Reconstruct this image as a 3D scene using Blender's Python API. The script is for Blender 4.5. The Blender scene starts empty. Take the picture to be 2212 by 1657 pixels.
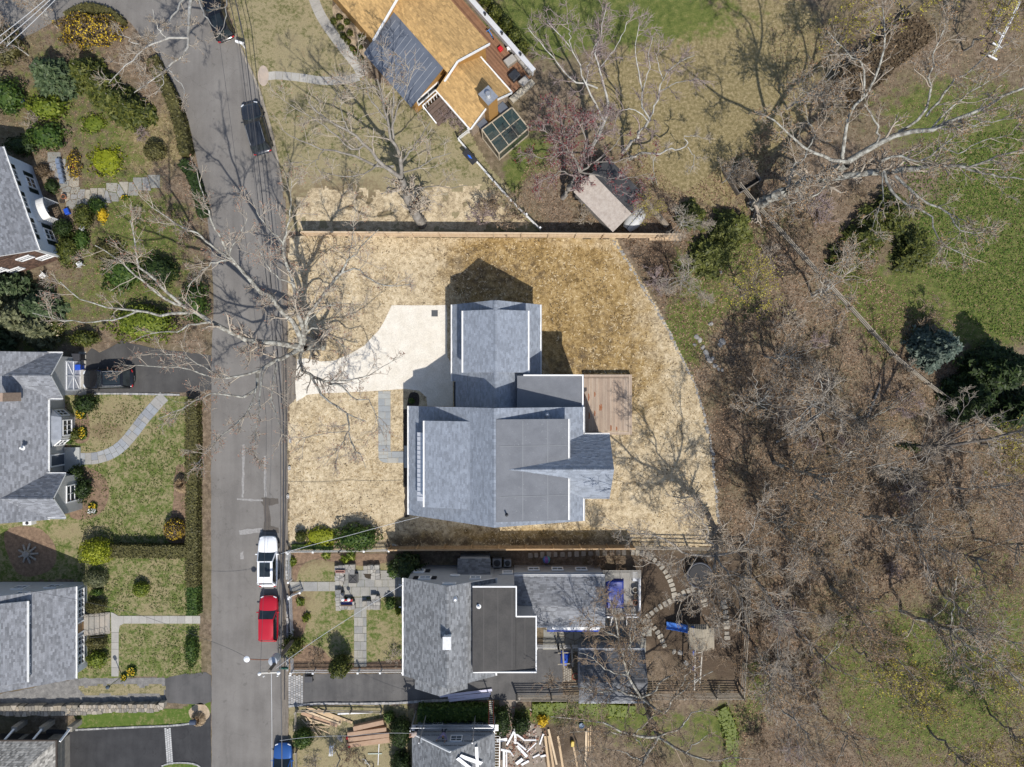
import bpy,math,random
import numpy as np
from mathutils import Vector,Matrix

scene = bpy.context.scene
C = scene.collection
# ------------------------------------------------------------------ camera
S,H,CX,CY = 0.044,70.0,1106.0,828.5      # metres per survey unit on the ground, flying height
def W(px,py,h=0.0):
 k = S * (H - h) / H
 return Vector(((px - CX) * k,(CY - py) * k,h))
cam_data = bpy.data.cameras.new("drone_camera")
cam = bpy.data.objects.new("drone_camera",cam_data)
C.objects.link(cam)
cam.location = (0,0,H)
cam.rotation_euler = (0,0,0)
cam_data.sensor_width = 36.0
cam_data.lens = 36.0 * H / (2212 * S)
cam_data.clip_end = 2000
scene.camera = cam
# ------------------------------------------------------------------ sky and sun
SUN_EL,SH = math.radians(52),Vector((-0.35,0.937))          # elevation, way the shadows fall
world = bpy.data.worlds.new("World"); scene.world = world; world.use_nodes = True
wn = world.node_tree
sky = wn.nodes.new("ShaderNodeTexSky"); sky.sky_type = 'NISHITA'; sky.sun_disc = False
sky.sun_elevation = SUN_EL; sky.sun_rotation = math.atan2(-SH.x,-SH.y)
wn.nodes["Background"].inputs[1].default_value = 0.12
wn.links.new(sky.outputs[0],wn.nodes["Background"].inputs[0])
sd = bpy.data.lights.new("sun",'SUN'); sd.energy = 4.0; sd.angle = math.radians(0.55); sd.color = (1.0,0.955,0.89)
sun = bpy.data.objects.new("sun",sd); C.objects.link(sun)
ldir = Vector((SH.x * math.cos(SUN_EL),SH.y * math.cos(SUN_EL),-math.sin(SUN_EL)))
sun.rotation_euler = ldir.to_track_quat('-Z','Y').to_euler(); sun.location = (0,0,90)
scene.view_settings.view_transform = 'Standard'; scene.view_settings.look = 'None'
scene.view_settings.gamma = 1.0; scene.view_settings.exposure = 0.28
scene.cycles.max_bounces = 5; scene.cycles.diffuse_bounces = 3; scene.cycles.transparent_max_bounces = 6

rnd = random.Random(7)
# ------------------------------------------------------------------ materials
MATS = {}
class NT:
 def __init__(s,name):
  s.m = bpy.data.materials.new(name); s.m.use_nodes = True
  s.t = s.m.node_tree; s.b = s.t.nodes["Principled BSDF"]
  s.pos = s.n("ShaderNodeNewGeometry").outputs[0]
 def n(s,t,**kw):
  nd = s.t.nodes.new(t)
  for k,v in kw.items(): setattr(nd,k,v)
  return nd
 def l(s,a,b): s.t.links.new(a,b)
 def noise(s,scale,detail=4,rough=.55,vec=None,dist=0.0):
  nd = s.n("ShaderNodeTexNoise"); nd.inputs["Scale"].default_value = scale
  nd.inputs["Detail"].default_value = detail; nd.inputs["Roughness"].default_value = rough
  nd.inputs["Distortion"].default_value = dist
  s.l(vec or s.pos,nd.inputs["Vector"]); return nd.outputs["Fac"]
 def ramp(s,fac,stops):
  r = s.n("ShaderNodeValToRGB"); e = r.color_ramp.elements
  while len(e) < len(stops): e.new(0.5)
  for k,(p,c) in enumerate(stops):
   e[k].position = p; e[k].color = (c,c,c,1) if isinstance(c,(int,float)) else (*c,1)
  s.l(fac,r.inputs[0]); return r.outputs[0]
 def mix(s,fac,a,b,typ='MIX'):
  m = s.n("ShaderNodeMix",data_type='RGBA',blend_type=typ)
  for sock,v in ((m.inputs[0],fac),(m.inputs[6],a),(m.inputs[7],b)):
   if isinstance(v,(int,float)): sock.default_value = v
   elif isinstance(v,tuple): sock.default_value = (*v,1)
   else: s.l(v,sock)
  return m.outputs[2]
 def math(s,op,a,b=0.0,clamp=False):
  m = s.n("ShaderNodeMath",operation=op,use_clamp=clamp)
  for sock,v in zip(m.inputs,(a,b)):
   if isinstance(v,(int,float)): sock.default_value = v
   else: s.l(v,sock)
  return m.outputs[0]
 def attr(s,name):
  a = s.n("ShaderNodeAttribute"); a.attribute_name = name; return a.outputs["Fac"]
 def bump(s,h,strength=.4,dist=.05):
  b = s.n("ShaderNodeBump"); b.inputs["Strength"].default_value = strength; b.inputs["Distance"].default_value = dist
  s.l(h,b.inputs["Height"]); s.l(b.outputs[0],s.b.inputs["Normal"])
 def col(s,c):
  if isinstance(c,tuple): s.b.inputs["Base Color"].default_value = (*c,1)
  else: s.l(c,s.b.inputs["Base Color"])
 def stretch(s,sx,sy,sz,rot=0.0):
  m = s.n("ShaderNodeMapping"); m.inputs["Scale"].default_value = (sx,sy,sz); m.inputs["Rotation"].default_value = (0,0,rot)
  s.l(s.pos,m.inputs["Vector"]); return m.outputs[0]

def mat(name,c,c2=None,scale=3.0,rough=.8,detail=5,bump=0.0,bscale=None,tone=0.0,metal=0.0,coat=0.0,spec=None,fine=0.0,lo=.35,hi=.65,stretch=None,two=False):
 """plain surface: two colours mixed by noise, per-face tone, fine grain, relief"""
 if name in MATS: return MATS[name]
 t = NT(name); vec = t.stretch(*stretch) if stretch else None
 col = c
 if c2 is not None:
  f = t.ramp(t.noise(scale,detail,.6,vec),[(lo,0.0),(hi,1.0)]); col = t.mix(f,c,c2)
 if fine:
  f = t.ramp(t.noise(max(scale * 9,14),3,.6,vec),[(.3,1 - fine),(.7,1 + fine)])
  col = t.mix(1.0,col,f,'MULTIPLY')
 if tone:
  a = t.attr("tone"); g = t.ramp(a,[(0.0,1 - tone),(1.0,1 + tone)])
  col = t.mix(1.0,col,g,'MULTIPLY')
 t.col(col); t.b.inputs["Roughness"].default_value = rough; t.b.inputs["Metallic"].default_value = metal
 t.b.inputs["Coat Weight"].default_value = coat; t.b.inputs["Coat Roughness"].default_value = .05
 if spec is not None: t.b.inputs["Specular IOR Level"].default_value = spec
 if bump: t.bump(t.noise(bscale or scale * 4,4,.6,vec),bump,.04)
 MATS[name] = t.m; return t.m

def siding(name,c,pitch=.13,horiz=True,c2=None):
 """lapped boards: relief lines running level round the wall"""
 if name in MATS: return MATS[name]
 t = NT(name); w = t.n("ShaderNodeTexWave",wave_type='BANDS',bands_direction='Z' if horiz else 'X',wave_profile='SAW')
 w.inputs["Scale"].default_value = .314 / pitch
 w.inputs["Distortion"].default_value = .05
 t.l(t.pos,w.inputs["Vector"])
 n = t.noise(2.5,5)
 col = t.mix(t.ramp(n,[(.3,0.0),(.7,1.0)]),c,c2 or tuple(min(1,x * .86) for x in c))
 t.col(col); t.b.inputs["Roughness"].default_value = .7; t.bump(w.outputs["Fac"],.5,.03)
 MATS[name] = t.m; return t.m

def leafmat(name,dark,mid,light,rough=.55,trans=.25):
 if name in MATS: return MATS[name]
 t = NT(name); a = t.attr("tone")
 f = t.math('ADD',t.math('MULTIPLY',a,.7),t.math('MULTIPLY',t.noise(1.3,2),.3))
 col = t.ramp(f,[(.15,dark),(.5,mid),(.85,light)])
 t.col(col); t.b.inputs["Roughness"].default_value = rough; t.b.inputs["Specular IOR Level"].default_value = .3
 tr = t.n("ShaderNodeBsdfTranslucent"); t.l(col,tr.inputs[0])
 mx = t.n("ShaderNodeMixShader"); mx.inputs[0].default_value = trans
 t.l(t.b.outputs[0],mx.inputs[1]); t.l(tr.outputs[0],mx.inputs[2])
 t.l(mx.outputs[0],t.t.nodes["Material Output"].inputs[0])
 MATS[name] = t.m; return t.m

def glass(name="window_glass",c=(.02,.025,.03),rough=.06):
 if name in MATS: return MATS[name]
 t = NT(name); t.col(t.mix(t.ramp(t.noise(.9,2),[(.35,0.0),(.65,1.0)]),c,tuple(x * 2.2 for x in c)))
 t.b.inputs["Roughness"].default_value = rough; t.b.inputs["Specular IOR Level"].default_value = .6
 MATS[name] = t.m; return t.m

# ------------------------------------------------------------------ mesh helpers
LOC = {}
def tag(o,label=None,cat=None,group=None,kind=None):
 if label: o["label"] = label
 if cat: o["category"] = cat
 if group: o["group"] = group
 if kind: o["kind"] = kind
 return o
def thing(name,label,cat,loc=(0,0,0),group=None,rotz=0.0):
 o = bpy.data.objects.new(name,None); C.objects.link(o); o.location = loc; o.rotation_euler = (0,0,rotz)
 o.empty_display_size = .3; LOC[o.name] = Vector(loc); return tag(o,label,cat,group)

def mesh_np(name,V,F,m,parent=None,n=4,tone=None,smooth=False,local=False,extra=None):
 """V (N,3) array, F (K,n) index array -> one mesh object"""
 V = np.asarray(V,dtype=np.float32); F = np.asarray(F,dtype=np.int32)
 off = Vector((0,0,0))
 if parent is not None and not local: off = LOC.get(parent.name,Vector((0,0,0)))
 elif parent is None and not local and len(V):
  lo,hi = V.min(0),V.max(0); off = Vector((float(lo[0] + hi[0]) / 2,float(lo[1] + hi[1]) / 2,float(lo[2])))
 V = V - np.array(off[:],dtype=np.float32)
 me = bpy.data.meshes.new(name)
 me.vertices.add(len(V)); me.vertices.foreach_set("co",V.ravel())
 k = F.shape[1] if len(F) else n
 me.loops.add(F.size); me.loops.foreach_set("vertex_index",F.ravel())
 me.polygons.add(len(F)); me.polygons.foreach_set("loop_start",np.arange(0,F.size,k,dtype=np.int32))
 me.polygons.foreach_set("loop_total",np.full(len(F),k,dtype=np.int32))
 if smooth: me.polygons.foreach_set("use_smooth",np.ones(len(F),dtype=bool))
 me.update(calc_edges=True)
 if tone is not None:
  a = me.attributes.new("tone",'FLOAT','FACE'); a.data.foreach_set("value",np.asarray(tone,dtype=np.float32))
 for nm,arr in (extra or {}).items():
  a = me.attributes.new(nm,'FLOAT','POINT'); a.data.foreach_set("value",np.asarray(arr,dtype=np.float32))
 me.materials.append(m)
 o = bpy.data.objects.new(name,me); C.objects.link(o)
 if parent is not None:
  o.parent = parent; LOC[o.name] = LOC.get(parent.name,Vector((0,0,0))) if not local else Vector((0,0,0))
 else:
  o.location = off; LOC[o.name] = off.copy()
 return o

class MB:
 def __init__(s): s.v,s.f,s.t,s.mi = [],[],[],[]
 def add(s,vs,fs,tone=.5,mi=0):
  b = len(s.v); s.v += [tuple(v) for v in vs]
  for f in fs: s.f.append(tuple(b + i for i in f)); s.t.append(tone); s.mi.append(mi)
  return s
 def prism(s,poly,z0,z1,tone=.5,mi=0,zf=None):
  """poly: (x,y) outline; extruded from z0 to z1"""
  n = len(poly); a = sum(poly[i][0] * poly[(i + 1) % n][1] - poly[(i + 1) % n][0] * poly[i][1] for i in range(n))
  if a < 0: poly = poly[::-1]
  vs = [(p[0],p[1],z0) for p in poly] + [(p[0],p[1],z1) for p in poly]
  fs = [tuple(range(n))[::-1],tuple(range(n,2 * n))] + [(i,(i + 1) % n,n + (i + 1) % n,n + i) for i in range(n)]
  return s.add(vs,fs,tone,mi)
 def box(s,c,d,rz=0.0,tone=.5,mi=0,tilt=None):
  x,y,z = d[0] / 2,d[1] / 2,d[2] / 2
  vs = [Vector((a * x,b * y,e * z)) for e in (-1,1) for a,b in ((-1,-1),(1,-1),(1,1),(-1,1))]
  M = Matrix.Rotation(rz,3,'Z')
  if tilt is not None: M = M @ tilt
  vs = [M @ v + Vector(c) for v in vs]
  return s.add(vs,[(3,2,1,0),(4,5,6,7),(0,1,5,4),(1,2,6,5),(2,3,7,6),(3,0,4,7)],tone,mi)
 def beam(s,p,q,w,h,tone=.5,mi=0,up=(0,0,1)):
  """bar from p to q, w wide across, h deep"""
  p,q = Vector(p),Vector(q); d = (q - p).normalized(); u = Vector(up)
  if abs(d.dot(u)) > .98: u = Vector((1,0,0))
  a = d.cross(u).normalized(); b = a.cross(d).normalized()
  vs = [e + a * (i * w / 2) + b * (j * h / 2) for e in (p,q) for i,j in ((-1,-1),(1,-1),(1,1),(-1,1))]
  return s.add(vs,[(0,1,2,3),(7,6,5,4),(1,0,4,5),(2,1,5,6),(3,2,6,7),(0,3,7,4)],tone,mi)
 def tube(s,pts,rads,n=8,tone=.5,mi=0,cap=True):
  pts = [Vector(p) for p in pts]
  if isinstance(rads,(int,float)): rads = [rads] * len(pts)
  b = len(s.v); u = None
  for i,p in enumerate(pts):
   d = (pts[min(i + 1,len(pts) - 1)] - pts[max(i - 1,0)]).normalized()
   if u is None or abs(u.dot(d)) > .95: u = Vector((0,0,1)) if abs(d.z) < .9 else Vector((1,0,0))
   a = d.cross(u).normalized(); c = a.cross(d).normalized(); u = c
   for k in range(n):
    t = 2 * math.pi * k / n; s.v.append(tuple(p + (a * math.cos(t) + c * math.sin(t)) * rads[i]))
  for i in range(len(pts) - 1):
   for k in range(n):
    s.f.append((b + i * n + k,b + i * n + (k + 1) % n,b + (i + 1) * n + (k + 1) % n,b + (i + 1) * n + k)); s.t.append(tone); s.mi.append(mi)
  if cap:
   e = b + (len(pts) - 1) * n
   s.f.append(tuple(b + k for k in range(n))[::-1]); s.f.append(tuple(e + k for k in range(n))); s.t += [tone,tone]; s.mi += [mi,mi]
  return s
 def lathe(s,c,prof,n=14,tone=.5,mi=0):
  """prof: (radius, z) rings round a vertical axis at c"""
  b = len(s.v); c = Vector(c)
  for r,z in prof:
   for k in range(n):
    t = 2 * math.pi * k / n; s.v.append((c.x + r * math.cos(t),c.y + r * math.sin(t),c.z + z))
  for i in range(len(prof) - 1):
   for k in range(n):
    s.f.append((b + i * n + k,b + i * n + (k + 1) % n,b + (i + 1) * n + (k + 1) % n,b + (i + 1) * n + k)); s.t.append(tone); s.mi.append(mi)
  e = b + (len(prof) - 1) * n
  s.f.append(tuple(b + k for k in range(n))[::-1]); s.f.append(tuple(e + k for k in range(n))); s.t += [tone,tone]; s.mi += [mi,mi]
  return s
 def build(s,name,m,parent=None,local=False,smooth=False,bevel=0.0):
  off = Vector((0,0,0))
  if parent is not None and not local: off = LOC.get(parent.name,off)
  elif parent is None and not local:
   xs,ys,zs = zip(*s.v); off = Vector(((min(xs) + max(xs)) / 2,(min(ys) + max(ys)) / 2,min(zs)))
  me = bpy.data.meshes.new(name)
  me.from_pydata([(v[0] - off.x,v[1] - off.y,v[2] - off.z) for v in s.v],[],s.f); me.update()
  a = me.attributes.new("tone",'FLOAT','FACE'); a.data.foreach_set("value",s.t)
  for mm in (m if isinstance(m,(list,tuple)) else [m]): me.materials.append(mm)
  if any(s.mi): me.polygons.foreach_set("material_index",s.mi)
  if smooth: me.polygons.foreach_set("use_smooth",[True] * len(s.f))
  o = bpy.data.objects.new(name,me); C.objects.link(o)
  if parent is not None:
   o.parent = parent; LOC[o.name] = LOC.get(parent.name,Vector()) if not local else Vector()
  else: o.location = off; LOC[o.name] = off.copy()
  if bevel:
   md = o.modifiers.new("edge",'BEVEL'); md.width = bevel; md.segments = 2; md.limit_method = 'ANGLE'
  return o

def copy_tree(o,parent=None):
 c = o.copy(); C.objects.link(c); c.parent = parent
 for ch in o.children: copy_tree(ch,c)
 return c
def inst(src,name,parent,loc,rz=0.0,sc=(1,1,1)):
 """one more piece that shares src's mesh"""
 o = bpy.data.objects.new(name,src.data); C.objects.link(o); o.parent = parent
 off = LOC.get(parent.name,Vector()) if parent is not None else Vector()
 o.location = Vector(loc) - off; o.rotation_euler = (0,0,rz); o.scale = sc; return o

def catmull(pts,n=6,closed=False):
 P = [Vector(p) for p in pts]; out = []; L = len(P)
 rng = range(L if closed else L - 1)
 for i in rng:
  p0,p1,p2,p3 = (P[(i - 1) % L],P[i],P[(i + 1) % L],P[(i + 2) % L]) if closed else (P[max(i - 1,0)],P[i],P[min(i + 1,L - 1)],P[min(i + 2,L - 1)])
  for k in range(n):
   t = k / n
   out.append(.5 * ((2 * p1) + (-p0 + p2) * t + (2 * p0 - 5 * p1 + 4 * p2 - p3) * t * t + (-p0 + 3 * p1 - 3 * p2 + p3) * t ** 3))
 if not closed: out.append(P[-1])
 return out
def G(pts): return [(W(x,y).x,W(x,y).y) for x,y in pts]
def inside(poly,X,Y):
 """even-odd test of arrays X, Y in a polygon"""
 r = np.zeros(X.shape,bool); n = len(poly)
 for i in range(n):
  x1,y1 = poly[i][:2]; x2,y2 = poly[(i + 1) % n][:2]
  if y1 == y2: continue
  c = ((y1 > Y) != (y2 > Y)) & (X < (x2 - x1) * (Y - y1) / (y2 - y1) + x1); r ^= c
 return r
def sheet(name,poly,z,m,wob=0.0,step=.6,kind="structure",seed=1,parent=None,thick=.0):
 """flat region with a slightly ragged outline"""
 out = []; n = len(poly); rg = random.Random(seed)
 for i in range(n):
  p,q = Vector(poly[i]).to_2d(),Vector(poly[(i + 1) % n]).to_2d(); L = (q - p).length
  k = max(1,int(L / step)) if wob else 1
  d = (q - p) / max(L,1e-6); nn = Vector((-d.y,d.x))
  for j in range(k):
   v = p + (q - p) * (j / k)
   if wob and j: v = v + nn * rg.gauss(0,wob)
   out.append((v.x,v.y))
 mb = MB(); a = sum(out[i][0] * out[(i + 1) % len(out)][1] - out[(i + 1) % len(out)][0] * out[i][1] for i in range(len(out)))
 if a < 0: out = out[::-1]
 if thick: mb.prism(out,z - thick,z)
 else: mb.add([(x,y,z) for x,y in out],[tuple(range(len(out)))])
 o = mb.build(name,m,parent)
 if kind and parent is None: o["kind"] = kind
 return o
# ================================================================== ground and setting
def ell(X,Y,lst):
 """soft sum of ellipses given in survey units"""
 r = np.zeros(X.shape)
 for px,py,rx,ry,s in lst:
  c = W(px,py); d = ((X - c.x) / (rx * S)) ** 2 + ((Y - c.y) / (ry * S)) ** 2
  r += s * np.exp(-d * 1.1)
 return np.clip(r,0,1)
def vnoise(X,Y,sc,seed=0,oct=3):
 """cheap smooth value noise"""
 r = np.zeros(X.shape); amp = 1.0; tot = 0
 for o in range(oct):
  rg = np.random.RandomState(seed + o * 17); T = rg.rand(64,64)
  x,y = X / sc * 2 ** o + 1000,Y / sc * 2 ** o + 1000
  xi,yi = np.floor(x).astype(int),np.floor(y).astype(int); fx,fy = x - xi,y - yi
  fx,fy = fx * fx * (3 - 2 * fx),fy * fy * (3 - 2 * fy)
  g = lambda a,b: T[a % 64,b % 64]
  r += amp * (g(xi,yi) * (1 - fx) * (1 - fy) + g(xi + 1,yi) * fx * (1 - fy) + g(xi,yi + 1) * (1 - fx) * fy + g(xi + 1,yi + 1) * fx * fy)
  tot += amp; amp *= .5
 return r / tot
def gridsheet(name,poly,z,m,res,attrs,relief=.0,seed=1,ragged=0.0,kind="structure"):
 """sheet of small cells inside an outline, with soil/growth maps on its points"""
 xs,ys = [p[0] for p in poly],[p[1] for p in poly]
 gx = np.arange(min(xs),max(xs) + res,res); gy = np.arange(min(ys),max(ys) + res,res)
 X,Y = np.meshgrid(gx,gy)
 xc,yc = X[:-1,:-1] + res / 2,Y[:-1,:-1] + res / 2
 if ragged:
  xc = xc + (vnoise(xc,yc,.8,seed) - .5) * ragged * 2; yc = yc + (vnoise(xc,yc,.8,seed + 5) - .5) * ragged * 2
 keep = inside(poly,xc,yc)
 nx = len(gx); j,i = np.nonzero(keep); a = j * nx + i
 F = np.stack([a,a + 1,a + nx + 1,a + nx],1)
 Z = np.full(X.shape,z) + (vnoise(X,Y,.9,seed + 3) * relief if relief else 0)
 used = np.unique(F); remap = -np.ones(X.size,int); remap[used] = np.arange(len(used))
 V = np.stack([X.ravel(),Y.ravel(),Z.ravel()],1)[used]
 ex = {k: f(V[:,0],V[:,1]) for k,f in attrs.items()}
 o = mesh_np(name,V,remap[F],m,smooth=True,extra=ex)
 if kind: o["kind"] = kind
 return o

# ---- materials of the ground
def ground_material():
 t = NT("woodland_ground")
 big,mid,fine = t.noise(.35,4),t.noise(2.2,6,.65),t.noise(13,4,.7)
 lit = t.ramp(t.math('ADD',t.math('MULTIPLY',mid,.55),t.math('MULTIPLY',fine,.45)),
     [(.34,(.055,.040,.027)),(.46,(.13,.098,.068)),(.56,(.225,.172,.122)),(.68,(.37,.295,.22))])
 lit = t.mix(t.ramp(t.noise(.18,3),[(.45,0.0),(.7,.55)]),lit,(.14,.125,.06))
 def layer(attr,colr,base,s=.9):
  f = t.math('ADD',t.attr(attr),t.math('MULTIPLY',t.math('SUBTRACT',t.noise(1.1,6,.7),.5),1.5))
  f = t.math('ADD',f,t.math('MULTIPLY',t.math('SUBTRACT',fine,.5),.7))
  return t.mix(t.ramp(f,[(.38,0.0),(.62,s)]),base,colr)
 soil = t.ramp(fine,[(.3,(.05,.035,.024)),(.7,(.115,.085,.06))])
 dry = t.ramp(t.math('ADD',t.math('MULTIPLY',fine,.6),t.math('MULTIPLY',t.noise(3.5,5),.4)),
     [(.37,(.085,.072,.03)),(.47,(.19,.155,.07)),(.54,(.28,.225,.115)),(.64,(.43,.35,.22))])
 grn = t.ramp(t.math('ADD',t.math('MULTIPLY',fine,.6),t.math('MULTIPLY',t.noise(1.7,5),.4)),
     [(.36,(.028,.048,.009)),(.47,(.075,.108,.02)),(.56,(.14,.155,.04)),(.66,(.27,.23,.11))])
 c = layer("soil",soil,lit); c = layer("dry",dry,c); c = layer("green",grn,c)
 t.col(c); t.b.inputs["Roughness"].default_value = .95; t.b.inputs["Specular IOR Level"].default_value = .15
 t.bump(t.math('ADD',fine,mid),.8,.08); return t.m
def grass_material(name,g=(.06,.098,.02),g2=(.135,.155,.042),dry=(.34,.285,.16),bias=.0,dirt=(.16,.115,.07)):
 t = NT(name); fine = t.noise(16,4,.7); a = t.noise(.8,5,.65); b = t.noise(3.2,5,.65)
 grn = t.mix(t.ramp(t.math('ADD',t.math('MULTIPLY',fine,.5),t.math('MULTIPLY',b,.5)),[(.36,0.0),(.62,1.0)]),g,g2)
 dr = t.ramp(fine,[(.3,tuple(x * .55 for x in dry)),(.7,dry)])
 f = t.math('ADD',t.math('ADD',t.math('MULTIPLY',a,.6),t.math('MULTIPLY',b,.4)),t.math('MULTIPLY',t.attr("worn"),.35))
 f = t.math('ADD',f,t.math('MULTIPLY',t.math('SUBTRACT',fine,.5),.35))
 c = t.mix(t.ramp(f,[(.46 + bias,0.0),(.62 + bias,.95)]),grn,dr)
 c = t.mix(t.ramp(f,[(.7 + bias,0.0),(.86 + bias,.7)]),c,dirt)
 t.col(c); t.b.inputs["Roughness"].default_value = .95; t.b.inputs["Specular IOR Level"].default_value = .15
 t.bump(fine,.8,.06); MATS[name] = t.m; return t.m
def straw_material():
 t = NT("straw_covered_soil"); fine = t.noise(15,5,.72); a = t.noise(.55,5,.6); b = t.noise(2.4,6,.7,None,.6)
 mixn = t.math('ADD',t.math('MULTIPLY',fine,.42),t.math('ADD',t.math('MULTIPLY',a,.2),t.math('MULTIPLY',b,.38)))
 pale = t.ramp(mixn,[(.39,(.14,.105,.065)),(.455,(.33,.26,.165)),(.515,(.52,.42,.27)),(.61,(.70,.60,.43))])
 gold = t.ramp(mixn,[(.39,(.06,.038,.014)),(.455,(.19,.125,.05)),(.52,(.35,.24,.10)),(.63,(.56,.43,.24))])
 f = t.math('ADD',t.attr("gold"),t.math('MULTIPLY',t.math('SUBTRACT',t.noise(.9,4),.5),1.1))
 c = t.mix(t.ramp(f,[(.25,0.0),(.75,1.0)]),pale,gold)
 mud = t.ramp(fine,[(.3,(.06,.042,.026)),(.7,(.15,.11,.07))])
 f2 = t.math('ADD',t.math('ADD',t.attr("mud"),t.math('MULTIPLY',t.attr("gold"),.14)),t.math('MULTIPLY',t.math('SUBTRACT',t.noise(1.25,7,.72),.46),1.9))
 c = t.mix(t.ramp(f2,[(.34,0.0),(.75,.85)]),c,mud)
 t.col(c); t.b.inputs["Roughness"].default_value = .95; t.b.inputs["Specular IOR Level"].default_value = .15
 t.bump(t.math('ADD',fine,b),.9,.07); return t.m
def asphalt(name,c,c2,scale=.5,patch=.0):
 t = NT(name); n = t.noise(scale,6,.6); f = t.noise(40,3,.7); w = t.noise(1.0,4,.6,t.stretch(1.2,.12,1))
 col = t.mix(t.ramp(t.math('ADD',t.math('MULTIPLY',n,.6),t.math('MULTIPLY',w,.4)),[(.38,0.0),(.62,1.0)]),c,c2)
 col = t.mix(1.0,col,t.ramp(f,[(.3,.82),(.7,1.15)]),'MULTIPLY')
 st = t.ramp(t.noise(1.6,3,.5),[(.66,0.0),(.72,.35)])
 col = t.mix(st,col,tuple(x * .55 for x in c))
 v = t.n("ShaderNodeTexVoronoi",feature='DISTANCE_TO_EDGE'); v.inputs["Scale"].default_value = .22
 d = t.n("ShaderNodeVectorMath",operation='ADD'); nz = t.n("ShaderNodeTexNoise"); nz.inputs["Scale"].default_value = 1.3
 t.l(t.pos,nz.inputs["Vector"]); t.l(t.pos,d.inputs[0]); t.l(nz.outputs["Color"],d.inputs[1]); t.l(d.outputs[0],v.inputs["Vector"])
 col = t.mix(t.ramp(v.outputs["Distance"],[(.0015,.4),(.004,0.0)]),col,tuple(x * .4 for x in c))
 t.col(col); t.b.inputs["Roughness"].default_value = .9; t.b.inputs["Specular IOR Level"].default_value = .25
 t.bump(f,.35,.02); MATS[name] = t.m; return t.m

GREEN = [(1330,30,300,80,1.1),(1180,60,80,90,.6),(2120,610,170,140,1.5),(2060,250,220,110,.8),(2190,470,140,170,1.1),(2030,520,80,80,.5),
   (2020,1500,260,190,.85),(1860,1390,110,100,.5),(2150,1280,130,180,.5),(1480,700,50,130,1.0),(1585,520,70,90,.75),
   (1150,330,70,60,.8),(985,290,40,45,.9),(1110,400,30,60,.5),(90,210,120,90,.55),(240,330,120,140,.6),(300,600,170,150,.7),(60,700,120,100,.7),(330,480,120,70,.4),(160,90,140,60,.4),
   (1470,560,50,40,.3),(1180,1545,260,22,.9),(1400,1590,160,60,.55),(1560,1570,60,60,.6),(1640,1480,40,90,.6),(1900,700,60,120,.6),(1640,660,80,90,.5),(1850,640,50,60,.6),(1545,650,50,60,.45),(1700,470,60,60,.35),(1760,1000,60,60,.2)]
DRY = [(1560,250,120,210,1.15),(1660,70,170,100,.9),(1450,330,110,90,.8),(1340,200,150,120,.55),(1700,210,80,100,.7),(1430,130,120,90,.6),(300,280,90,80,.7),(280,350,60,60,.6),(300,470,130,60,.55),(60,230,60,60,.5),(380,300,30,90,.5),(2100,1150,100,80,.2)]
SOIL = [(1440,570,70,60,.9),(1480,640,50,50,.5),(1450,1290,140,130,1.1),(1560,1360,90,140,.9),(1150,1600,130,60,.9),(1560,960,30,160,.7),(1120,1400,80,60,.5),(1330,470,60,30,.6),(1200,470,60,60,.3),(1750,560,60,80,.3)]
gm = ground_material()
def ground():
 gx = np.arange(-56,56.01,.4); gy = np.arange(-44,44.01,.4); X,Y = np.meshgrid(gx,gy); nx = len(gx)
 Z = np.zeros(X.shape)
 a = (np.arange(len(gy) - 1)[:,None] * nx + np.arange(nx - 1)[None,:]).ravel()
 F = np.stack([a,a + 1,a + nx + 1,a + nx],1); V = np.stack([X.ravel(),Y.ravel(),Z.ravel()],1)
 # outer apron to the horizon
 xs = [-900,gx[0],gx[-1],900]; ys = [-900,gy[0],gy[-1],900]; b = len(V)
 V2 = np.array([(x,y,0) for y in ys for x in xs]); F2 = np.array([(b + j * 4 + i,b + j * 4 + i + 1,b + j * 4 + i + 5,b + j * 4 + i + 4) for j in range(3) for i in range(3) if not (i == 1 and j == 1)])
 V = np.concatenate([V,V2]); F = np.concatenate([F,F2])
 o = mesh_np("ground",V,F,gm,extra={"green": ell(V[:,0],V[:,1],GREEN),"dry": ell(V[:,0],V[:,1],DRY),"soil": ell(V[:,0],V[:,1],SOIL)})
 o["kind"] = "structure"; o["label"] = "leaf strewn ground under the bare woods"; return o
ground()

# ---- road
road_m = asphalt("worn_road_asphalt",(.145,.135,.124),(.195,.183,.168),.35)
west = [(457,1700),(457,1500),(457,1300),(456,1100),(456,900),(457,760),(461,680),(460,610),(450,489),(432,385),(421,325),(401,240),(382,198),(360,155),(338,112),(308,82),(270,38),(220,20),(160,24),(90,62),(0,108),(-120,160)]
east = [(-120,-60),(120,-110),(440,-90),(478,0),(502,64),(526,122),(555,186),(575,250),(590,305),(603,375),(612,430),(617,560),(619,700),(620,900),(620,1200),(621,1450),(622,1700)]
road_poly = G([tuple(p)[:2] for p in catmull([(x,y,0) for x,y in west],4)] + [tuple(p)[:2] for p in catmull([(x,y,0) for x,y in east],4)])
tag(sheet("road",road_poly,.012,road_m,.03,.5),"grey asphalt street running past the straw covered yard")
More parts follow.
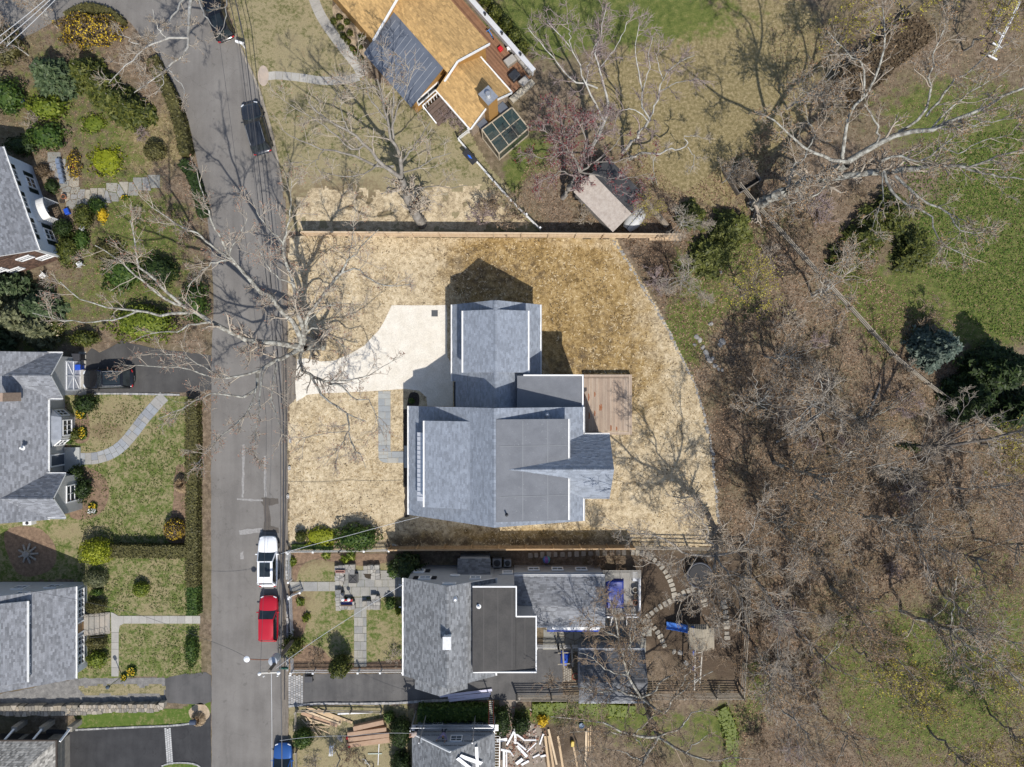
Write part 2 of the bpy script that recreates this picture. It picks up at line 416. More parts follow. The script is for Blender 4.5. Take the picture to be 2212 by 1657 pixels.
# darker worn verge and old trench patches
patch_m = asphalt("dark_road_patch",(.085,.075,.066),(.12,.105,.09),.8)
pale_m = mat("pale_road_scar",(.30,.29,.275),(.22,.21,.2),5,.9,fine=.15)
verge_m = mat("gritty_road_verge",(.115,.10,.085),(.19,.165,.135),2.2,.95,fine=.25,stretch=(2.5,.25,1))
v1 = [(606,430),(608,560),(609,700),(608,900),(607,1100),(607,1300),(607,1500),(608,1680)]; v2 = [(623,1680),(623,1450),(622,1200),(622,1000),(621,880),(640,860),(640,775),(622,765),(620,560),(616,430)]
sheet("road_verge",G(v1 + v2),.018,verge_m,.05,.35,seed=4)
def patch(name,pts,m,z=.0165,seed=1,wob=.03): return sheet(name,G(pts),z,m,wob,.25,seed=seed)
patch("road_patch",[(565,1075),(601,1077),(602,1088),(580,1092),(584,1112),(585,1136),(602,1140),(603,1152),(569,1149),(571,1118),(570,1094),(564,1085)],patch_m,seed=3)
for k,q in enumerate([[(524,960),(529,960),(527,1075),(522,1075)],[(512,1076),(568,1079),(568,1083),(512,1080)],[(516,1145),(566,1140),(566,1150),(518,1155)],
      [(519,1195),(526,1190),(527,1208),(519,1208)],[(570,985),(575,985),(576,1073),(571,1073)]]):
 patch("road_scar",q,pale_m,.0170 + k * .0004,seed=k + 9)

# ---- straw lot of the new house
lot = [(624,512),(760,511),(1000,514),(1200,515),(1330,516),(1337,528),(1352,552),(1374,588),(1396,622),(1418,660),(1440,700),(1458,738),(1474,770),(1492,806),(1508,845),(1522,895),(1531,940),(1538,985),(1543,1030),(1547,1080),(1550,1120),(1552,1180),(845,1186),(840,1160),(830,1190),(640,1190),(624,1186),(624,1000),(624,860),(645,820),(640,770),(622,765)]
gold_l = [(1240,590,170,90,1.0),(1300,760,130,120,.9),(1210,700,90,100,.8),(1060,540,110,40,.8),(1400,900,90,130,.35),(1020,620,90,60,.7),(1150,1160,260,28,.85),(900,1165,60,20,.4),(770,620,90,40,.15)]
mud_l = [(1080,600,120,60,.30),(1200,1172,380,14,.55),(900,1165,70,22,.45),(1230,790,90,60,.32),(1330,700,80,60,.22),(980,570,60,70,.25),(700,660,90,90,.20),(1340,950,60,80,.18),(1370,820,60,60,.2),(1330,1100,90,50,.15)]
straw_m = straw_material()
lp = G(lot)
tag(gridsheet("straw_yard",lp,.006,straw_m,.16,{"gold": lambda x,y: ell(x,y,gold_l),"mud": lambda x,y: ell(x,y,mud_l)},.02,11,.12),"yard of bare soil covered with straw round the new house")

# ---- lawns
NORTHSTRAW = [(640,428),(720,405),(830,420),(960,400),(1060,410),(1128,470),(1145,492),(900,500),(640,500)]
tag(gridsheet("straw_strip",G(NORTHSTRAW),.0085,straw_m,.18,{"gold": lambda x,y: 0 * x,"mud": lambda x,y: ell(x,y,[(900,440,90,40,.3),(700,440,60,30,.25)])},.015,14,.9),"pale straw strip above the new pine fence")
ga = grass_material("patchy_lawn",bias=-.025); gb = grass_material("dry_spring_lawn",(.08,.09,.033),(.15,.14,.055),(.36,.305,.18),-.08); gc = grass_material("green_lawn",(.055,.1,.016),(.115,.155,.033),(.29,.24,.12),.06)
def lawn(pts,m,label,z=.005,seed=1,worn=(),ragged=.15):
 return tag(gridsheet("lawn",G(pts),z,m,.22,{"worn": lambda x,y: ell(x,y,worn)},.015,seed,ragged),label)
lawn([(140,852),(360,852),(420,860),(428,1000),(415,1200),(405,1240),(418,1290),(430,1330),(438,1455),(360,1462),(165,1466),(160,1250),(0,1260),(0,1118),(175,1110)],ga,
  "patchy front lawns beside the road below the curved slate path",worn=[(230,930,60,40,.9),(270,880,60,20,.6),(330,1290,40,60,.25),(170,1150,50,20,.5)])
lawn([(160,1538),(400,1530),(420,1515),(452,1515),(452,1568),(300,1572),(165,1576)],gc,"green grass strip between stone wall and dark driveway",seed=5)
lawn([(352,1650),(400,1648),(435,1651),(445,1690),(340,1690)],gc,"grass island at the foot of the dark driveway",seed=6,ragged=.05)
lawn([(478,-60),(700,-60),(735,60),(790,120),(790,165),(960,235),(1015,290),(1060,360),(1168,500),(640,500),(622,500),(617,430),(603,360),(585,280),(556,180),(528,120),(504,62)],gb,
  "thin dry front lawn below the orange roofed house",seed=8,worn=[(800,440,260,50,.9),(640,110,60,40,.3),(700,400,80,60,.3)])
lawn([(634,1198),(868,1198),(872,1290),(872,1452),(634,1452)],ga,"front lawn inside the white picket fence",seed=9,worn=[(660,1300,30,40,.9),(650,1210,40,30,.9),(760,1210,90,16,1.0),(855,1235,12,40,.9),(690,1430,60,25,.6),(830,1390,30,60,.2)])
lawn([(624,1524),(880,1522),(905,1545),(890,1690),(624,1690)],gb,"dry front yard strewn with lumber",seed=10,worn=[(760,1640,120,60,.3)])
# ---- planting beds
mulch = mat("brown_mulch",(.13,.085,.055),(.23,.155,.10),3,.95,bump=.6,bscale=18,fine=.35)
dark_mulch = mat("black_mulch",(.022,.018,.015),(.05,.04,.033),6,.95,bump=.5,bscale=18,fine=.3)
def bed(pts,m,label,z=.022,seed=1): return tag(sheet("planting_bed",G([tuple(p)[:2] for p in catmull([(x,y,0) for x,y in pts],4,True)]),z,m,.03,.25,seed=seed),label)
bed([(172,1015),(195,1012),(225,1030),(236,1062),(226,1098),(200,1118),(165,1122),(150,1110),(172,1080)],mulch,"curved mulch bed under the dark evergreen by the gabled wall")
bed([(380,1010),(404,1020),(408,1110),(412,1150),(395,1175),(365,1170),(352,1140),(372,1105)],mulch,"mulch bed along the roadside hedge",seed=2)
bed([(176,900),(190,895),(193,945),(172,958),(155,945),(160,905)],mulch,"flower bed below the bay window",seed=3)
bed([(888,848),(903,850),(906,868),(900,882),(880,884),(882,860)],dark_mulch,"dark mulch ring round the small boxwood",seed=4)
tag(sheet("planting_bed",G([(871,884),(884,884),(884,1116),(874,1118)]),.024,dark_mulch,.03,.3,seed=5),"narrow dark bed along the front of the new house")
bed([(634,1196),(660,1194),(740,1196),(840,1197),(842,1212),(790,1222),(740,1218),(680,1208),(650,1225),(640,1255),(634,1250)],mulch,"bare bed inside the white picket fence corner",seed=6)
bed([(636,1405),(660,1392),(695,1402),(725,1428),(790,1432),(870,1425),(870,1450),(636,1450)],mulch,"brown bed along the lower picket fence",seed=7)
bed([(632,1284),(652,1290),(662,1330),(655,1370),(634,1375)],mulch,"bed behind the street side pickets",seed=8)
bed([(718,20),(740,10),(790,70),(806,90),(790,125),(778,138),(752,100),(732,60)],mat("pale_mulch",(.30,.23,.15),(.42,.33,.23),4,.95,bump=.5,bscale=18,fine=.3),"pale mulch bed between walk and orange roofed house",seed=9)
bed([(408,1535),(432,1518),(450,1530),(452,1548),(432,1562),(416,1556)],mat("pale_mulch",(0,0,0)),"round bed of dry grass round the mailbox",seed=10)
bed([(10,1150),(80,1140),(120,1180),(110,1230),(40,1240)],mulch,"shaded bed round the cut stump",seed=12)
# ---- driveways
pale_drive = mat("pale_gravel",(.60,.55,.46),(.70,.655,.57),1.2,.95,bump=.5,bscale=30,fine=.16,lo=.3,hi=.7)
dv = [(846,660),(964,659),(966,690),(966,770),(978,790),(978,878),(923,877),(921,858),(906,844),(878,840),(817,844),(740,848),(690,850),(663,853),(640,868),(638,828),(642,776),(660,774),(693,781),(723,779),(753,766),(788,746),(818,714),(835,684)]
tag(sheet("driveway",G(dv),.034,pale_drive,.015,.5,thick=.05),"pale gravel driveway curving up to the new garage")
black_drive = asphalt("fresh_black_asphalt",(.032,.032,.034),(.05,.05,.052),.6)
old_drive = asphalt("patched_grey_asphalt",(.075,.073,.072),(.125,.12,.115),.5)
tag(sheet("driveway",G([(184,768),(198,752),(215,762),(240,750),(262,736),(330,752),(456,768),(457,842),(420,848),(186,849)]),.02,asphalt("charcoal_asphalt",(.055,.053,.052),(.085,.082,.078),.5),.02,.4,thick=.03),"charcoal driveway under the parked black car")
tag(sheet("driveway",G([(100,1576),(165,1576),(300,1571),(425,1565),(440,1552),(455,1540),(457,1690),(440,1690),(428,1652),(400,1647),(370,1647),(352,1652),(340,1690),(100,1690)]),.02,black_drive,.015,.4,thick=.03),"wide dark driveway with a cobble band across it")
tag(sheet("driveway",G([(357,1466),(400,1455),(445,1452),(457,1460),(457,1515),(440,1522),(400,1521),(357,1516)]),.022,asphalt("mid_asphalt",(.07,.069,.068),(.115,.11,.107),.4),.03,.4,thick=.03),"short asphalt apron of the gravel driveway")
gravel = mat("grey_gravel",(.13,.125,.118),(.22,.21,.195),2,.95,bump=.5,bscale=30,fine=.3)
tag(sheet("driveway",G([(0,1500),(100,1478),(165,1466),(357,1464),(357,1518),(158,1522),(0,1524)]),.018,gravel,.05,.4),"grey gravel driveway with a grassy middle strip")
tag(gridsheet("grass_strip",G([(170,1482),(357,1478),(357,1500),(180,1502)]),.02,gb,.18,{"worn": lambda x,y: ell(x,y,[])},.01,3,.4),"ragged grass strip down the middle of the gravel driveway")
tag(sheet("driveway",G([(655,1456),(873,1455),(895,1460),(1030,1455),(1115,1440),(1160,1390),(1215,1398),(1216,1500),(1110,1512),(1060,1512),(870,1517),(655,1520)]),.02,old_drive,.02,.4,thick=.02),"patched grey driveway between the picket fence and lumber yard")
tag(sheet("shed_floor",G([(1080,1510),(1115,1512),(1112,1545),(1170,1570),(1180,1690),(1075,1690)]),.016,mat("dusty_soil",(.19,.155,.12),(.27,.225,.18),2,.95,bump=.4,bscale=18,fine=.25),.06,.4),"dusty bare soil strewn with demolition scraps")
tag(sheet("concrete_pad",G([(170,760),(186,760),(187,852),(170,856)]),.026,mat("grey_concrete",(.30,.285,.25),(.40,.38,.34),1.5,.9,fine=.12),0,thick=.03),"narrow concrete pad before the garage door")
# ================================================================== building helpers
white = mat("white_trim_paint",(.78,.78,.77),(.70,.70,.69),2,.5)
alu = mat("bare_aluminium",(.55,.56,.57),(.45,.46,.47),5,.35,metal=.7)
black = mat("black_plastic",(.02,.02,.022),(.03,.03,.032),4,.5)
glass_m = glass()
def shingle_mat(name,c,amt=.3): return mat(name,c,tuple(x * .84 for x in c),1.1,.92,tone=amt,fine=.14,bump=.25,bscale=22)
R_NEW = shingle_mat("slate_grey_shingle",(.235,.262,.305),.17)
R_B = shingle_mat("weathered_grey_shingle",(.20,.208,.225),.30)
R_E = shingle_mat("mottled_grey_shingle",(.19,.197,.205),.36)
R_DARK = shingle_mat("dark_grey_shingle",(.12,.125,.135),.32)
R_OR = shingle_mat("orange_cedar_shingle",(.46,.292,.118),.22)
R_SHAKE = shingle_mat("silvered_cedar_shake",(.30,.285,.255),.5)
membrane = mat("grey_roof_membrane",(.125,.132,.146),(.155,.163,.178),.9,.75,fine=.1)
membrane_b = mat("black_roof_membrane",(.038,.036,.034),(.058,.054,.05),.8,.8,fine=.2)
RUN = random.Random(3)

class Frame:
 """local plan axes: u across the ridge, v along it"""
 def __init__(s,o,u): s.o = Vector((o[0],o[1],0)); s.u = Vector((u[0],u[1],0)).normalized(); s.v = Vector((-s.u.y,s.u.x,0)); s.a = math.atan2(s.u.y,s.u.x)
 def p(s,u,v,z): return s.o + s.u * u + s.v * v + Vector((0,0,z))
 def uv(s,px,py,h=0.0):
  d = W(px,py,h) - s.o; return d.dot(s.u),d.dot(s.v)
WF = Frame((0,0),(1,0))

def shingles(parent,pts,m,course=.15,tab=.31,lift=.017,name="shingles"):
 """courses of lapped tabs over a convex sloping polygon; too many to count, one part"""
 pts = [Vector(p) for p in pts]; n = (pts[1] - pts[0]).cross(pts[2] - pts[0]).normalized()
 if n.z < 0: n = -n
 u = Vector((0,0,1)).cross(n)
 u = u.normalized() if u.length > 1e-4 else Vector((1,0,0))
 v = n.cross(u)
 if v.z < 0: v,u = -v,-u
 o = pts[0]; q = [((p - o).dot(u),(p - o).dot(v)) for p in pts]
 b0,b1 = min(y for _,y in q),max(y for _,y in q)
 def span(b):
  xs = []
  for i in range(len(q)):
   (x1,y1),(x2,y2) = q[i],q[(i + 1) % len(q)]
   if (y1 <= b) != (y2 <= b): xs.append(x1 + (x2 - x1) * (b - y1) / (y2 - y1))
  return (min(xs),max(xs)) if len(xs) >= 2 else None
 V,T = [],[]; k = 0; b = b0
 while b < b1 - 1e-3:
  t = min(b + course,b1 - 2e-4); s0,s1 = span(b + 2e-4),span(t)
  if s0 and s1 and s0[1] - s0[0] > .02:
   xs = [s0[0]]; x = s0[0] + tab * ((k % 3) / 3 + .25 + RUN.uniform(-.08,.08))
   while x < s0[1] - .06: xs.append(x); x += tab * RUN.uniform(.82,1.2)
   xs.append(s0[1])
   for i in range(len(xs) - 1):
    a0,a1 = xs[i],xs[i + 1]
    f0 = (a0 - s0[0]) / (s0[1] - s0[0]); f1 = (a1 - s0[0]) / (s0[1] - s0[0])
    c0,c1 = s1[0] + (s1[1] - s1[0]) * f0,s1[0] + (s1[1] - s1[0]) * f1
    L = lift * RUN.uniform(.55,1.35)
    lo0,lo1 = o + u * a0 + v * b,o + u * a1 + v * b
    V += [lo0 + n * L,lo1 + n * L,o + u * c1 + v * t + n * .003,o + u * c0 + v * t + n * .003,lo0 + n * .001,lo1 + n * .001,lo1 + n * L,lo0 + n * L]
    g = RUN.random(); T += [g,g * .5]
  b += course; k += 1
 if not V: return None
 A = np.array([p[:] for p in V],dtype=np.float32); F = np.arange(len(A)).reshape(-1,4)
 ob = mesh_np(name,A,F,m,parent,tone=T); ob["kind"] = "stuff"; return ob

def roof_plane(root,pts,m,edge=None,thick=.12,shing=True,name="roof",course=.15,tab=.31):
 pts = [Vector(p) for p in pts]; n = (pts[1] - pts[0]).cross(pts[2] - pts[0]).normalized()
 if n.z < 0: n = -n; pts = pts[::-1]
 k = len(pts); mb = MB(); mb.add([p for p in pts] + [p - n * thick for p in pts],[tuple(range(k)),tuple(range(2 * k - 1,k - 1,-1))] + [(i,k + i,k + (i + 1) % k,(i + 1) % k) for i in range(k)])
 r = mb.build(name,edge if (edge and shing) else m,root)
 if shing: shingles(r,pts,m,course,tab)
 return r
def gutter(root,p,q,w=.13,m=None,name="gutter"):
 p,q = Vector(p),Vector(q); d = (q - p).normalized(); sdir = Vector((-d.y,d.x,0)); mb = MB()
 mb.beam(p,q,w,.02); mb.beam(p + sdir * w / 2 + Vector((0,0,.055)),q + sdir * w / 2 + Vector((0,0,.055)),.02,.11); mb.beam(p - sdir * w / 2 + Vector((0,0,.055)),q - sdir * w / 2 + Vector((0,0,.055)),.02,.11)
 return mb.build(name,m or white,root)

def gable(root,f,uL,uR,v0,v1,hL,hR,ur,hr,m,wall_m,over=.3,edge=None,gut=True,walls=True,cap=True,base=0.0,shing=True,course=.15,tab=.31):
 """gable block: eaves at uL/uR (heights hL/hR), ridge at ur/hr, rakes at v0/v1"""
 e = edge or white
 roof_plane(root,[f.p(uL,v0,hL),f.p(ur,v0,hr),f.p(ur,v1,hr),f.p(uL,v1,hL)],m,e,shing=shing,course=course,tab=tab)
 roof_plane(root,[f.p(uR,v0,hR),f.p(uR,v1,hR),f.p(ur,v1,hr),f.p(ur,v0,hr)],m,e,shing=shing,course=course,tab=tab)
 if cap and shing:
  mb = MB(); n = max(2,int(abs(v1 - v0) / .28))
  for i in range(n):
   a,b = v0 + (v1 - v0) * i / n,v0 + (v1 - v0) * (i + .96) / n; g = RUN.random()
   for sgn,uu,hh in ((-1,uL,hL),(1,uR,hR)):
    k = .16 / max(.01,abs(uu - ur)); du,dz = (uu - ur) * k,(hh - hr) * k
    mb.add([f.p(ur,a,hr + .03),f.p(ur,b,hr + .036),f.p(ur + du,b,hr + dz + .036),f.p(ur + du,a,hr + dz + .03)],[(0,1,2,3)],g)
  mb.build("ridge_cap",m,root)
 if walls:
  a,b = uL + over,uR - over; za = hL + (hr - hL) * (over / (ur - uL)) - .15; zb = hR + (hr - hR) * (over / (uR - ur)) - .15; w0,w1 = v0 + over * .7,v1 - over * .7
  sec = [(a,base),(b,base),(b,zb),(ur,hr - .15),(a,za)]
  mb = MB(); mb.add([f.p(u,w0,z) for u,z in sec] + [f.p(u,w1,z) for u,z in sec],[(4,3,2,1,0),(5,6,7,8,9)] + [(i,(i + 1) % 5,5 + (i + 1) % 5,5 + i) for i in range(5)])
  mb.build("wall",wall_m,root)
 if gut:
  gutter(root,f.p(uL - .06,v0,hL - .09),f.p(uL - .06,v1,hL - .09)); gutter(root,f.p(uR + .06,v0,hR - .09),f.p(uR + .06,v1,hR - .09))

def dormer(root,f,ulow,uhigh,v0,v1,hlow,hhigh,m,wall_m,zbase,over=.25,shing=True,gut=True,edge=None):
 s = 1 if uhigh > ulow else -1
 roof_plane(root,[f.p(ulow,v0,hlow),f.p(ulow,v1,hlow),f.p(uhigh,v1,hhigh),f.p(uhigh,v0,hhigh)],m,edge or white,shing=shing,name="dormer_roof")
 sl = (hhigh - hlow) / abs(uhigh - ulow); a = ulow + s * over; b = uhigh - s * .02
 sec = [(a,zbase),(b,zbase),(b,hhigh - .16),(a,hlow + sl * over - .14)]; w0,w1 = v0 + over,v1 - over
 mb = MB(); mb.add([f.p(u,w0,z) for u,z in sec] + [f.p(u,w1,z) for u,z in sec],[(3,2,1,0),(4,5,6,7)] + [(i,(i + 1) % 4,4 + (i + 1) % 4,4 + i) for i in range(4)])
 mb.build("dormer_wall",wall_m,root)
 if gut: gutter(root,f.p(ulow - s * .06,v0,hlow - .08),f.p(ulow - s * .06,v1,hlow - .08))

def window(root,c,ang,w,h,nx=2,ny=2,fm=None,name="window",fw=.09,pane_m=None):
 """c: centre on the wall face; ang: way it faces"""
 n = Vector((math.cos(ang),math.sin(ang),0)); t = Vector((-n.y,n.x,0)); c = Vector(c); z = Vector((0,0,1)); mb = MB()
 for sgn in (-1,1):
  mb.beam(c + t * sgn * w / 2 - z * h / 2 + n * .05,c + t * sgn * w / 2 + z * h / 2 + n * .05,fw,.1,up=n)
  mb.beam(c - t * (w / 2 + fw / 2) + z * sgn * h / 2 + n * .052,c + t * (w / 2 + fw / 2) + z * sgn * h / 2 + n * .052,fw,.1,up=n)
 for i in range(1,nx): mb.beam(c + t * w * (i / nx - .5) - z * h / 2 + n * .045,c + t * w * (i / nx - .5) + z * h / 2 + n * .045,.04,.05,up=n)
 for i in range(1,ny): mb.beam(c - t * w / 2 + z * h * (i / ny - .5) + n * .046,c + t * w / 2 + z * h * (i / ny - .5) + n * .046,.05,.05,up=n)
 fr = mb.build(name,fm or white,root)
 mb = MB(); mb.add([c + t * i * w / 2 + z * j * h / 2 + n * .02 for i,j in ((-1,-1),(1,-1),(1,1),(-1,1))],[(0,1,2,3)]); mb.build("pane",pane_m or glass_m,fr)
 return fr
def shutter(root,c,ang,w,h,m):
 n = Vector((math.cos(ang),math.sin(ang),0)); t = Vector((-n.y,n.x,0)); c = Vector(c) + n * .03; z = Vector((0,0,1)); mb = MB()
 mb.beam(c - z * h / 2,c + z * h / 2,w,.04,up=n)
 for i in range(int(h / .12)): mb.beam(c - t * w * .4 + z * (-h / 2 + .08 + i * .12) + n * .03,c + t * w * .4 + z * (-h / 2 + .08 + i * .12) + n * .03,.03,.08,up=n)
 return mb.build("shutter",m,root)
def door(root,c,ang,w,h,m,fm=None):
 n = Vector((math.cos(ang),math.sin(ang),0)); t = Vector((-n.y,n.x,0)); c = Vector(c); z = Vector((0,0,1)); mb = MB()
 for sgn in (-1,1): mb.beam(c + t * sgn * w / 2 - z * h / 2 + n * .05,c + t * sgn * w / 2 + z * h / 2 + n * .05,.12,.1,up=n)
 mb.beam(c - t * w * .56 + z * h / 2 + n * .052,c + t * w * .56 + z * h / 2 + n * .052,.12,.1,up=n); fr = mb.build("door",fm or white,root)
 mb = MB(); mb.beam(c - z * h / 2 + n * .03,c + z * h / 2 + n * .03,w - .1,.05,up=n); mb.build("door_panel",m,fr)
 mb = MB(); mb.box(c + t * w * .36 + n * .09,(.06,.06,.06)); mb.build("handle",alu,fr); return fr
def pipe_vent(root,p,r=.06,h=.4,m=None,name="vent_pipe"):
 mb = MB(); mb.lathe(p,[(r * 2.2,0),(r * 2,.03),(r,.06),(r,h),(r * .8,h + .01)],10); return mb.build(name,m or alu,root)

# ================================================================== the new house
NEW = thing("house","new grey shingled house with two wings and membrane dormers","house",(-1.5,-4,0))
wall_w = siding("white_clapboard",(.72,.72,.71))
f = WF
# main block (saltbox) and the rear gable wing
gable(NEW,f,-9.39,6.2,-11.94,-2.04,3.0,6.0,-1.49,9.0,R_NEW,wall_w,over=.35)
dormer(NEW,f,-7.58,-3.55,-10.71,-3.23,6.2,7.43,R_NEW,wall_w,3.4)
roof_plane(NEW,[f.p(-3.6,-10.71,7.43),f.p(-3.6,-3.23,7.43),f.p(-3.5,-3.23,7.46),f.p(-3.5,-10.71,7.46)],R_NEW,white,.05,False,"flashing")
dormer(NEW,f,4.75,-1.3,-11.5,-2.98,8.0,8.99,membrane,wall_w,5.6,shing=False)
WX = Frame((0,-7.15),(0,1))                    # ridge along x for the rear wing: u = north, v = -x
gable(NEW,WX,-2.76,2.71,-8.49,1.0,6.0,6.0,0,8.8,R_NEW,wall_w,over=.3,gut=False)
gutter(NEW,(6.25,-9.95,5.91),(8.49,-9.95,5.91)); gutter(NEW,(6.25,-4.38,5.91),(8.49,-4.38,5.91))
# seams and plates of the membrane
mb = MB()
for x in (.9,3.0): mb.beam((x,-11.4,8.99 - .164 * (x + 1.3) + .004),(x,-3.1,8.99 - .164 * (x + 1.3) + .004),.06,.006)
for y in (-5.2,-9.4): mb.beam((-1.0,y,8.965),(4.7,y,8.025),.05,.006)
mb.build("membrane_seam",mat("membrane_seam",(.19,.2,.21),rough=.7),NEW)
mb = MB()
for i in range(46):
 x,y = RUN.uniform(-1,4.6),RUN.choice((RUN.uniform(-6,-3.2),RUN.uniform(-11.3,-8.3))); mb.lathe((x,y,8.99 - .164 * (x + 1.3)),[(.05,0),(.05,.008)],6)
pl = mb.build("membrane_fixing",mat("membrane_seam",(0,0,0)),NEW); pl["kind"] = "stuff"
pipe_vent(NEW,(-.45,-10.9,8.85),.07,.55,black); pipe_vent(NEW,W(1182,896,7.5),.09,.3)
# garage wing
gable(NEW,f,-5.45,2.58,.2,7.2,2.8,2.8,-1.435,6.5,R_NEW,wall_w,over=.3)
gable(NEW,f,-5.12,2.25,-2.35,.2,3.1,3.1,-1.435,6.5,R_NEW,wall_w,over=.0001,gut=False)
for ul in (-4.29,1.42): dormer(NEW,f,ul,-1.435 + (.02 if ul > 0 else -.02),.96,6.39,5.3,6.5,R_NEW,wall_w,3.0)
mb = MB()
for i in range(24): mb.add([(-1.6,.2 + i * .29,6.452),(-1.27,.2 + i * .29,6.452),(-1.27,.2 + i * .29 + .28,6.458),(-1.6,.2 + i * .29 + .28,6.458),(-1.435,.2 + i * .29,6.545),(-1.435,.2 + i * .29 + .28,6.55)],[(0,4,5,3),(4,1,2,5)],RUN.random())
mb.build("ridge_cap",R_NEW,NEW)
gutter(NEW,(-5.2,-2.1,3.0),(-5.2,.15,3.0),m=black)
mb = MB(); mb.box((3.25,-.72,2.7),(5.4,2.5,5.4)); mb.build("wall",wall_w,NEW)
roof_plane(NEW,[f.p(.45,-2.2,5.75),f.p(.45,.68,5.75),f.p(6.15,.68,5.55),f.p(6.15,-2.2,5.55)],membrane,white,.14,False,"flat_roof")
mb = MB(); mb.box((3.6,.72,5.63),(5.2,.12,.26)); mb.box((6.18,-.7,5.58),(.14,2.95,.26)); mb.build("roof_edge_trim",white,NEW)
# front eyebrow roof of pale ribbed metal, step and openings
mb = MB()
for i in range(15):
 y = -4.35 - i * .405
 mb.add([(-8.42,y,4.6),(-8.42,y - .39,4.6),(-7.4,y - .39,5.2),(-7.4,y,5.2)],[(3,2,1,0)],.5); mb.beam((-8.42,y,4.64),(-7.4,y,5.24),.03,.05)
mb.box((-7.85,-7.4,4.25),(.9,6.0,.6))
mb.build("metal_eyebrow_roof",mat("pale_ribbed_metal",(.62,.63,.66),rough=.35,metal=.3),NEW)
mb = MB(); mb.box((-9.75,-6.95,.09),(.95,2.1,.18)); mb.build("front_step",mat("bluestone_light",(.33,.34,.325),(.38,.385,.37),1.2,.85,fine=.1),NEW)
door(NEW,(-9.05,-6.95,1.25),math.pi,1.1,2.1,mat("dark_door_paint",(.03,.035,.045),rough=.4))
for y in (-10.4,-9.0,-4.8,-3.4): window(NEW,(-9.05,y,1.5),math.pi,.9,1.4)
for y in (-9.6,-8.4,-7.0,-5.6,-4.4): window(NEW,(-7.33,y,5.55),math.pi,.8,.7)
for y in (2.0,4.9):
 w = window(NEW,(-5.15,y,1.15),math.pi,2.4,2.1,4,4,name="garage_door",pane_m=white)
for x in (-3.2,.3): window(NEW,(x,6.99,1.5),math.pi / 2,.9,1.3)
window(NEW,(-1.43,6.99,4.4),math.pi / 2,.9,1.2)
window(NEW,(8.28,-7.15,4.6),0,1.6,1.5,3,2)
# rear deck, board by board
DECK = thing("deck","new cedar deck with a picture frame border behind the new house","deck",(9,-2,0))
decks = [mat("cedar_board_%d" % k,c,tuple(x * .82 for x in c),2.2,.75,fine=.12,stretch=(3,.35,1)) for k,c in enumerate([(.37,.285,.215),(.42,.33,.25),(.34,.255,.19),(.40,.30,.22)])]
x0,x1,y0,y1 = 6.78,11.3,-4.82,.85; dz = .62
nb = 29; bw = (x1 - .32 - x0) / nb
for i in range(nb):
 mb = MB(); mb.box((x0 + (i + .5) * bw,(y0 + y1 - .32) / 2 + .16,dz + RUN.uniform(-.003,.003)),(bw - .012,y1 - y0 - .68,.04)); mb.build("deck_board",RUN.choice(decks),DECK)
for k in range(2):
 mb = MB(); mb.box((x1 - .075 - k * .15,(y0 + y1) / 2,dz + .004),(.14,y1 - y0,.045)); mb.build("border_board",decks[k],DECK)
 mb = MB(); mb.box(((x0 + x1 - .3) / 2,y1 - .075 - k * .15,dz + .004),(x1 - x0 - .31,.14,.045)); mb.build("border_board",decks[k + 1],DECK)
 mb = MB(); mb.box(((x0 + x1 - .3) / 2,y0 + .075 + k * .15,dz + .004),(x1 - x0 - .31,.14,.045)); mb.build("border_board",decks[k],DECK)
mb = MB()
for x in (x0 + .1,(x0 + x1) / 2,x1 - .1):
 for y in (y0 + .1,y1 - .1): mb.box((x,y,dz / 2 - .02),(.14,.14,dz - .04))
mb.box(((x0 + x1) / 2,y1 - .06,dz - .12),(x1 - x0 - .1,.05,.2)); mb.box((x1 - .06,(y0 + y1) / 2,dz - .12),(.05,y1 - y0 - .1,.2)); mb.build("deck_frame",decks[2],DECK)
stain_m = mat("rust_brown_stain",(.20,.065,.02),(.27,.10,.035),5,.7)
for px,py,l in ((1262,858,.8),(1272,858,.75),(1285,852,.5),(1299,880,.7),(1273,898,.7),(1285,893,.55),(1320,925,.6),(1332,926,.4),(1296,881,.6)):
 c = W(px,py,dz); mb = MB(); mb.prism([(c.x - .07,c.y - l / 2),(c.x + .02,c.y - l / 2 * .8),(c.x + .07,c.y),(c.x + .03,c.y + l * .42),(c.x - .07,c.y + l / 2)],dz + .0235,dz + .0265); mb.build("stain",stain_m,DECK)
DECK_Z = dz

# ================================================================== white and brown house, top of the left edge
HA = thing("house","white walled house with dark shutters and a brown shingled end wall","house",W(100,480))
fa = Frame(W(138,556).to_2d(),(-219,-77))        # u into the house; v is (77,-219): away from its far end
ext = 9.2
paint = mat("white_painted_brick",(.60,.65,.72),(.66,.70,.76),1.5,.75,bump=.3,bscale=20,fine=.05)
brown = shingle_mat("brown_wall_shingle",(.085,.048,.032),.5)
gable(HA,fa,-.42,9.4,-ext - .3,.25,4.45,4.45,4.5,7.6,R_B,mat("brown_wall_base",(.07,.04,.028),rough=.9),over=.42)
mb = MB(); mb.add([fa.p(-.035,v,z) for v,z in ((-ext,0),(0.0,0),(0.0,4.4),(-ext,4.4))] + [fa.p(0,v,z) for v,z in ((-ext,0),(0,0),(0,4.4),(-ext,4.4))],[(0,1,2,3),(0,4,5,1),(1,5,6,2),(3,7,4,0)]); mb.build("painted_wall",paint,HA)
wall_sh = HA.children[-1]
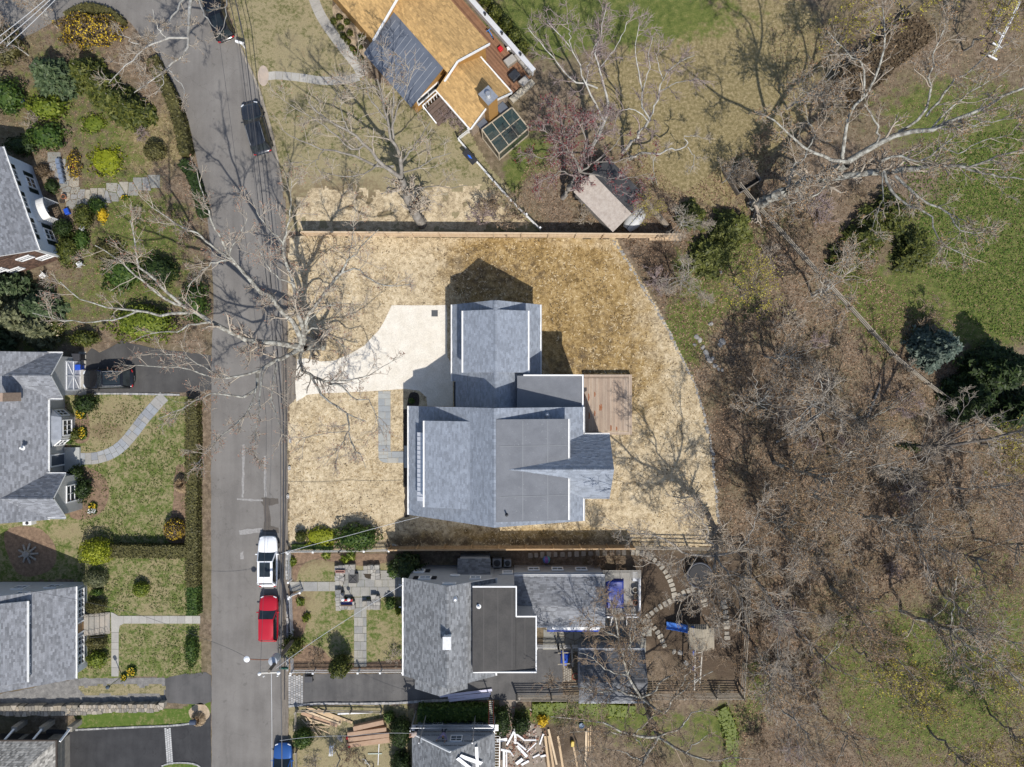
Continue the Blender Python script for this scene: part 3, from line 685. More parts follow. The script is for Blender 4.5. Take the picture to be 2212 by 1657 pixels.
# brown shingles hung on the end wall, course by course
V,T = [],[]
for k in range(27):
 z = k * .17; u = RUN.uniform(-.1,.1)
 while u < 9.0:
  w = RUN.uniform(.14,.3); o1 = .035 * RUN.uniform(.6,1.3); zz = min(z + .19,4.5)
  V += [fa.p(u,.02 + o1,z),fa.p(u + w,.02 + o1,z),fa.p(u + w,.02,zz),fa.p(u,.02,zz)]; T.append(RUN.random()); u += w + .006
A = np.array([p[:] for p in V]); sh = mesh_np("wall_shingles",A,np.arange(len(A)).reshape(-1,4),brown,HA,tone=T); sh["kind"] = "stuff"
mb = MB(); mb.beam(fa.p(-.06,.09,0),fa.p(-.06,.09,4.4),.2,.16); mb.build("corner_board",white,HA)
grn = mat("dark_green_shutter",(.012,.022,.016),rough=.5)
aE = fa.a + math.pi; vd = fa.v
def wa(px,py,h,w,hh,sh=True):
 _,v = fa.uv(px,py,h); c = fa.p(-.04,v,h); window(HA,c,aE,w,hh,2,2)
 if sh:
  for s in (-1,1): shutter(HA,c + vd * s * (w / 2 + .32),aE,.42,hh,grn)
for px,py in ((30.6,376),(52.2,435),(73,492)): wa(px,py,3.5,.95,.95)
for px,py in ((73,393),(113,505)): wa(px,py,1.25,1.0,1.3)
aS = math.atan2(vd.y,vd.x)
for px,py,h in ((53,552.5,3.3),(101,565.5,1.9),(36,587.5,1.4),(-4,580,2.6)):
 u,_ = fa.uv(px,py,h); window(HA,fa.p(u,.07,h),aS,1.2,.85,2,2)
mb = MB(); hc = fa.uv(106,446,2.2)[1]              # barrel hood over the front door
for i in range(12):
 a0,a1 = math.pi * i / 12,math.pi * (i + 1) / 12
 mb.add([fa.p(u,hc + 1.0 * math.cos(a),2.15 + .55 * math.sin(a)) for u,a in ((-.03,a0),(-1.25,a0),(-1.25,a1),(-.03,a1))],[(0,1,2,3)])
 mb.add([fa.p(u,hc + .92 * math.cos(a),2.1 + .5 * math.sin(a)) for u,a in ((-.03,a0),(-.03,a1),(-1.25,a1),(-1.25,a0))],[(0,1,2,3)])
mb.build("door_hood",mat("stained_white_paint",(.70,.69,.66),(.55,.5,.44),3,.6,lo=.5,hi=.75),HA,smooth=True)
mb = MB()
for s in (-1,1):
 for u in (-.15,-1.2): mb.beam(fa.p(u,hc + s * .95,0),fa.p(u,hc + s * .95,2.15),.09,.09)
 for i in range(7): mb.beam(fa.p(-.2 - i * .15,hc + s * .95,.1),fa.p(-.2 - i * .15,hc + s * .95,2.1),.02,.04)
 for i in range(7): mb.beam(fa.p(-.15,hc + s * .95,.3 + i * .27),fa.p(-1.2,hc + s * .95,.3 + i * .27),.02,.04)
mb.build("lattice",white,HA); door(HA,fa.p(-.04,hc,1.05),aE,1.0,2.0,grn)

# ================================================================== grey house with the two front gables
HB = thing("house","grey sided house with two front gables and a white garage door","house",W(90,940))
sidB = siding("taupe_clapboard",(.42,.42,.405)); fr = WF
gable(HB,fr,-54.2,-42.2,-12.4,2.85,3.0,3.0,-48.2,6.6,R_B,sidB,over=.3)
fB = Frame((-40.9,.7),(0,1)); gable(HB,fB,-2.05,2.05,0,6.0,3.0,3.0,0,4.75,R_B,sidB,over=.28)
fB2 = Frame((-40.6,-10.2),(0,1)); gable(HB,fB2,-1.98,1.98,0,6.0,3.05,3.05,0,4.85,R_B,sidB,over=.28)
# garage door with crossed braces
gx,gy = -41.08,.72
mb = MB(); mb.box((gx + .03,gy,1.1),(.06,2.75,2.2)); gd = mb.build("garage_door",mat("grey_white_door",(.50,.51,.55),rough=.5),HB)
mb = MB()
for y in (-1.33,0,1.33): mb.box((gx + .08,gy + y,1.1),(.04,.1,2.2))
for z in (.05,1.1,2.15): mb.box((gx + .085,gy,z),(.04,2.75,.1))
for sy in (-1,1):
 mb.beam((gx + .078,gy,1.1),(gx + .078,gy + sy * 1.3,2.1),.09,.03,up=(1,0,0)); mb.beam((gx + .078,gy,1.1),(gx + .078,gy + sy * 1.3,.1),.09,.03,up=(1,0,0))
mb.build("door_brace",white,gd)
window(HB,(-40.78,-10.15,1.7),0,1.5,1.9,2,3)
door(HB,(-42.48,-7.15,1.25),0,1.05,2.05,mat("slate_blue_door",(.06,.075,.10),rough=.35)); mb = MB(); mb.box((-41.7,-7.2,.12),(1.45,2.3,.24)); mb.build("front_step",mat("bluestone_light",(0,0,0)),HB)
# bay window with a lead hip roof
yb = -4.1; bx = -42.45
poly = [(bx,yb - 1.75),(bx + .95,yb - .95),(bx + .95,yb + .95),(bx,yb + 1.75)]
mb = MB(); mb.prism(poly,0,2.35); bay = mb.build("bay",sidB,HB)
lead = mat("lead_grey_metal",(.22,.235,.26),(.30,.32,.35),2,.4,metal=.4); mb = MB()
P0 = [(bx - .02,yb - 1.9,2.36),(bx + 1.08,yb - 1.0,2.36),(bx + 1.08,yb + 1.0,2.36),(bx - .02,yb + 1.9,2.36)]; top = [(bx - .02,yb - 1.2,2.85),(bx - .02,yb + 1.2,2.85)]
mb.add(P0 + top,[(0,1,4),(1,2,5,4),(2,3,5),(3,2,1,0)]); mb.build("bay_roof",lead,HB)
window(HB,(bx + .95,yb,1.35),0,1.4,1.35,3,2)
for sg in (-1,1): window(HB,(bx + .475,yb + sg * 1.35,1.35),math.atan2(sg * .95,.8),.75,1.3,2,2)
mb = MB(); c = W(3,858,6.3); mb.box((c.x,c.y,5.6),(.9,.75,2.4)); mb.build("chimney",mat("tan_brick",(.36,.27,.20),(.28,.2,.15),5,.9,fine=.2),HB)
pipe_vent(HB,W(46,968,4.6) - Vector((0,0,.2)),.1,.35,white)
mb = MB(); c = W(64,1125,.4); mb.box((c.x,c.y - .15,.4),(.8,.4,.75)); a = mb.build("heat_pump",white,HB); mb = MB(); mb.lathe((c.x,c.y - .15,.78),[(.16,0),(.16,.02)],14); mb.build("fan_grille",black,a)

# ================================================================== grey house with the long window row
HC = thing("house","grey roofed house with a row of front windows and stone steps","house",W(90,1370))
sidC = siding("pale_blue_clapboard",(.46,.50,.55)); fC = WF
gable(HC,fC,-52.5,-40.05,-27.1,-18.65,2.4,2.4,-46.3,6.4,R_B,sidC,over=.3)
dormer(HC,fC,-42.85,-46.2,-26.4,-19.25,4.9,6.35,R_B,sidC,2.6)
for y in (-20.1,-21.0,-24.6,-25.5): window(HC,(-43.05,y,4.35),0,.75,.75,2,2)
for y in (-20.55,-25.05):
 for s in (-.95,.95): shutter(HC,(-43.06,y + s,4.35),0,.4,.8,grn)
for y in (-19.6,-20.5,-21.4): window(HC,(-40.33,y,1.35),0,.78,1.3,2,3)
for y in (-24.0,-24.9,-25.8): window(HC,(-40.33,y,1.35),0,.78,1.3,2,3)
door(HC,(-40.33,-22.75,1.2),0,1.0,2.0,mat("varnished_oak",(.30,.18,.08),(.22,.12,.05),4,.4))
for x,h in ((-42.6,1.6),(-44.0,4.0),(-45.4,2.0)): window(HC,(x,-18.88,h),math.pi / 2,1.1,1.0,2,2)
STEP = thing("steps","stone entrance steps with black iron railings","steps",W(214,1345))
bs = mat("mixed_bluestone",(.25,.24,.215),(.34,.30,.25),1.6,.85,fine=.15)
for i in range(5):
 xx = W(191 + i * 9.5,1345).x; mb = MB(); hh = .75 - i * .15; mb.box((xx + .21,W(0,1345).y,hh / 2),(.43,2.0,hh)); mb.build("step",bs,STEP)
mb = MB();
for y in (W(0,1345).y - .98,W(0,1345).y + .98):
 p,q = W(191,0),W(238,0); mb.tube([(p.x,y,1.6),(q.x,y,1.0)],.02,6); mb.tube([(p.x,y,.9),(q.x,y,.3)],.015,6)
 for i in range(9): xx = p.x + (q.x - p.x) * i / 8; mb.tube([(xx,y,.8 - .6 * i / 8),(xx,y,1.6 - .6 * i / 8)],.012,5)
mb.build("railing",mat("black_iron",(.015,.015,.016),rough=.5),STEP)

# ================================================================== shake roofed garage house at the lower left corner
HD = thing("house","silvery shake roofed building with white braced posts above the dark driveway","house",W(60,1630))
stone = mat("fieldstone",(.30,.27,.22),(.22,.20,.17),2.5,.9,bump=.5,bscale=14,fine=.25)
c0 = W(160,1590); mb = MB(); mb.box((-47.8,-36.6,1.3),(11.6,6.6,2.6)); mb.build("wall",stone,HD)
zr = 2.9
roof_plane(HD,[(-41.6,-32.6,zr),(-53,-32.6,zr),(-53,-36.3,5.2),(-45.4,-36.3,5.2)],R_SHAKE,brown,course=.2,tab=.2)
roof_plane(HD,[(-41.6,-32.6,zr),(-45.4,-36.3,5.2),(-41.6,-40.0,zr)],R_SHAKE,brown,course=.2,tab=.2)
mb = MB()
mb.beam((-53,-32.54,zr - .05),(-41.55,-32.54,zr - .05),.1,.16); mb.beam((-41.52,-32.5,zr - .05),(-41.52,-40,zr - .05),.1,.16); mb.build("roof_edge_trim",mat("dark_wood_trim",(.06,.045,.035),rough=.8),HD)
for px in (8,68,128):
 p = W(px + 22,1578,1.6); mb = MB(); mb.box((p.x,p.y + .1,.8),(.5,.45,1.6)); mb.build("stone_pier",stone,HD)
 mb = MB(); mb.beam((p.x,p.y + .1,1.6),(p.x - .2,-32.7,2.72),.16,.16); mb.build("brace",white,HD)
for x in (-50.2,-47.4,-44.6): mb = MB(); mb.box((x,-33.27,1.0),(2.2,.06,1.9)); mb.build("dark_opening",black,HD)

# ================================================================== orange roofed house at the top
HO = thing("house","house with orange cedar shingle roofs, chimney and slate blue porch roof","house",W(930,120))
ocl = siding("orange_clapboard",(.40,.215,.06)); hrO = 6.4
fo = Frame(W(988,132,hrO).to_2d(),(117,103))     # u to the north east, v to the north west
gable(HO,fo,-fo.uv(965,156,5.2)[0] * -1,fo.uv(1057,96,4.4)[0],0,9,5.25,4.5,0,hrO,R_OR,ocl,over=.3,gut=False)
ua,ub = fo.uv(965,156,5.2)[0],fo.uv(888,232,3.1)[0]
v0o = fo.uv(888,232,3.1)[1]; v1o = fo.uv(785,115,3.1)[1]
slate = mat("slate_blue_membrane",(.085,.10,.13),(.11,.125,.155),1.2,.6,fine=.05)
roof_plane(HO,[fo.p(ua + .02,v0o,5.1),fo.p(ua + .02,v1o,5.1),fo.p(ub,v1o,3.1),fo.p(ub,v0o,3.1)],slate,white,.12,False,"porch_roof")
mb = MB(); n = 12
for i in range(1,n): v = v0o + (v1o - v0o) * i / n; mb.beam(fo.p(ua - .3,v,4.94),fo.p(ub + .1,v,3.15),.03,.03)
mb.build("roof_seam",mat("pale_seam",(.30,.31,.33),rough=.6),HO)
mb = MB(); sec = [(ub + .5,0),(ua + .4,0),(ua + .4,4.9),(ub + .5,3.2)]; w0,w1 = v0o + .4,v1o - .3
mb.add([fo.p(u,w0,z) for u,z in sec] + [fo.p(u,w1,z) for u,z in sec],[(0,1,2,3),(7,6,5,4)] + [(i,4 + i,4 + (i + 1) % 4,(i + 1) % 4) for i in range(4)]); mb.build("wall",ocl,HO)
mb = MB(); uE = fo.uv(1057,96,4.4)[0]
mb.beam(fo.p(ua - .6,-.06,4.98),fo.p(0,-.06,hrO + .02),.12,.22); mb.beam(fo.p(0,-.06,hrO + .02),fo.p(uE,-.06,4.53),.12,.22); mb.build("rake_board",white,HO)
# higher block to the north west
hr1 = 8.0
v1b = fo.uv(806,86,4.2)[1]; u1w = fo.uv(806,86,4.2)[0]; u1r = fo.uv(897,-20,hr1)[0]
gable(HO,fo,u1w,u1r + (u1r - u1w),v1b,v1b + 14,4.2,4.2,u1r,hr1,R_OR,ocl,over=.3,gut=False)
mb = MB(); mb.beam(fo.p(u1w,v1b - .06,4.22),fo.p(u1r,v1b - .06,hr1 + .02),.12,.22); mb.build("rake_board",white,HO)
# lower block to the south east
he3 = 3.0; uw3,ue3 = fo.uv(1015,277,he3)[0],fo.uv(1106,202,he3)[0]; ve3 = (fo.uv(1015,277,he3)[1] + fo.uv(1106,202,he3)[1]) / 2
gable(HO,fo,uw3,ue3,ve3,.6,he3,he3,(uw3 + ue3) / 2,5.0,R_OR,mat("tan_rubble_wall",(.33,.26,.19),(.22,.17,.13),6,.9,bump=.4,bscale=14,fine=.3),over=.28)
mb = MB(); um = (uw3 + ue3) / 2; mb.beam(fo.p(uw3,ve3 - .05,he3 + .02),fo.p(um,ve3 - .05,5.02),.1,.2); mb.beam(fo.p(um,ve3 - .05,5.02),fo.p(ue3,ve3 - .05,he3 + .02),.1,.2); mb.build("rake_board",white,HO)
cu,cv = um - .05,ve3 + .15
mb = MB(); mb.prism([tuple(fo.p(cu + a,cv + b,0))[:2] for a,b in ((-.52,-.6),(.52,-.6),(.52,.6),(-.52,.6))],0,6.3); ch = mb.build("chimney",ocl,HO)
mb = MB(); mb.prism([tuple(fo.p(cu + a,cv + b,0))[:2] for a,b in ((-.58,-.66),(.58,-.66),(.58,.66),(-.58,.66))],6.3,6.4); mb.build("chimney_cap",alu,ch)
mb = MB(); mb.lathe(fo.p(cu,cv,6.42),[(.18,0),(.18,.3),(.25,.31),(.25,.42),(.2,.48)],14); mb.build("flue",alu,ch)
for s in (-1,1):
 mb = MB(); mb.prism([tuple(fo.p(cu + s * 1.15 + a,cv - .35 + b,0))[:2] for a,b in ((-.45,-.55),(.45,-.55),(.45,.35),(-.45,.35))],2.2,2.28); mb.build("side_roof",slate,HO)
# porch steps and rail by the slate roof
mb = MB(); vs = v0o - .2
for k in range(5): mb.prism([tuple(fo.p(a,b,0))[:2] for a,b in ((ub + 1.2,vs - .3 - k * .36),(ub + 3.4,vs - .3 - k * .36),(ub + 3.4,vs + .04 - k * .36),(ub + 1.2,vs + .04 - k * .36))],0,.8 - k * .16)
mb.build("porch_steps",mat("brown_decking",(.10,.07,.055),(.14,.10,.08),3,.8,fine=.2),HO)
mb = MB()
for k in range(8): mb.beam(fo.p(ub + 1.1 + k * .33,vs + .12,.8),fo.p(ub + 1.1 + k * .33,vs + .12,1.7),.06,.06)
mb.beam(fo.p(ub + 1.1,vs + .12,1.72),fo.p(ub + 3.5,vs + .12,1.72),.1,.08); mb.beam(fo.p(ub + 1.1,vs + .12,1.7),fo.p(ub + 1.1,vs - 1.7,.95),.1,.08); mb.build("porch_rail",white,HO)
window(HO,fo.p(ub + 2.2,v0o + .39,1.9),math.atan2(-fo.v.y,-fo.v.x),2.6,1.1,2,1)
# ================================================================== grey neighbour with the black membrane roof
HE = thing("house","grey house with a black membrane roof and a long shingled rear room","house",W(1000,1350))
sidE = siding("blue_grey_clapboard",(.30,.32,.35)); f = WF
gable(HE,f,-9.49,-1.44,-25.6,-17.05,5.5,5.5,-5.46,8.2,R_E,sidE,over=.3)
gable(HE,f,-8.5,-3.9,-26.75,-25.0,5.45,5.45,-6.2,7.0,R_E,sidE,over=.3,gut=False)
roof_plane(HE,[(-3.35,-24.5,7.5),(-3.35,-17.3,7.5),(.32,-17.3,7.25),(.32,-24.5,7.25)],membrane_b,white,.14,False,"membrane_roof")
roof_plane(HE,[(.34,-24.55,7.24),(.34,-19.9,7.24),(2.02,-19.9,7.1),(2.02,-24.55,7.1)],membrane_b,white,.14,False,"membrane_roof")
mb = MB(); mb.box((-1.4,-20.9,3.55),(3.2,6.9,7.1)); mb.box((.9,-22.2,3.45),(1.9,4.4,6.9)); mb.build("wall",sidE,HE)
mb = MB(); mb.box((.36,-18.55,7.26),(.1,2.6,.22)); mb.box((-1.5,-17.26,7.4),(3.7,.1,.22)); mb.box((2.06,-22.2,7.1),(.1,4.8,.22)); mb.box((1.2,-19.86,7.17),(1.7,.1,.2)); mb.box((-.6,-24.56,7.3),(5.4,.1,.2)); mb.build("roof_edge_trim",white,HE)
mb = MB()
for x in (-2.4,-1.2,.0,1.1): mb.beam((x,-24.4,7.50 - (x + 3.35) * .068),(x,-17.5 if x < .3 else -20.0,7.50 - (x + 3.35) * .068),.04,.008)
mb.build("membrane_seam",mat("membrane_seam_dark",(.075,.07,.066),rough=.7),HE)
# side bay with its own little roof
mb = MB(); mb.box((-3.45,-16.75,1.4),(2.7,1.3,2.8)); mb.build("bay",sidE,HE)
roof_plane(HE,[(-4.95,-15.95,2.85),(-1.95,-15.95,2.85),(-1.95,-17.3,3.5),(-4.95,-17.3,3.5)],R_DARK,white)
for px,py,h,w,hh,sh in ((906,1230,2.3,.9,.9,1),(918,1248.5,4.7,1.0,.85,2),(1027,1247.5,4.7,.9,.8,0),(970.5,1262.5,6.6,1.1,.35,0)):
 c = W(px,py,h); c.y = -17.26; window(HE,c,math.pi / 2,w,hh,2,2)
 for s in ((-1,1) if sh == 2 else (1,) if sh else ()): shutter(HE,c + Vector((s * (w / 2 + .32),0,0)),math.pi / 2,.45,hh,black)
mb = MB(); c = W(983,1239.5,4); mb.tube([(c.x + .42 * math.cos(t * .3142),-17.2,3.9 + .22 * math.sin(t * .3142)) for t in range(21)],.05,6); ov = mb.build("oval_window",white,HE)
mb = MB(); mb.add([(c.x + .4 * math.cos(t * .3142),-17.21,3.9 + .2 * math.sin(t * .3142)) for t in range(20)],[tuple(range(20))]); mb.build("pane",glass_m,ov)
c = W(983,1293,7.6); mb = MB(); mb.lathe(c - Vector((0,0,.25)),[(.24,0),(.24,.22),(.3,.3),(.3,.4),(.2,.52),(.08,.58)],14); mb.build("roof_ventilator",alu,HE,smooth=True)
c = W(966.5,1385,8.3); mb = MB(); mb.box((c.x,c.y,8.15),(.62,1.0,1.3)); ch = mb.build("chimney",white,HE); mb = MB(); mb.box((c.x,c.y,8.83),(.7,1.08,.06)); mb.build("chimney_cap",alu,ch)
pipe_vent(HE,W(1034,1310,7.45),.1,.35,white)
# porch roof over the front door
roof_plane(HE,[(-10.1,-21.1,2.75),(-10.1,-18.9,2.75),(-9.2,-18.9,3.05),(-9.2,-21.1,3.05)],R_DARK,white)
mb = MB()
for y in (-18.95,-21.05): mb.beam((-10.05,y,0),(-10.05,y,2.7),.14,.14); mb.beam((-10.6,y + .1,.95),(-9.3,y,.95),.08,.1)
mb.build("porch_post",white,HE); door(HE,(-9.2,-20.0,1.15),math.pi,1.0,2.0,mat("dark_door_paint",(0,0,0)))
# long rear room
gx0,gx1 = .2,8.45; fE = Frame((0,-20.05),(0,1))
roof_plane(HE,[(gx0,-22.05,3.0),(gx1,-22.05,3.0),(gx1,-20.0,3.75),(gx0,-20.0,3.75)],R_B,white)
roof_plane(HE,[(gx0,-17.5,3.0),(gx1,-17.5,3.0),(gx1,-20.0,3.75),(gx0,-20.0,3.75)],R_B,white)
mb = MB(); sec = [(-17.25,0),(-21.8,0),(-21.8,2.9),(-20.0,3.6),(-17.25,2.8)]; mb.add([(gx0,y,z) for y,z in sec] + [(gx1 - .2,y,z) for y,z in sec],[(4,3,2,1,0),(5,6,7,8,9)] + [(i,5 + i,5 + (i + 1) % 5,(i + 1) % 5) for i in range(5)]); mb.build("wall",sidE,HE)
gutter(HE,(gx0,-17.44,2.93),(gx1,-17.44,2.93)); gutter(HE,(gx0 + 1.9,-22.11,2.93),(gx1,-22.11,2.93))
window(HE,(-.4,-17.4,2.2),math.pi / 2,.9,.9,1,2)
mb = MB(); mb.box((-.4,-18.2,1.4),(1.6,1.6,2.8)); mb.build("wall",sidE,HE)
for x in (2.0,4.2,6.4): window(HE,(x,-17.2,1.8),math.pi / 2,1.0,.9,2,1)
pipe_vent(HE,W(1138,1310,3.5),.07,.4,white); pipe_vent(HE,W(1131,1332,3.4),.07,.3,white)
# retractable awning: white case and blue cloth
mb = MB(); mb.box((5.6,-22.35,2.72),(4.8,.3,.2)); aw = mb.build("awning_case",white,HE)
mb = MB(); mb.add([(3.2,-22.5,2.7),(8.0,-22.5,2.7),(8.0,-22.75,2.5),(3.2,-22.75,2.5)],[(3,2,1,0)]); mb.build("awning_cloth",mat("blue_awning_cloth",(.02,.05,.30),rough=.8),aw)
mb = MB()
for x in (3.6,5.6,7.6): mb.beam((x,-22.05,2.85),(x,-22.35,2.85),.08,.06)
mb.build("awning_bracket",black,aw)

DK2 = thing("deck","weathered grey deck with white railings beside the rear room","deck",(10.2,-19.7,0))
gw = mat("weathered_grey_board",(.24,.225,.20),(.31,.295,.265),2,.85,fine=.15,stretch=(3,.4,1))
for i in range(20):
 mb = MB(); mb.box((8.46 + .085 + i * .172,-19.72,.86 + RUN.uniform(-.003,.003)),(.162,3.9,.04)); mb.build("deck_board",gw,DK2)
mb = MB()
for x in (8.6,11.8):
 for y in (-21.5,-17.9): mb.box((x,y,.42),(.14,.14,.84))
mb.build("deck_frame",gw,DK2)
mb = MB()
for (xa,ya),(xb,yb_) in (((11.85,-17.9),(11.85,-21.62)),((10.6,-21.62),(11.85,-21.62)),((8.55,-19.0),(8.55,-21.62)),((8.55,-21.62),(9.3,-21.62))):
 L = math.hypot(xb - xa,yb_ - ya); mb.beam((xa,ya,1.85),(xb,yb_,1.85),.12,.06); mb.beam((xa,ya,1.0),(xb,yb_,1.0),.06,.06)
 for k in range(int(L / .13)): t = (k + .5) / int(L / .13); mb.beam((xa + (xb - xa) * t,ya + (yb_ - ya) * t,1.0),(xa + (xb - xa) * t,ya + (yb_ - ya) * t,1.85),.035,.035)
 for p in ((xa,ya),(xb,yb_)): mb.box((p[0],p[1],1.4),(.14,.14,1.1))
mb.beam((10.6,-21.62,1.85),(10.75,-22.6,1.1),.1,.08); mb.beam((9.3,-21.62,1.85),(9.2,-22.6,1.1),.1,.08); mb.build("railing",white,DK2)
for k in range(4): mb = MB(); mb.box((9.95,-21.9 - k * .28,.35 - k * .09),(1.3,.28,.7 - k * .18)); mb.build("deck_step",gw,DK2)
mb = MB()
for k in range(7): mb.beam((8.3 + k * .02,-17.25 - k * .11,2.15),(11.9,-17.25 - k * .11,2.15),.07,.03)
for x in (8.4,10.1,11.8): mb.beam((x,-17.2,2.1),(x,-18.0,2.1),.06,.08); mb.beam((x,-17.9,.88),(x,-17.9,2.1),.1,.1)
mb.build("slatted_canopy",gw,DK2)
tarp_m = mat("blue_tarpaulin",(.008,.02,.17),(.015,.04,.26),.9,.35,bump=.15,bscale=3)
xs = np.linspace(8.75,10.5,15); ys = np.linspace(-21.1,-18.25,20); X,Y = np.meshgrid(xs,ys); Z = 1.28 + .08 * vnoise(X,Y,.7,5) - .5 * ((np.abs(X - 9.62) > .82) | (np.abs(Y + 19.68) > 1.36))
a = (np.arange(19)[:,None] * 15 + np.arange(14)[None,:]).ravel()
o = mesh_np("tarpaulin",np.stack([X.ravel(),Y.ravel(),Z.ravel()],1),np.stack([a,a + 1,a + 16,a + 15],1),tarp_m,smooth=True); tag(o,"blue tarpaulin spread over furniture on the weathered deck","tarpaulin")
pot_m = mat("dark_plant_pot",(.06,.05,.045),rough=.7); soil_m = mat("pot_soil",(.04,.03,.02),rough=.95)
def pot(px,py,z,r,h,m,label,group=None,leaf=None):
 c = W(px,py,z); c.z = z; o = thing("plant_pot",label,"plant pot",c,group); mb = MB(); mb.lathe(c,[(r * .7,0),(r,h),(r * 1.1,h),(r * 1.1,h + .03),(r * .92,h + .03),(r * .92,h - .04)],14); mb.build("pot",m,o)
 mb = MB(); mb.lathe(c + Vector((0,0,h - .06)),[(r * .9,0),(r * .9,.03)],12); mb.build("soil",leaf or soil_m,o); return o
pot(1371,1272,.88,.24,.4,mat("cream_pot",(.5,.47,.4),rough=.7),"cream rimmed plant pot, uppermost of the three on the grey deck")
pot(1371,1285,.88,.22,.4,pot_m,"dark plant pot between two others on the grey deck")
pot(1371,1299,.88,.24,.4,mat("terracotta",(.36,.15,.08),rough=.8),"terracotta plant pot at the lower end of the grey deck")
mb = MB(); mb.box((8.95,-18.0,1.25),(.9,.7,.75),.3); tag(mb.build("grill",black,bevel=.08),"black covered grill in the shaded deck corner","grill")
mb = MB(); mb.box((11.45,-17.95,1.2),(.5,.9,.6)); mb.box((11.45,-17.95,1.53),(.46,.86,.06)); tag(mb.build("storage_box",mat("pale_grey_plastic",(.45,.47,.50),rough=.5),bevel=.03),"pale plastic storage box at the deck railing","box")
# condensers and garden toys along the shaded wall
for px,py,lab in ((1074,1212,"grey square air conditioner nearest the little side bay"),(1096.5,1212,"smaller grey air conditioner beside its larger twin")):
 c = W(px,py); o = thing("air_conditioner",lab,"air conditioner",c,"condensers by the shaded wall"); d = .85 if px < 1080 else .7
 mb = MB(); mb.box((c.x,c.y,.42),(d,d,.84)); mb.build("case",mat("condenser_grey",(.22,.23,.24),rough=.6),o,bevel=.05); mb = MB(); mb.lathe((c.x,c.y,.84),[(d * .38,0),(d * .38,.03),(d * .1,.05)],16); mb.build("fan_guard",black,o)
c = W(1180,1207); mb = MB(); n = 18
for k in range(6):
 t0,t1 = k / 6,(k + 1) / 6
 for a in range(3):
  for j in range(8):
   th = [2 * math.pi * (t0 + (t1 - t0) * (a + e) / 3) for e in (0,1)]; ph = [math.pi * (j + e) / 8 for e in (0,1)]; r = .36
   pt = lambda t,p: (c.x + r * math.sin(p) * math.cos(t),c.y + r * math.cos(p),r + r * math.sin(p) * math.sin(t))
   mb.add([pt(th[0],ph[0]),pt(th[1],ph[0]),pt(th[1],ph[1]),pt(th[0],ph[1])],[(0,1,2,3)],.5,k % 3)
tag(mb.build("beach_ball",[mat("ball_teal",(.10,.42,.50),rough=.3),mat("ball_purple",(.22,.10,.32),rough=.3),mat("ball_blue",(.08,.2,.5),rough=.3)],smooth=True),"striped teal and purple beach ball on the shaded ground","ball")
# flagstone patio with irregular stones
def voronoi_stones(root,poly,size,m,z,seed,name="stone",h=.03,gap=.05):
 rg = np.random.RandomState(seed); xs,ys = [p[0] for p in poly],[p[1] for p in poly]; pts = []
 for y in np.arange(min(ys),max(ys),size):
  for x in np.arange(min(xs),max(xs),size): pts.append((x + size / 2 + rg.uniform(-.3,.3) * size,y + size / 2 + rg.uniform(-.3,.3) * size))
 P = np.array(pts); P = P[inside(poly,P[:,0],P[:,1])]
 for i,p in enumerate(P):
  cell = [np.array(q) for q in ((p[0] - size,p[1] - size),(p[0] + size,p[1] - size),(p[0] + size,p[1] + size),(p[0] - size,p[1] + size))]
  for q in P[np.argsort(((P - p) ** 2).sum(1))[1:14]]:
   mid,d = (p + q) / 2,q - p; d = d / np.linalg.norm(d); mid = mid - d * gap / 2; out = []
   for k in range(len(cell)):
    a,b = cell[k],cell[(k + 1) % len(cell)]; sa,sb = (a - mid) @ d,(b - mid) @ d
    if sa <= 0: out.append(a)
    if (sa < 0) != (sb < 0): out.append(a + (b - a) * sa / (sa - sb))
   cell = out
   if len(cell) < 3: break
  if len(cell) >= 3:
   mb = MB(); mb.prism([tuple(c_) for c_ in cell],0,z + h + rg.uniform(-.008,.012),rg.rand()); mb.build(name,m[rg.randint(len(m))],root)
stones_m = [mat("patio_stone_%d" % k,c,tuple(x * .8 for x in c),2.5,.85,fine=.15) for k,c in enumerate([(.30,.285,.24),(.24,.235,.21),(.34,.31,.25),(.27,.265,.25)])]
FP = thing("flagstone_patio","patio of irregular flagstones behind the grey neighbour house","patio",W(1290,1375)); FP["kind"] = "structure"; del FP["category"]
voronoi_stones(FP,G([(1185,1350),(1300,1347),(1308,1335),(1388,1330),(1392,1385),(1380,1398),(1185,1395)]),.8,stones_m,0,5)
# detached dark garage
GE = thing("garage","detached garage with a dark shingled roof under bare branches","garage",W(1320,1460))
xa,xb = W(1250,0,2.9).x,W(1393,0,2.9).x; ya,yb2 = W(0,1516,2.9).y,W(0,1404,2.9).y
fG = Frame(((xa + xb) / 2,(ya + yb2) / 2),(0,1)); dy = (yb2 - ya) / 2; dx = (xb - xa) / 2
gable(GE,fG,-dy,dy,-dx,dx,2.9,2.9,0,4.4,R_DARK,sidE,over=.25)

# ================================================================== house being re-sided at the bottom edge
HF = thing("house","house under renovation with printed housewrap on its gable wall","house",W(975,1610))
wrap = mat("grey_housewrap",(.27,.30,.345),(.31,.34,.385),1.6,.6,bump=.25,bscale=6)
gable(HF,f,-9.05,-1.55,-44,-31.75,3.2,3.2,-5.3,6.6,R_E,wrap,over=.22,gut=False)
roof_plane(HF,[(-5.25,-44,6.66),(-5.25,-35.0,6.66),(-1.5,-35.0,3.26),(-1.5,-44,3.26)],R_DARK,R_DARK)
mb = MB(); mb.beam((-9.05,-31.7,3.24),(-5.3,-31.7,6.64),.1,.2); mb.build("rake_board",white,HF)
for x,z,w,h in ((-6.95,1.2,.9,.7),(-3.2,1.2,.9,.7),(-5.0,3.9,1.0,1.0)): window(HF,(x,-31.9,z),math.pi / 2,w,h,2,2)
ink = mat("black_print",(.02,.02,.025),rough=.6)
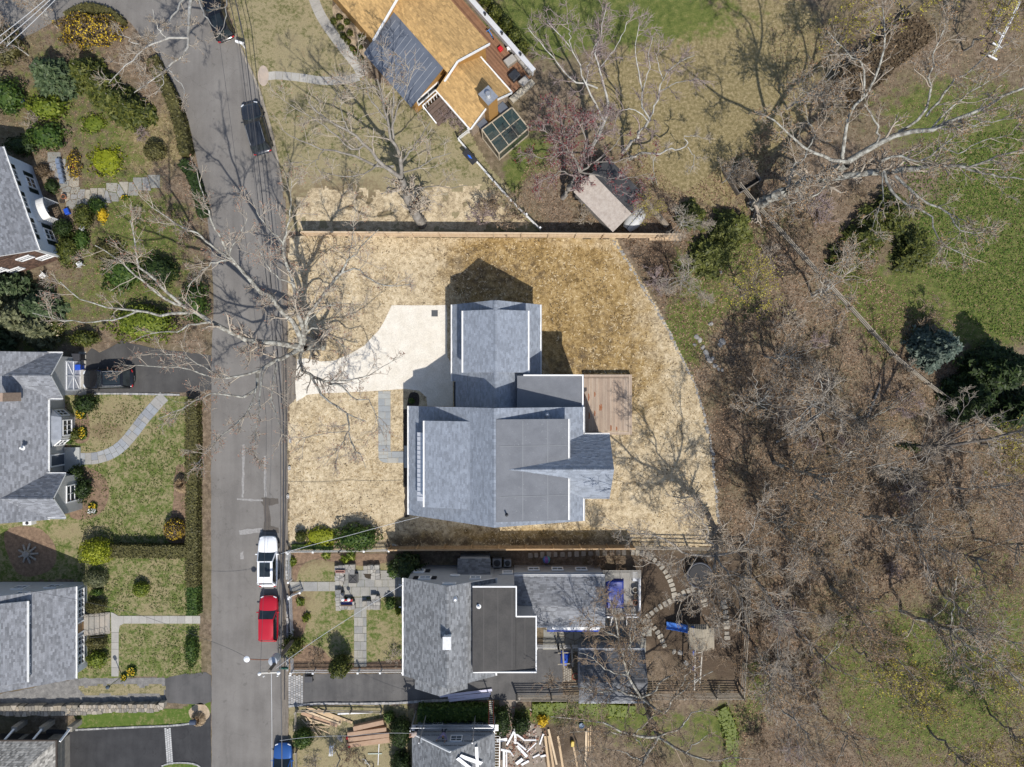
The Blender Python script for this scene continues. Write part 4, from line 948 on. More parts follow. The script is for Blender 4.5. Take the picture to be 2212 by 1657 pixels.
cu = bpy.data.curves.new("print",'FONT'); cu.body = "EVERBILT"; cu.size = .32; cu.align_x = 'CENTER'; cu.materials.append(ink); tmp = bpy.data.objects.new("lettering",cu); C.objects.link(tmp); lme = bpy.data.meshes.new_from_object(tmp.evaluated_get(bpy.context.evaluated_depsgraph_get())); bpy.data.objects.remove(tmp)
wl = [o for o in HF.children if o.name.startswith("wall")][0]
for r_,z in enumerate((.55,2.3,3.1,4.2,5.0)):
 for k in range(6):
  x = -8.2 + k * 1.28 + (r_ % 2) * .5; lim = 6.3 - abs(x + 5.3) * .9
  if z + .4 > lim or x > -2 or (2.6 < z < 4.6 and abs(x + 5.0) < 1.1): continue
  o = bpy.data.objects.new("printed_lettering",lme); C.objects.link(o); o.parent = wl; o.location = Vector((x,-31.878,z)) - LOC[wl.name]; o.rotation_euler = (math.pi / 2,0,math.pi)
brd = mat("white_vinyl_board",(.76,.76,.76),(.66,.66,.68),2,.5)
def board(p,q,w,t,m,label,cat="board",group=None,name="board"):
 mb = MB(); mb.beam(p,q,w,t); return tag(mb.build(name,m),label,cat,group)
rz = lambda x: 6.66 - abs(x + 5.3) * .907
for k,(pa,pb,w) in enumerate((((995,1622),(1040,1657),.35),((990,1624),(1020,1660),.3),((1029,1617),(1031,1662),.28))):
 p,q = W(*pa,5.2),W(*pb,5.0); p.z,q.z = rz(p.x) + .12 + k * .05,rz(q.x) + .12 + k * .05; board(p,q,w,.03,brd,["long white siding strip lying askew on the dark roof","second white siding strip crossing beneath it on the roof","straight white siding strip standing up the dark roof slope"][k],"siding strip","loose white siding on the roof","siding_strip")
# ------------------------------------------------------------------ scaffold, ladders
SC = thing("scaffold","pump jack scaffold with a long aluminium plank against the wrapped wall","scaffold",(-5.2,-31.2,0))
mb = MB()
for k in range(3): mb.box((-5.2,-31.62 + k * .19,2.75),(7.9,.17,.05))
mb.build("plank",alu,SC)
for x in (-9.1,-8.05,-3.43,-1.6):
 mb = MB(); mb.beam((x,-31.07,0),(x,-31.07,6.4 if -9 < x < -2 else 4.2),.09,.09); mb.beam((x,-31.02,2.68),(x,-31.75,2.68),.06,.06)
 if -9 < x < -2: mb.beam((x,-31.07,5.0),(x,-31.9,4.6),.05,.05)
 mb.build("pole",alu,SC)
mb = MB(); mb.beam((-9.2,-31.0,3.75),(-1.4,-31.0,3.75),.05,.05); mb.build("guard_rail",alu,SC)
def ladder(p,q,w,label,m,n=14,name="ladder"):
 p,q = Vector(p),Vector(q); d = (q - p).normalized(); a = d.cross(Vector((0,0,1))).normalized() * w / 2; o = thing(name,label,"ladder",(p.x,p.y,min(p.z,q.z)))
 for s in (-1,1): mb = MB(); mb.beam(p + a * s,q + a * s,.05,.1); mb.build("rail",m,o)
 for i in range(n): t = (i + .5) / n; mb = MB(); mb.tube([p + (q - p) * t - a,p + (q - p) * t + a],.022,6); mb.build("rung",alu,o)
 return o
ladder(W(1061,1513) + Vector((0,0,.05)),(-1.9,-31.3,2.6),.42,"red sided ladder leaning from the driveway to the scaffold",mat("orange_red_fibreglass",(.45,.09,.05),rough=.5),13)
ladder(W(1075,1560) + Vector((0,0,.9)),W(1073,1690) + Vector((0,0,.9)),.5,"aluminium walk plank beside the wrapped house",alu,22,"plank_ladder")

# ================================================================== sheds and small buildings
SH = thing("shed","low shed with one pale weathered roof slope and one black slope","shed",W(1320,430))
fs = Frame(W(1325,420,2.6).to_2d(),(1,.98)); ps = mat("pale_weathered_roof",(.42,.37,.32),(.33,.28,.24),3,.95,bump=.5,bscale=14,fine=.25)
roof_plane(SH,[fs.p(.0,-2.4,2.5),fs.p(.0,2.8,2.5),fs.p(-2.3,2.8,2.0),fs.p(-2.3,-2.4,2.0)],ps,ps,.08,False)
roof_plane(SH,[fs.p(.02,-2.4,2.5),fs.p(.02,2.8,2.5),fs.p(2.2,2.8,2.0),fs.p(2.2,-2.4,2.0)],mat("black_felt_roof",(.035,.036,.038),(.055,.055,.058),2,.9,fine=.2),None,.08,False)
mb = MB(); mb.prism([tuple(fs.p(a,b,0))[:2] for a,b in ((-2.1,-2.2),(2.0,-2.2),(2.0,2.6),(-2.1,2.6))],0,1.95); mb.build("wall",mat("grey_boarding",(.2,.18,.16),(.26,.24,.21),3,.9),SH)
GH = thing("greenhouse","glass lean-to greenhouse with a wooden frame beside the chimney","greenhouse",W(1090,285))
wood_fr = mat("pale_greenhouse_wood",(.40,.34,.25),(.30,.25,.18),4,.85,fine=.15)
q = [W(1106,232,2.6),W(1041,280,2.6),W(1078,332,2.0),W(1142,277,2.0)]; gq = [W(1106,236),W(1044,284),W(1079,331),W(1140,278)]
mb = MB()
for i in range(4):
 mb.beam(q[i],q[(i + 1) % 4],.1,.12); mb.beam((q[i].x,q[i].y,0),q[i],.1,.1); a_,b_ = q[i].copy(),q[(i + 1) % 4].copy(); a_.z = b_.z = .12; mb.beam(a_,b_,.1,.22)
for t in (.34,.67): mb.beam(q[0].lerp(q[1],t),q[3].lerp(q[2],t),.07,.1)
mb.beam(q[0].lerp(q[3],.5),q[1].lerp(q[2],.5),.07,.1); mb.build("frame",wood_fr,GH)
gt = NT("greenhouse_glass"); gt.col((.035,.06,.058)); gt.b.inputs["Roughness"].default_value = .04; gt.b.inputs["Alpha"].default_value = .6
for i in range(3):
 for j in range(2):
  ts = [i / 3 + .012,(i + 1) / 3 - .012]; us = [j / 2 + .015,(j + 1) / 2 - .015]
  pt = lambda t,u: q[0].lerp(q[1],t).lerp(q[3].lerp(q[2],t),u)
  mb = MB(); mb.add([pt(ts[0],us[0]),pt(ts[1],us[0]),pt(ts[1],us[1]),pt(ts[0],us[1])],[(0,1,2,3)]); mb.build("pane",gt.m,GH)
for i in range(4):
 a_,b_ = q[i],q[(i + 1) % 4]; mb = MB(); mb.add([(a_.x,a_.y,.25),(b_.x,b_.y,.25),(b_.x,b_.y,b_.z - .08),(a_.x,a_.y,a_.z - .08)],[(0,1,2,3)]); mb.build("side_pane",gt.m,GH)
mb = MB(); c = W(1092,283); mb.box((c.x,c.y,.72),(.9,2.3,.06),-.9)
for a_,b_ in ((-.35,-1),(.35,-1),(-.35,1),(.35,1)):
 d_ = Matrix.Rotation(-.9,3,'Z') @ Vector((a_,b_,0)); mb.box((c.x + d_.x,c.y + d_.y,.35),(.08,.08,.7))
tag(mb.build("potting_bench",mat("greenhouse_bench",(.14,.12,.09),(.22,.2,.15),4,.9)),"dark potting bench standing inside the glass greenhouse","bench")
# ================================================================== fences
new_wood = [mat("new_fence_wood_%d" % k,c,tuple(x * .86 for x in c),2.5,.8,fine=.12,stretch=(1,1,.3)) for k,c in enumerate([(.50,.37,.235),(.55,.42,.28),(.45,.325,.20)])]
def board_fence(label,a,b,h,side,woods,post_step=2.55,bw=.14):
 """close boarded fence; rails and posts on the given side (+1 south, -1 north)"""
 p,q = W(*a),W(*b); L = (q - p).length; d = (q - p).normalized(); n = Vector((d.y,-d.x,0)) * side; ang = math.atan2(d.y,d.x)
 o = thing("fence",label,"fence",p.lerp(q,.5)); src = []
 for k in range(3):
  mb = MB(); mb.box((0,0,h / 2),(bw - .008,.025,h)); s = mb.build("board",woods[k],o,local=True); src.append(s)
 N = int(L / bw)
 for i in range(N):
  c = p + d * (i + .5) * bw; k = i % 3 if RUN.random() < .5 else RUN.randrange(3)
  if i < 3 and k == i: k = i
  if i < 3: s = src[i]; s.location = c - LOC[o.name]; s.rotation_euler = (0,0,ang)
  else: inst(src[k],"board",o,c + Vector((0,0,RUN.uniform(-.015,.01))),ang)
 for z in (.25,h * .52,h - .2): mb = MB(); mb.beam(p + n * .045 + Vector((0,0,z)),q + n * .045 + Vector((0,0,z)),.05,.09); mb.build("rail",woods[1],o)
 mb = MB(); mb.beam(p + n * .02 + Vector((0,0,h + .02)),q + n * .02 + Vector((0,0,h + .02)),.13,.035); mb.build("cap_rail",woods[1],o)
 for i in range(int(L / post_step) + 1):
  c = p + d * min(L,i * post_step) + n * .1; mb = MB(); mb.box((c.x,c.y,(h + .08) / 2),(.11,.11,h + .08),ang); mb.build("post",woods[i % 3],o)
 return o
board_fence("tall new pine board fence above the straw yard",(662,509),(1462,514),1.85,1,new_wood)
aged = [mat("amber_fence_wood_%d" % k,c,tuple(x * .82 for x in c),2.5,.8,fine=.14,stretch=(1,1,.3)) for k,c in enumerate([(.36,.235,.12),(.41,.275,.15),(.32,.2,.10)])]
board_fence("amber board fence between the straw yard and grey neighbour house",(846,1180),(1366,1177),1.8,-1,aged)
grey_w = [mat("silver_fence_wood_%d" % k,c,tuple(x * .8 for x in c),2.5,.85,fine=.2) for k,c in enumerate([(.30,.265,.21),(.26,.23,.185),(.34,.30,.24)])]
def rail_fence(label,pts,h,zs,m,w=.06,step=2.4):
 o = thing("fence",label,"fence",W(*pts[len(pts) // 2])); P = [W(*p) for p in pts]
 for i in range(len(P) - 1):
  for z in zs: mb = MB(); mb.beam(P[i] + Vector((0,0,z + RUN.uniform(-.03,.03))),P[i + 1] + Vector((0,0,z + RUN.uniform(-.03,.03))),w,.11); mb.build("rail",m[RUN.randrange(len(m))],o)
 for p in P: mb = MB(); mb.box((p.x,p.y,h / 2),(.14,.14,h),RUN.random()); mb.build("post",m[0],o)
 return o
rail_fence("weathered split rail fence running diagonally through the woods",[(1592,402),(1637,456),(1686,508),(1734,562),(1781,613),(1829,665),(1876,717),(1922,768),(1960,800),(1996,829),(2036,859),(2084,893),(2134,923),(2184,953),(2240,985)],1.25,(.4,.75,1.1),grey_w,.08)
rail_fence("thin grey rail fence round the back yard with the playset",[(1366,1178),(1425,1179),(1485,1180),(1545,1182),(1612,1184),(1611,1240),(1609,1300),(1606,1360),(1602,1420),(1598,1480),(1597,1496)],1.6,(.5,1.0,1.5),grey_w,.05)
rail_fence("low grey board fence below the dark garage",[(1116,1500),(1190,1500),(1260,1499),(1330,1498),(1400,1497),(1470,1496),(1540,1495),(1596,1496)],1.6,(.3,.6,.9,1.2,1.5),grey_w,.04)
def picket_fence(label,pts,h=1.0,gap=.115,post=2.3,skip=()):
 o = thing("picket_fence",label,"fence",W(*pts[0]),"white picket fences")
 for i in range(len(pts) - 1):
  p,q = W(*pts[i]),W(*pts[i + 1]); L = (q - p).length; d = (q - p).normalized(); ang = math.atan2(d.y,d.x); mb = MB()
  for k in range(int(L / gap)):
   c = p + d * (k + .5) * gap; mb.box((c.x,c.y,h / 2 + .03),(.06,.02,h - .08),ang); mb.box((c.x,c.y,h),(.03,.02,.05),ang)
  pk = mb.build("pickets",white,o); pk["kind"] = "stuff"
  mb = MB()
  for z in (.3,h - .22): mb.beam(p + Vector((0,0,z)) + Vector((d.y,-d.x,0)) * .03,q + Vector((0,0,z)) + Vector((d.y,-d.x,0)) * .03,.04,.08)
  mb.build("rails",white,o); n = max(1,round(L / post))
  for k in range(n + 1):
   c = p + (q - p) * k / n; mb = MB(); mb.box((c.x,c.y,(h + .1) / 2),(.12,.12,h + .1),ang); mb.box((c.x,c.y,h + .13),(.17,.17,.06),ang); mb.build("post",white,o)
 return o
picket_fence("white picket fence along the upper edge of the front garden",[(627,1188),(738,1187),(844,1185)])
picket_fence("short white picket run on the street side above the garden gate",[(629,1190),(630,1252)])
picket_fence("white picket run on the street side beside the red car",[(631,1286),(634,1360),(635,1448)])
picket_fence("white picket fence along the patched driveway",[(635,1445),(873,1444)])
picket_fence("open white garden gate of the picket fence",[(633,1283),(655,1274)],1.0,.12,1.1)
picket_fence("white picket fence with a gate behind the black membrane roof",[(1158,1392),(1205,1392),(1252,1392)],1.0,.12,1.6)
picket_fence("white picket fence zigzagging down from the orange roofed house",[(1013,287),(991,304),(1030,352),(1068,396),(1108,440),(1166,497)],1.0)
mb = MB(); c = W(1015,340,1.0);
mb.prism([(c.x + a * math.cos(-.85) - b * math.sin(-.85),c.y + a * math.sin(-.85) + b * math.cos(-.85)) for a,b in ((-.75,-.32),(.75,-.32),(.75,.32),(-.75,.32))],1.12,1.2); sg = mb.build("sign_board",black); tag(sg,"black board with a blue mark lying on the white picket fence","sign")
mb = MB(); mb.prism([(c.x + a * math.cos(-.85) - b * math.sin(-.85),c.y + a * math.sin(-.85) + b * math.cos(-.85)) for a,b in ((-.3,-.04),(.05,-.1),(.3,.04),(-.05,.1))],1.2,1.21); mb.build("blue_mark",mat("blue_ink",(.03,.14,.6),rough=.5),sg)
for s in (-1,1):
 mb = MB(); mb.beam((c.x + .3 * s,c.y - .35 * s,0),(c.x + .3 * s,c.y - .35 * s,1.13),.04,.04); mb.build("leg",white,sg)

# ================================================================== paved paths, piece by piece
blue = [mat("bluestone_%d" % k,c,tuple(x * .86 for x in c),1.6,.85,fine=.1) for k,c in enumerate([(.315,.325,.315),(.345,.35,.33),(.28,.295,.30),(.37,.36,.325)])]
conc = [mat("path_concrete_%d" % k,c,tuple(x * .88 for x in c),1.6,.9,fine=.12) for k,c in enumerate([(.36,.345,.31),(.41,.39,.35),(.33,.315,.285)])]
def path(name,label,at):
 o = thing(name,label,"path",W(*at)); o["kind"] = "structure"; del o["category"]; return o
def slab(o,poly,m,z=.05,gap=.012,name="slab"):
 P = [Vector((p[0],p[1])) for p in poly]; c = sum(P,Vector((0,0))) / len(P); out = []
 for p in P: d = p - c; out.append(tuple(c + d * (1 - gap / max(d.length,.05) * 1.3)))
 mb = MB(); mb.prism(out,0,z + RUN.uniform(-.006,.006),RUN.random()); return mb.build(name,m,o)
def slab_rect(o,x0,y0,x1,y1,size,mats,z=.05,name="slab",stagger=True,gap=.015):
 """coursed slabs filling a survey-unit rectangle"""
 a,b = W(x0,y1),W(x1,y0); y = a.y; r = 0
 while y < b.y - .05:
  hh = min(size[1] * RUN.uniform(.8,1.25),b.y - y)
  if b.y - y - hh < .2: hh = b.y - y
  x = a.x; first = True
  while x < b.x - .05:
   ww = min(size[0] * RUN.uniform(.65,1.35),b.x - x)
   if first and stagger and r % 2: ww *= .55
   if b.x - x - ww < size[0] * .35: ww = b.x - x
   slab(o,[(x,y),(x + ww,y),(x + ww,y + hh),(x,y + hh)],RUN.choice(mats),z,gap,name); x += ww; first = False
  y += hh; r += 1
FW = path("bluestone_path","L shaped bluestone path from the pale driveway to the front step",(830,920))
slab_rect(FW,817,845,844,975,(1.2,.6),blue,.05); slab_rect(FW,838,975,873,1000,(.8,.55),blue,.05); slab_rect(FW,817.5,975,838,990,(.9,.4),blue,.05)
slab(FW,G([(818,990.5),(838,990.5),(838,1000),(828,999),(821,995)]),blue[0])
def ribbon(o,pts,width,step,mats,z=.05,split=.4,name="slab",n=8):
 c = catmull([W(*p) for p in pts],n); L = [0]
 for i in range(1,len(c)): L.append(L[-1] + (c[i] - c[i - 1]).length)
 def at(s):
  s = max(0,min(L[-1],s)); i = max(1,next((k for k in range(len(L)) if L[k] >= s),len(L) - 1)); t = (s - L[i - 1]) / max(1e-6,L[i] - L[i - 1]); d = (c[i] - c[i - 1]).normalized(); return c[i - 1].lerp(c[i],t),Vector((-d.y,d.x,0))
 s = 0
 while s < L[-1] - .1:
  e = min(s + step * RUN.uniform(.8,1.2),L[-1]); (p0,n0),(p1,n1) = at(s),at(e); w = width / 2
  if RUN.random() < split:
   k = RUN.uniform(-.35,.35); slab(o,[p0 - n0 * w,p1 - n1 * w,p1 + n1 * w * k,p0 + n0 * w * k],RUN.choice(mats),z,.014,name); slab(o,[p0 + n0 * w * k,p1 + n1 * w * k,p1 + n1 * w,p0 + n0 * w],RUN.choice(mats),z,.014,name)
  else: slab(o,[p0 - n0 * w,p1 - n1 * w,p1 + n1 * w,p0 + n0 * w],RUN.choice(mats),z,.014,name)
  s = e
slate_b = [mat("path_slate_%d" % k,c,tuple(x * .85 for x in c),1.4,.8,fine=.1) for k,c in enumerate([(.27,.285,.30),(.31,.32,.325),(.24,.25,.265),(.30,.29,.27)])]
ribbon(path("slate_path","curved slate path from the driveway to the grey house door",(260,965)),[(173,991),(205,990),(231,983),(255,970),(275,951),(292,930),(310,906),(328,885),(344,867),(356,855)],1.12,.62,slate_b,.04,.55)
CWp = path("concrete_path","concrete path from the road to the stone steps",(300,1345))
for i in range(10): slab(CWp,G([(268 + i * 16.5,1330),(284.5 + i * 16.5,1330),(284.5 + i * 16.5,1347),(268 + i * 16.5,1347)]),RUN.choice(conc))
slab(CWp,G([(240,1322),(246,1324),(256,1330),(268,1330),(268,1347),(259,1352),(257,1366),(241,1366)]),conc[0])
for a,b in ((1366,1388),(1388,1402),(1402,1421),(1421,1442),(1442,1461)): slab(CWp,G([(241,a),(257,a),(257,b),(241,b)]),RUN.choice(conc))
OW = path("concrete_walk","curved grey concrete walk below the orange roofed house",(720,110))
ribbon(OW,[(668,-30),(690,28),(718,72),(748,112),(772,142),(783,166)],.98,.7,conc,.04,0)
ribbon(OW,[(578,165),(600,163),(650,168),(700,175),(745,173),(776,166)],.8,.75,conc,.04,0)
mb = MB(); c = W(569,164); mb.prism([(c.x + .52 * math.cos(t * .314),c.y + .98 * math.sin(t * .314)) for t in range(20)],0,.045); mb.build("round_pad",mat("tan_pad",(.42,.34,.27),(.36,.3,.25),2,.9,fine=.12),OW)
EP = path("stone_patio","square cut stone patio and walks in the picket fenced front garden",(800,1260))
pst = [mat("garden_stone_%d" % k,c,tuple(x * .84 for x in c),1.6,.88,fine=.14) for k,c in enumerate([(.30,.29,.26),(.25,.25,.235),(.33,.315,.28),(.27,.265,.25)])]
slab_rect(EP,626,1256.5,740,1277,(1.1,.9),pst,.05); slab_rect(EP,741,1232,867,1289,(.85,.75),pst,.05); slab_rect(EP,765,1290,792,1440,(.65,.75),pst,.045)
HAW = path("garden_flagstones","mossy flagstone walk in front of the white walled house",(150,380))
voronoi_stones(HAW,G([(110,330),(135,340),(160,400),(190,420),(250,408),(330,385),(340,394),(250,424),(195,445),(150,440),(140,400),(120,360)]),.62,stones_m,0,21,"flagstone",.03,.06)
def cobbles(o,x0,y0,x1,y1,nx,ny,mats,z,shear=0.0,name="cobble"):
 a,b = W(x0,y1),W(x1,y0); w,h = (b.x - a.x) / nx,(b.y - a.y) / ny
 for i in range(nx):
  for j in range(ny):
   yy = a.y + (j + (.5 if i % 2 else 0)) * h
   if yy + h > b.y + h * .3: continue
   xx = a.x + i * w + shear * (b.y - yy); slab(o,[(xx,yy),(xx + w,yy),(xx + w,yy + h),(xx,yy + h)],RUN.choice(mats),z,.018,name)
cob = [mat("granite_cobble_%d" % k,c,tuple(x * .8 for x in c),4,.85,fine=.2) for k,c in enumerate([(.34,.335,.325),(.27,.27,.268),(.40,.39,.375)])]
CA = path("cobble_apron","grey cobble apron at the mouth of the patched driveway",(638,1490)); cobbles(CA,623,1457,655,1524,6,13,cob,.05)
CB = path("cobble_band","pale cobble band across the dark driveway",(364,1610)); cobbles(CB,355,1572,369,1651,3,17,[mat("pale_cobble_%d" % k,c,rough=.85) for k,c in enumerate([(.46,.455,.44),(.40,.40,.39)])],.042,.07)
def edging(label,pts,w,L,mats,h=.1,name="edging_block"):
 o = thing("block_edging",label,"edging",W(*pts[len(pts) // 2])); c = catmull([W(*p) for p in pts],8); acc = 0; last = c[0]
 for p in c[1:]:
  while (p - last).length >= L:
   d = (p - last).normalized(); q = last + d * L; n = Vector((-d.y,d.x,0)) * w / 2 * RUN.uniform(.8,1.15); e = last + d * (L - .02)
   mb = MB(); mb.prism([tuple(v)[:2] for v in (last - n,e - n,e + n,last + n)],0,h * RUN.uniform(.8,1.15)); mb.build(name,RUN.choice(mats),o); last = q
 return o
edging("pale granite block edging along the dark driveway",[(164,1576),(230,1573),(300,1570),(370,1567),(415,1562),(430,1556)],.16,.28,cob)
edging("granite edging round the grass island on the dark driveway",[(350,1654),(370,1648),(400,1647),(425,1651),(436,1660)],.14,.24,cob)
edging("granite block edging between black car and lawn",[(205,850.5),(260,850.5),(300,851),(345,852),(390,853)],.18,.3,cob)
edging("long granite curb between patched driveway and lumber yard",[(624,1525),(660,1521),(700,1519),(770,1519),(850,1518),(900,1515),(980,1511),(1062,1507)],.2,.34,cob,.14)
edging("grey stone curb outside the street side pickets",[(621,1190),(620,1220),(621,1255)],.2,.3,cob,.2)
edging("grey stone curb beside the red parked car",[(622,1285),(622,1330),(622,1380),(622,1452)],.2,.3,cob,.2)
edging("weathered roadside curb below the orange roofed house",[(478,0),(503,64),(528,122),(557,186),(577,250),(592,305),(605,375),(612,415)],.22,.55,grey_w,.14)
# ---- stone borders and walls
rock = [mat("field_rock_%d" % k,c,tuple(x * .75 for x in c),3.5,.9,bump=.4,bscale=14,fine=.18) for k,c in enumerate([(.30,.285,.26),(.38,.36,.32),(.235,.23,.22),(.34,.315,.27)])]
ROCKS = []
for k in range(5):
 rg = np.random.RandomState(40 + k); t = (1 + 5 ** .5) / 2
 V = np.array([(-1,t,0),(1,t,0),(-1,-t,0),(1,-t,0),(0,-1,t),(0,1,t),(0,-1,-t),(0,1,-t),(t,0,-1),(t,0,1),(-t,0,-1),(-t,0,1)],float) / 1.9
 V *= rg.uniform(.72,1.15,(12,1)); V[:,2] *= .7; V[:,2] = np.maximum(V[:,2],-.35)
 F = [(0,11,5),(0,5,1),(0,1,7),(0,7,10),(0,10,11),(1,5,9),(5,11,4),(11,10,2),(10,7,6),(7,1,8),(3,9,4),(3,4,2),(3,2,6),(3,6,8),(3,8,9),(4,9,5),(2,4,11),(6,2,10),(8,6,7),(9,8,1)]
 me = bpy.data.meshes.new("rock"); me.from_pydata(V.tolist(),[],F); me.materials.append(rock[k % 4]); me.update(); ROCKS.append(me)
def stone_at(name,parent,p,r,sq=1.0,rz=None,flat=.6):
 o = bpy.data.objects.new(name,RUN.choice(ROCKS)); C.objects.link(o); off = LOC.get(parent.name,Vector()) if parent is not None else Vector()
 o.parent = parent; o.location = Vector(p) + Vector((0,0,r * .22 * flat)) - off; o.scale = (r,r * sq,r * flat); o.rotation_euler = (0,0,RUN.uniform(0,6.3) if rz is None else rz); return o
SB = thing("stone_border","curving border of small fieldstones along the straw yard","stone border",W(1480,780))
c = catmull([W(*p) for p in [(1326,520),(1334,534),(1352,560),(1374,596),(1396,630),(1418,668),(1440,706),(1458,744),(1474,776),(1492,812),(1508,850),(1522,898),(1532,942),(1539,988),(1544,1032),(1548,1080),(1552,1130)]],10)
s = 0
for i in range(1,len(c)):
 d = c[i] - c[i - 1]; n = Vector((-d.y,d.x,0)).normalized()
 while s < d.length:
  r = RUN.choice((.11,.13,.15,.18,.22)); p = c[i - 1] + d.normalized() * s + n * RUN.gauss(0,.07); stone_at("stone",SB,p,r,RUN.uniform(.7,1),math.atan2(d.y,d.x) + RUN.gauss(0,.5)); s += r * RUN.uniform(1.45,1.9)
 s -= d.length
def stepping(label,pts,L,gap,at,r=.24):
 o = path("stepping_stones",label,at); c = catmull([W(*p) for p in pts],10); last = c[0]
 for p in c[1:]:
  if (p - last).length >= L:
   d = (p - last).normalized(); n = Vector((-d.y,d.x,0)); a,b = (L - gap) / 2 * RUN.uniform(.85,1.1),r * RUN.uniform(.85,1.2); q = last + d * L / 2
   poly = [q - d * a - n * b * .8,q - d * a * .7 - n * b,q + d * a * .8 - n * b,q + d * a - n * b * .6,q + d * a * .95 + n * b * .8,q + d * a * .6 + n * b,q - d * a * .8 + n * b,q - d * a + n * b * .7]
   mb = MB(); mb.prism([tuple(v)[:2] for v in poly],0,.06 + RUN.uniform(-.01,.02)); mb.build("stone",RUN.choice(stp),o); last = p
stp = [mat("stepping_stone_%d" % k,c,tuple(x * .8 for x in c),3,.9,fine=.2) for k,c in enumerate([(.34,.31,.25),(.29,.265,.22),(.38,.345,.28)])]
stepping("stepping stones curving away from the deck corner toward the woods",[(1362,1193),(1385,1195),(1404,1202),(1425,1220),(1442,1243),(1452,1266),(1458,1290)],.42,.06,(1425,1220))
stepping("shaded stepping stones along the foot of the amber fence",[(1140,1200),(1180,1198),(1230,1197),(1280,1195),(1330,1194),(1362,1193)],.5,.1,(1250,1197))
stepping("stepping stones rising from the flagstone patio to the trampoline",[(1378,1344),(1398,1332),(1420,1314),(1445,1300),(1470,1284),(1490,1274),(1508,1270)],.42,.06,(1445,1300))
stepping("stepping stones running down from the patio below the blue slide",[(1392,1338),(1412,1355),(1425,1372),(1434,1392),(1440,1405)],.42,.06,(1420,1365))
stepping("short stepping stone row left of the playset",[(1512,1272),(1518,1290),(1524,1312)],.42,.06,(1518,1290))
stepping("stepping stone row right of the playset",[(1562,1296),(1567,1320),(1569,1350),(1571,1392)],.42,.06,(1568,1340))
wallr = [mat("tan_wall_stone_%d" % k,c,tuple(x * .75 for x in c),3.5,.9,fine=.18) for k,c in enumerate([(.33,.28,.21),(.27,.24,.19),(.40,.35,.28),(.22,.2,.17)])]
RW = thing("stone_wall","long fieldstone retaining wall above the grass strip","stone wall",W(180,1532))
voronoi_stones(RW,G([(150,1523),(356,1517),(356,1527),(154,1535)]),.24,wallr,.62,31,"stone",.05,.03)
voronoi_stones(RW,G([(-10,1524),(150,1523),(154,1535),(-10,1536)]),.3,wallr,.62,32,"stone",.05,.03)
for k,(pl,lab) in enumerate((([(730,1222),(764,1222),(764,1233),(742,1233),(742,1257),(730,1257)],"stone planter wall at the upper left corner of the patio"),([(790,1222),(818,1222),(818,1246),(808,1246),(808,1233),(790,1233)],"stone planter wall at the upper right corner of the patio"),
      ([(730,1277),(741,1277),(741,1300),(764,1300),(764,1311),(730,1311)],"stone seat wall behind the red and blue bench"),([(790,1300),(808,1300),(808,1286),(820,1286),(820,1310),(790,1310)],"stone seat wall at the lower right corner of the patio"))):
 o = thing("stone_planter",lab,"stone wall",W(*pl[0]),"stone planter walls round the patio"); voronoi_stones(o,G(pl),.26,rock,.5,50 + k,"stone",.05,.025)
for k,(px,py,r) in enumerate([(1505,728,.3),(1512,735,.35),(1500,745,.22),(1518,750,.28),(1535,700,.3),(1560,738,.4),(1555,745,.3),(1525,762,.35),(1532,778,.42),(1540,774,.25),(1545,790,.3),(1552,798,.22),(1560,800,.2),(1528,770,.25),(1556,588,.22)]):
 tag(stone_at("boulder",None,W(px,py),r,.8),"grey boulder lying in the leaf litter beside the straw yard","boulder","boulders scattered at the wood edge")
tag(stone_at("boulder",None,W(851,1180,0),.42,.8),"dark round boulder at the end of the amber fence","boulder")
GR = W(939,677); mb = MB(); mb.box((GR.x,GR.y,.036),(.6,.6,.03)); dr = mb.build("drain_grate",mat("dark_grate",(.04,.045,.05),rough=.6)); tag(dr,"square dark drain grate set in the pale driveway","drain"); mb = MB()
for i in range(7): mb.box((GR.x - .27 + i * .09,GR.y,.056),(.025,.58,.012)); mb.box((GR.x,GR.y - .27 + i * .09,.0565),(.58,.02,.012))
mb.build("grate_bars",mat("grate_iron",(.12,.125,.13),rough=.6),dr)
for k,(px,py) in enumerate(((628,952),(626,1011),(623,1072))):
 c = W(px,py); mb = MB(); mb.box((c.x,c.y + .16,.1),(.2,.06,.2)); mb.box((c.x,c.y - .16,.1),(.2,.06,.2)); mb.box((c.x - .08,c.y,.1),(.05,.38,.2)); mb.box((c.x + .08,c.y,.1),(.05,.38,.2)); mb.box((c.x,c.y,.1),(.12,.05,.2))
 tag(mb.build("concrete_block",mat("white_concrete_block",(.62,.60,.57),(.5,.48,.45),6,.9)),["uppermost hollow concrete block on the yard edge by the road","middle hollow concrete block on the yard edge by the road","lowest hollow concrete block on the yard edge by the road"][k],"concrete block","concrete blocks along the road edge")
